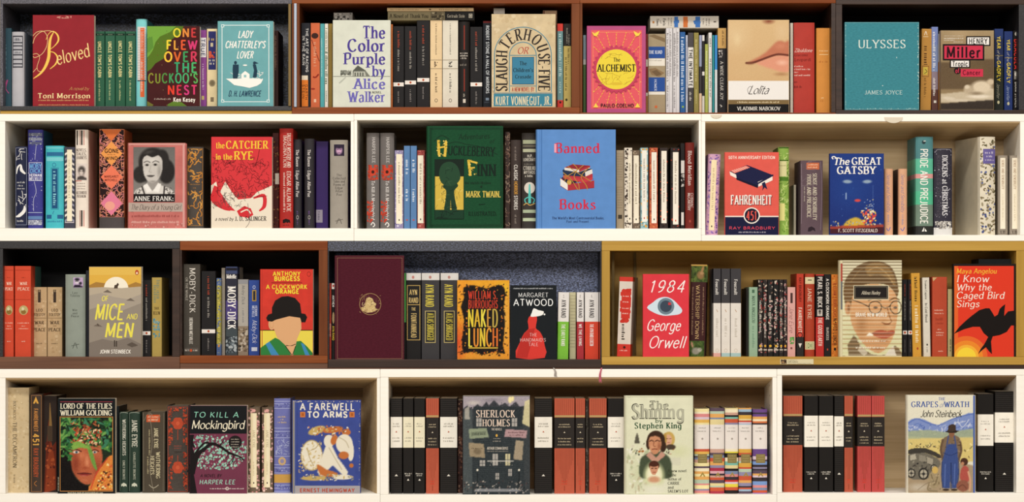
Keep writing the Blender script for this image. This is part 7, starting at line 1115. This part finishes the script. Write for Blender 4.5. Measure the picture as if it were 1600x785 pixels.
P.ell(1004, 742, 24, 30, '#c4cba0', 1, op=.8).ell(1060, 706, 26, 14, '#d2d6a8', 1, op=.8).ell(1030, 760, 40, 18, '#e2e2cc', 1, op=.8).bits(980, 700, 1012, 770, 60, .8, 2.4, ['#cfd3b4', '#b9c09a', '#e8e8d6', '#c0b898'], 4).bits(984, 694, 1060, 712, 30, 1, 2.4, ['#6f6a58', '#a8703c', '#4a4a44', '#d8d2bc'], 6, asp=1.2).poly([(991, 694), (993, 684), (995.5, 676), (998, 684), (1000, 694)], '#4a463c', .9, 0, 1).poly([(1056, 716), (1064, 716), (1064, 728), (1046, 728), (1046, 716)], '#d3d2bc', .7, 0, 1)
P.poly([(999, 735), (1001, 718), (1010, 710), (1024, 706), (1040, 710), (1048, 720), (1050, 736), (1046, 748), (1004, 748)], '#46503c', 1, 3, 2).poly([(1010, 712), (1016, 706), (1025, 716), (1034, 705), (1040, 712), (1028, 722), (1020, 722)], '#c49480', 1, 0, 1).ell(1045, 687, 9.5, 12, '#c8a75c', .15).ell(1044, 688, 6, 8.4, '#d8a88a', .2).ell(1039, 686, 3.6, 10, '#b8924a', .3).line([(1041, 686), (1043.6, 686)], 1, '#5a3a28').line([(1046, 686), (1048.4, 686)], 1, '#5a3a28').line([(1043, 692), (1046.4, 692)], 1, '#a04a3c').ell(1048, 699, 9, 5, '#4a3c30', .3)
P.ell(1025, 688, 14, 14.5, '#3a261a', .12).ell(1036, 698, 5, 9, '#3a261a', .2).ell(1013, 694, 3.6, 9, '#3a261a', .2).poly([(1014, 688), (1017, 683), (1026, 682), (1032, 686), (1033, 698), (1029, 707), (1023, 711), (1017, 706), (1014, 698)], '#c88c68', 1, 3, 1).ell(1030, 698, 4, 10, '#93583c', .9, op=.8).ell(1019, 699, 4, 5, '#d8a07c', 1, op=.8).line([(1015, 690), (1018, 688.6), (1021, 690)], 1.4, '#3a2018').line([(1024, 690), (1027, 688.6), (1031, 690)], 1.4, '#3a2018').line([(1022, 691), (1021, 697), (1024, 698)], 1, '#7f4830').line([(1019, 702.5), (1023, 702), (1027, 702.6)], 1.2, '#6a2c20')
P.ell(1022, 744, 19, 25, '#d3d8a8', .4).ell(1022, 742, 14, 18, '#efeccc', .4).ell(1022, 728, 8.2, 7.6, '#4a261a', .15).poly([(1016.4, 728), (1027.6, 728), (1028, 735), (1025, 741), (1022, 743), (1018.6, 741), (1016, 735)], '#cf9474', 1, 3, 0).ell(1021.6, 726.6, 7, 3.4, '#4a261a', .25).line([(1018, 732.4), (1020.4, 732.4)], 1.3, '#3a2018').line([(1023.6, 732.4), (1026, 732.4)], 1.3, '#3a2018').line([(1020.4, 738.6), (1024, 738.6)], 1, '#8a3c30').ell(1022, 750, 12, 7, '#cf9a78', .5).ell(1022, 764, 24, 12, '#e6e6d2', .9).noise(.03, 4)
fo(b, 977, 1083, 619, '#dfe0c4', 'pale yellow-green face-out book with three painted people and green lettering', P.out(), T('The', 1015, 627, 1045, 640, '#2a2a1c', SX), T('The', 1015.6, 627.6, 1044.4, 639.4, '#a8a894', SB), T('Shining', 987, 632, 1070, 655, '#2a2a1c', (.3, .5, 10, 1, 0, .1)), T('Shining', 988, 633, 1069, 654, '#b5b5a0', (.2, .6, 10, .9, 0, .12)), T('by', 1024, 655, 1035, 661, '#1d4a2c', SB), T('Stephen King', 991.5, 661, 1065, 670, '#1d4a2c', SX),
   *[T(t, 1043.5, y, 1043.5+w, y+4.2, '#3a3c2c', SB) for t, y, w in (('A new novel', 734, 29), ('by the', 740.5, 13), ('author of', 747, 21), ('CARRIE', 753.5, 18), ('and', 760, 9), ("SALEM'S LOT", 766, 32))], FR(978, 620, 1082.4, 773, .6, '#c4c5a6'), hard=True)
import colorsys
def striped(x0, x1, yt, lab, seed, cols):
    r = random.Random(seed); m = (x0+x1)/2; bd = []; y = yt-1
    def run(ya, yb):
        y = ya
        while y < yb:
            h = r.choice((3, 4, 5, 6, 2.5)); bd.append((y, min(y+h, yb), r.choice(cols))); y += h
    run(yt-1, 664); bd.append((664, 702, '#e9e2dc')); run(702, 774)
    sp('R4B', x0, x1, yt, '#d8d0c8', lab, R(m-6.5, 710, m+8, 724, '#8a7a4a'), G(m-4, 712, m+6, 713.4, '#b5a878'), G(m-4, 716, m+6, 717.4, '#b5a878'), G(m-4, 720, m+6, 721.4, '#b5a878'), G(m-5, 668, m+6, 670, '#8f8880', seed), G(m-7, 673, m+7, 675, '#8f8880', seed+1), E(m+.6, 686, 1.6, 1.6, '#a8a098'), PG([(m-3.6, 745), (m+1, 738), (m+5.4, 745), (m+3, 745), (m+1, 741.6), (m-1.2, 745)], '#a08a4a'), bands=bd, hard=True, bulge=.003)
pa = ['#e2d29a', '#c85a3c', '#8f8aa8', '#3a3238', '#c9a08f', '#b5c8b0', '#d88a8a', '#efe4c4', '#7a8aa8', '#e0a860', '#5a4a5a', '#d8c4d0']
ordn = ('first', 'second', 'third', 'fourth', 'fifth')
for i, (x0, x1, yt, ex) in enumerate(((1085, 1108.5, 639, ['#a8c8d0', '#efe2a8', '#e2b45a']), (1109.2, 1132, 638, ['#a8344a', '#e0d060', '#d8a8b0']), (1132.6, 1153.6, 638, ['#c8342c', '#221e20', '#7ab8a8', '#e2d24a']), (1154, 1174.6, 638, ['#d8a84a', '#c84a34', '#9ab8d0']), (1176, 1199, 640, ['#6a4a8a', '#8a6ab0', '#d87a4a', '#7a9ad0']))):
    striped(x0, x1, yt, ordn[i] + ' from left of five gaily striped spines with white labels on the bottom tier', 40+i, pa + ex*2)
b = 'R4C'
ml(b, 1224, 1254, 619, True, 'wide terracotta spine with a black label at the left of the right white bookcase', 51, y0=651, y1=696)
ml(b, 1256.6, 1278.4, 619, False, 'first of two plain black spines with white labels right of the wide terracotta spine', 55, y0=650, y1=699, white='#f6f1e4')
ml(b, 1279.6, 1302, 619, False, 'second of two plain black spines with white labels, left of the ruled black spine', 59, y0=650, y1=699, white='#f6f1e4')
ml(b, 1303.6, 1318.6, 619, False, 'narrow black ruled spine with a white label left of the slim terracotta spine', 63, True, y0=651, y1=698, white='#f6f1e4')
ml(b, 1319.2, 1333, 619, True, 'slim terracotta spine with a black label beside a gap on the bottom tier', 67, y0=651, y1=700)
for i, (x0, x1) in enumerate(((1339.6, 1361.4), (1361.8, 1382.4))):
    ml(b, x0, x1, 619, True, ('left', 'right')[i] + ' of two glossy coral-red wrapped spines with black labels', 71+4*i, y0=652, y1=698, rc='#bb4a46')
P = Paint(1419, 619, 1520.5, 770.5, '#e4e0cc', 1.1)
P.poly([(1419, 660), (1430, 654), (1444, 656), (1456, 662), (1470, 664), (1486, 656), (1504, 650), (1521, 646), (1521, 682), (1419, 682)], '#7f92c8', 1, 2, 1).bits(1420, 656, 1520, 680, 70, .7, 1.8, ['#5a70b0', '#a8b4d8', '#c4cbe0', '#6a80bc'], 3, keep=lambda x, y: y > 664 - (x > 1480)*8, asp=3).poly([(1419, 674), (1450, 672), (1480, 676), (1521, 670), (1521, 688), (1419, 688)], '#a3ad88', .85, 0, 2).poly([(1419, 686), (1521, 684), (1521, 722), (1419, 724)], '#d8c47c', 1, 0, 2).bits(1420, 690, 1520, 716, 50, .6, 1.4, ['#b5a05a', '#efe0a8', '#8f8a5a', '#7a6a44'], 5, asp=3).poly([(1419, 718), (1470, 716), (1521, 728), (1521, 771), (1419, 771)], '#a89478', 1, 0, 2).ell(1436, 762, 24, 9, '#c4b8a4', .8).ell(1500, 765, 20, 6, '#b8a484', .8)
P.line([(1419, 662), (1432, 655), (1446, 660), (1462, 665)], 1.6, '#4f68b4', .8).line([(1466, 666), (1484, 657), (1502, 651), (1521, 647)], 1.6, '#4f68b4', .8).line([(1486, 672), (1496, 660), (1504, 668), (1514, 656)], 1.2, '#e2e6ee', .8).line([(1424, 670), (1434, 662), (1444, 672)], 1.2, '#5a72ba', .8).bits(1422, 694, 1470, 700, 14, .6, 1.2, ['#6a5a48', '#4a4038'], 6, asp=1.6)
P.poly([(1419, 712), (1430, 706), (1446, 708), (1464, 716), (1470, 726), (1462, 736), (1456, 746), (1438, 750), (1419, 746)], '#6f6a5e', 1, 2, 1).poly([(1419, 704), (1428, 701), (1446, 701), (1462, 707), (1472, 714), (1466, 716), (1446, 708), (1419, 710)], '#3f3b36', 1, 2, 0).poly([(1422, 712), (1430, 710), (1432, 718), (1422, 720)], '#b9b2a0', .9).poly([(1436, 711), (1446, 713), (1448, 722), (1436, 721)], '#8f897a', .9).poly([(1448, 714), (1458, 718), (1457, 727), (1449, 724)], '#a8a08e', .9).bits(1420, 722, 1464, 742, 34, .8, 1.8, ['#4a4640', '#96907f', '#5a554c', '#2f2c2a'], 7, asp=1.4)
for wx_, wy_, wr in ((1443, 741, 8), (1424, 740, 6.5), (1459, 732, 5)): P.ell(wx_, wy_, wr, wr*1.15, '#2a2826', .12).ell(wx_, wy_, wr*.72, wr*.85, '#b3ab98', .15).ell(wx_, wy_, wr*.28, wr*.3, '#2a2826', .2).line([(wx_-wr*.7, wy_), (wx_+wr*.7, wy_)], .9, '#3a3836', 1, 0).line([(wx_, wy_-wr*.8), (wx_, wy_+wr*.8)], .9, '#3a3836', 1, 0)
P.poly([(1470, 696), (1474, 686), (1482, 681), (1493, 681), (1500, 686), (1502, 700), (1500, 716), (1497, 724), (1474, 724), (1470, 712)], '#7d6852', 1, 2, 0).line([(1473, 688), (1470, 704), (1474, 718)], 3.4, '#64503e').line([(1500, 690), (1502, 704), (1498, 718)], 3.4, '#64503e').bits(1471, 684, 1501, 712, 26, .5, 1.3, ['#56432f', '#96806a', '#64503c'], 10)
P.poly([(1478, 700), (1482, 694), (1492, 694), (1496, 702), (1497, 720), (1498, 740), (1495, 763), (1487, 764), (1486, 740), (1484, 764), (1473, 763), (1471, 742), (1472, 722)], '#3c4f88', 1, 0, 1).line([(1479, 698), (1482, 682)], 1.8, '#3c4f88').line([(1494, 698), (1491, 682)], 1.8, '#3c4f88').line([(1486, 724), (1486, 764)], 1.2, '#1f2a50').line([(1477, 726), (1476, 760)], 1.6, '#5a70ac').line([(1492, 726), (1491, 758)], 1.6, '#5a70ac').line([(1472, 722), (1471, 744), (1473, 763)], 1, '#232f58').line([(1498, 722), (1498, 744), (1495, 763)], 1, '#232f58').line([(1474, 708), (1484, 712), (1496, 708)], 1, '#2a3868')
P.ell(1487, 678, 4.4, 6, '#8a5f46', .15).poly([(1478, 675), (1481, 673), (1482, 666), (1487, 663.5), (1493, 665), (1494, 672.6), (1497, 674), (1494, 676.5), (1484, 677)], '#42342c', 1, 2, 0).line([(1478, 675), (1487, 676), (1497, 674)], 1.4, '#241b17')
P.poly([(1502, 733), (1507, 728), (1513, 732), (1515, 746), (1512, 754), (1502, 752), (1500, 744)], '#b0544a', 1, 2, 1).poly([(1494, 762), (1499, 752), (1511, 752), (1514, 764), (1504, 769)], '#8f5a48', 1, 2, 1).ell(1506.5, 722, 6, 6, '#4a2f24', .15).ell(1504, 725, 3, 3.4, '#b98464', .3).line([(1513, 738), (1516, 752), (1515, 767)], 3, '#d3a282').line([(1496, 764), (1504, 758), (1510, 764)], 1, '#5f382c').ell(1460, 750, 9.5, 14, '#a39272', .15).ell(1461, 735, 4.8, 5.6, '#cfae62', .15).line([(1455, 742), (1459, 756)], 1.4, '#6f6248').line([(1466, 742), (1462, 756)], 1.4, '#6f6248').line([(1452, 756), (1450, 766), (1464, 768)], 2.4, '#8a7a5e').bits(1452, 742, 1469, 766, 14, .5, 1.2, ['#7a6a4e', '#c0ae8c'], 12).ell(1478, 766, 6, 2, '#3a2c22', .3).ell(1491, 766, 6, 2, '#3a2c22', .3).line([(1434, 766), (1448, 756), (1462, 752)], 1, '#7a6c58', .7).noise(.04, 4)
fo(b, 1418, 1524, 618, '#e4e0cc', 'cream face-out book with blue hills and a man in blue overalls', P.out(), R(1520.5, 618.5, 1523.4, 770.6, '#4a62a8', n=0), T('THE', 1466.5, 621.5, 1477, 626, '#4a62a8', SX), T('GRAPES', 1424, 628, 1466, 636.5, '#3f5aa0', SX), T('of', 1467.5, 629, 1474, 637, '#3f5aa0', SC), T('WRATH', 1475.5, 628, 1514.5, 636.5, '#3f5aa0', SX), T('John Steinbeck', 1438, 641.5, 1502, 652, '#1c1a1a', (.12, .5, 35, 0, .25, .03)), hard=True)
ml(b, 1527.5, 1552.6, 616, False, 'plain black spine with a white label, first right of the blue hills cover', 81, y0=648, y1=697, white='#f7f2e6')
ml(b, 1554.6, 1584, 612, False, 'wide black ruled spine with a white label near the bottom right corner', 87, True, y0=645, y1=692, white='#f7f2e6')
sp(b, 1585, 1587.6, 617, '#2a2624', 'sliver of a dark spine at the bottom right corner', bands=((616, 690, '#cfc8ba'),), d=.036)
# ---------------------------------------------------------------- small things on the shelves
def ribbon(label, px, y0, y1, mat, drift):
    n = 9; w = .0055; v = []; f = []
    for i in range(n):
        t = i/(n-1); z = zof(y0)+(zof(y1)-zof(y0))*t; x = (px-800)*S + drift*S*t*(1+.4*math.sin(t*5)); wl = w*(.55+.6*t)
        yy = -.0011 - .0022*math.sin(t*math.pi)
        v += [(x-wl/2, yy, z), (x+wl/2, yy-.0004*math.sin(t*7), z-.001*(i == n-1)), (x+wl/2, yy+.0005, z), (x-wl/2, yy+.0005, z)]
        if i:
            a, q = 4*i-4, 4*i
            for k in range(4): f.append((a+k, a+(k+1) % 4, q+(k+1) % 4, q+k))
    f += [(0, 3, 2, 1), (4*n-4, 4*n-3, 4*n-2, 4*n-1)]
    bm = bmesh.new(); vs_ = [bm.verts.new(p) for p in v]; [bm.faces.new([vs_[k] for k in q]) for q in f]
    # frayed end: three short threads
    for k in range(4):
        bx = v[4*n-4][0] + w*(.1+.32*k); zz = v[4*n-4][2]
        q = [bm.verts.new(p) for p in ((bx, -.0014, zz), (bx+.0007, -.0014, zz), (bx+.0011+.0005*k, -.0014, zz-.004), (bx+.0005+.0005*k, -.0014, zz-.004))]; bm.faces.new(q)
    bmesh.ops.recalc_face_normals(bm, faces=list(bm.faces)); me = bpy.data.meshes.new('ribbon_bookmark'); bm.to_mesh(me); bm.free(); me.materials.append(mat)
    o = bpy.data.objects.new('ribbon_bookmark', me); C.objects.link(o); o['label'] = label; o['category'] = 'bookmark'; o['group'] = 'ribbon ends hanging over the white board'
ribbon('grey frayed ribbon end hanging over the white board above the middle bottom bookcase', 865, 575, 588, M_RIBBON_G, 5)
ribbon('pink frayed ribbon end hanging over the white board above the middle bottom bookcase', 940, 575, 596, M_RIBBON_P, -4)
tg = thing('shelf_card', 'small cream printed card fixed to the front edge of the oak shelf', 'sign', ((1245-800)*S, -.0012, zof(569.5)))
cvx = box_mesh('card', -26*S, 26*S, -.0004, .001, 0, 8*S, M_TAG, tg, 0)
ccv = Canvas(lambda px, py: ((px-1245)*S, (569.5-py)*S), lambda x: -.0004)
for f in (R(1220, 562, 1229, 569, '#4a3a2c', n=0), SCAT(1220, 562, 1229, 569, 12, .6, 1.6, ['#8a6a4a', '#2c2018', '#a8845a'], 3), G(1231, 562.6, 1246, 563.8, '#5a5240'), G(1231, 565, 1247, 566.6, '#3a3428'), G(1231, 568, 1268, 568.9, '#7a7260')): f(ccv)
ccv.build(tg)
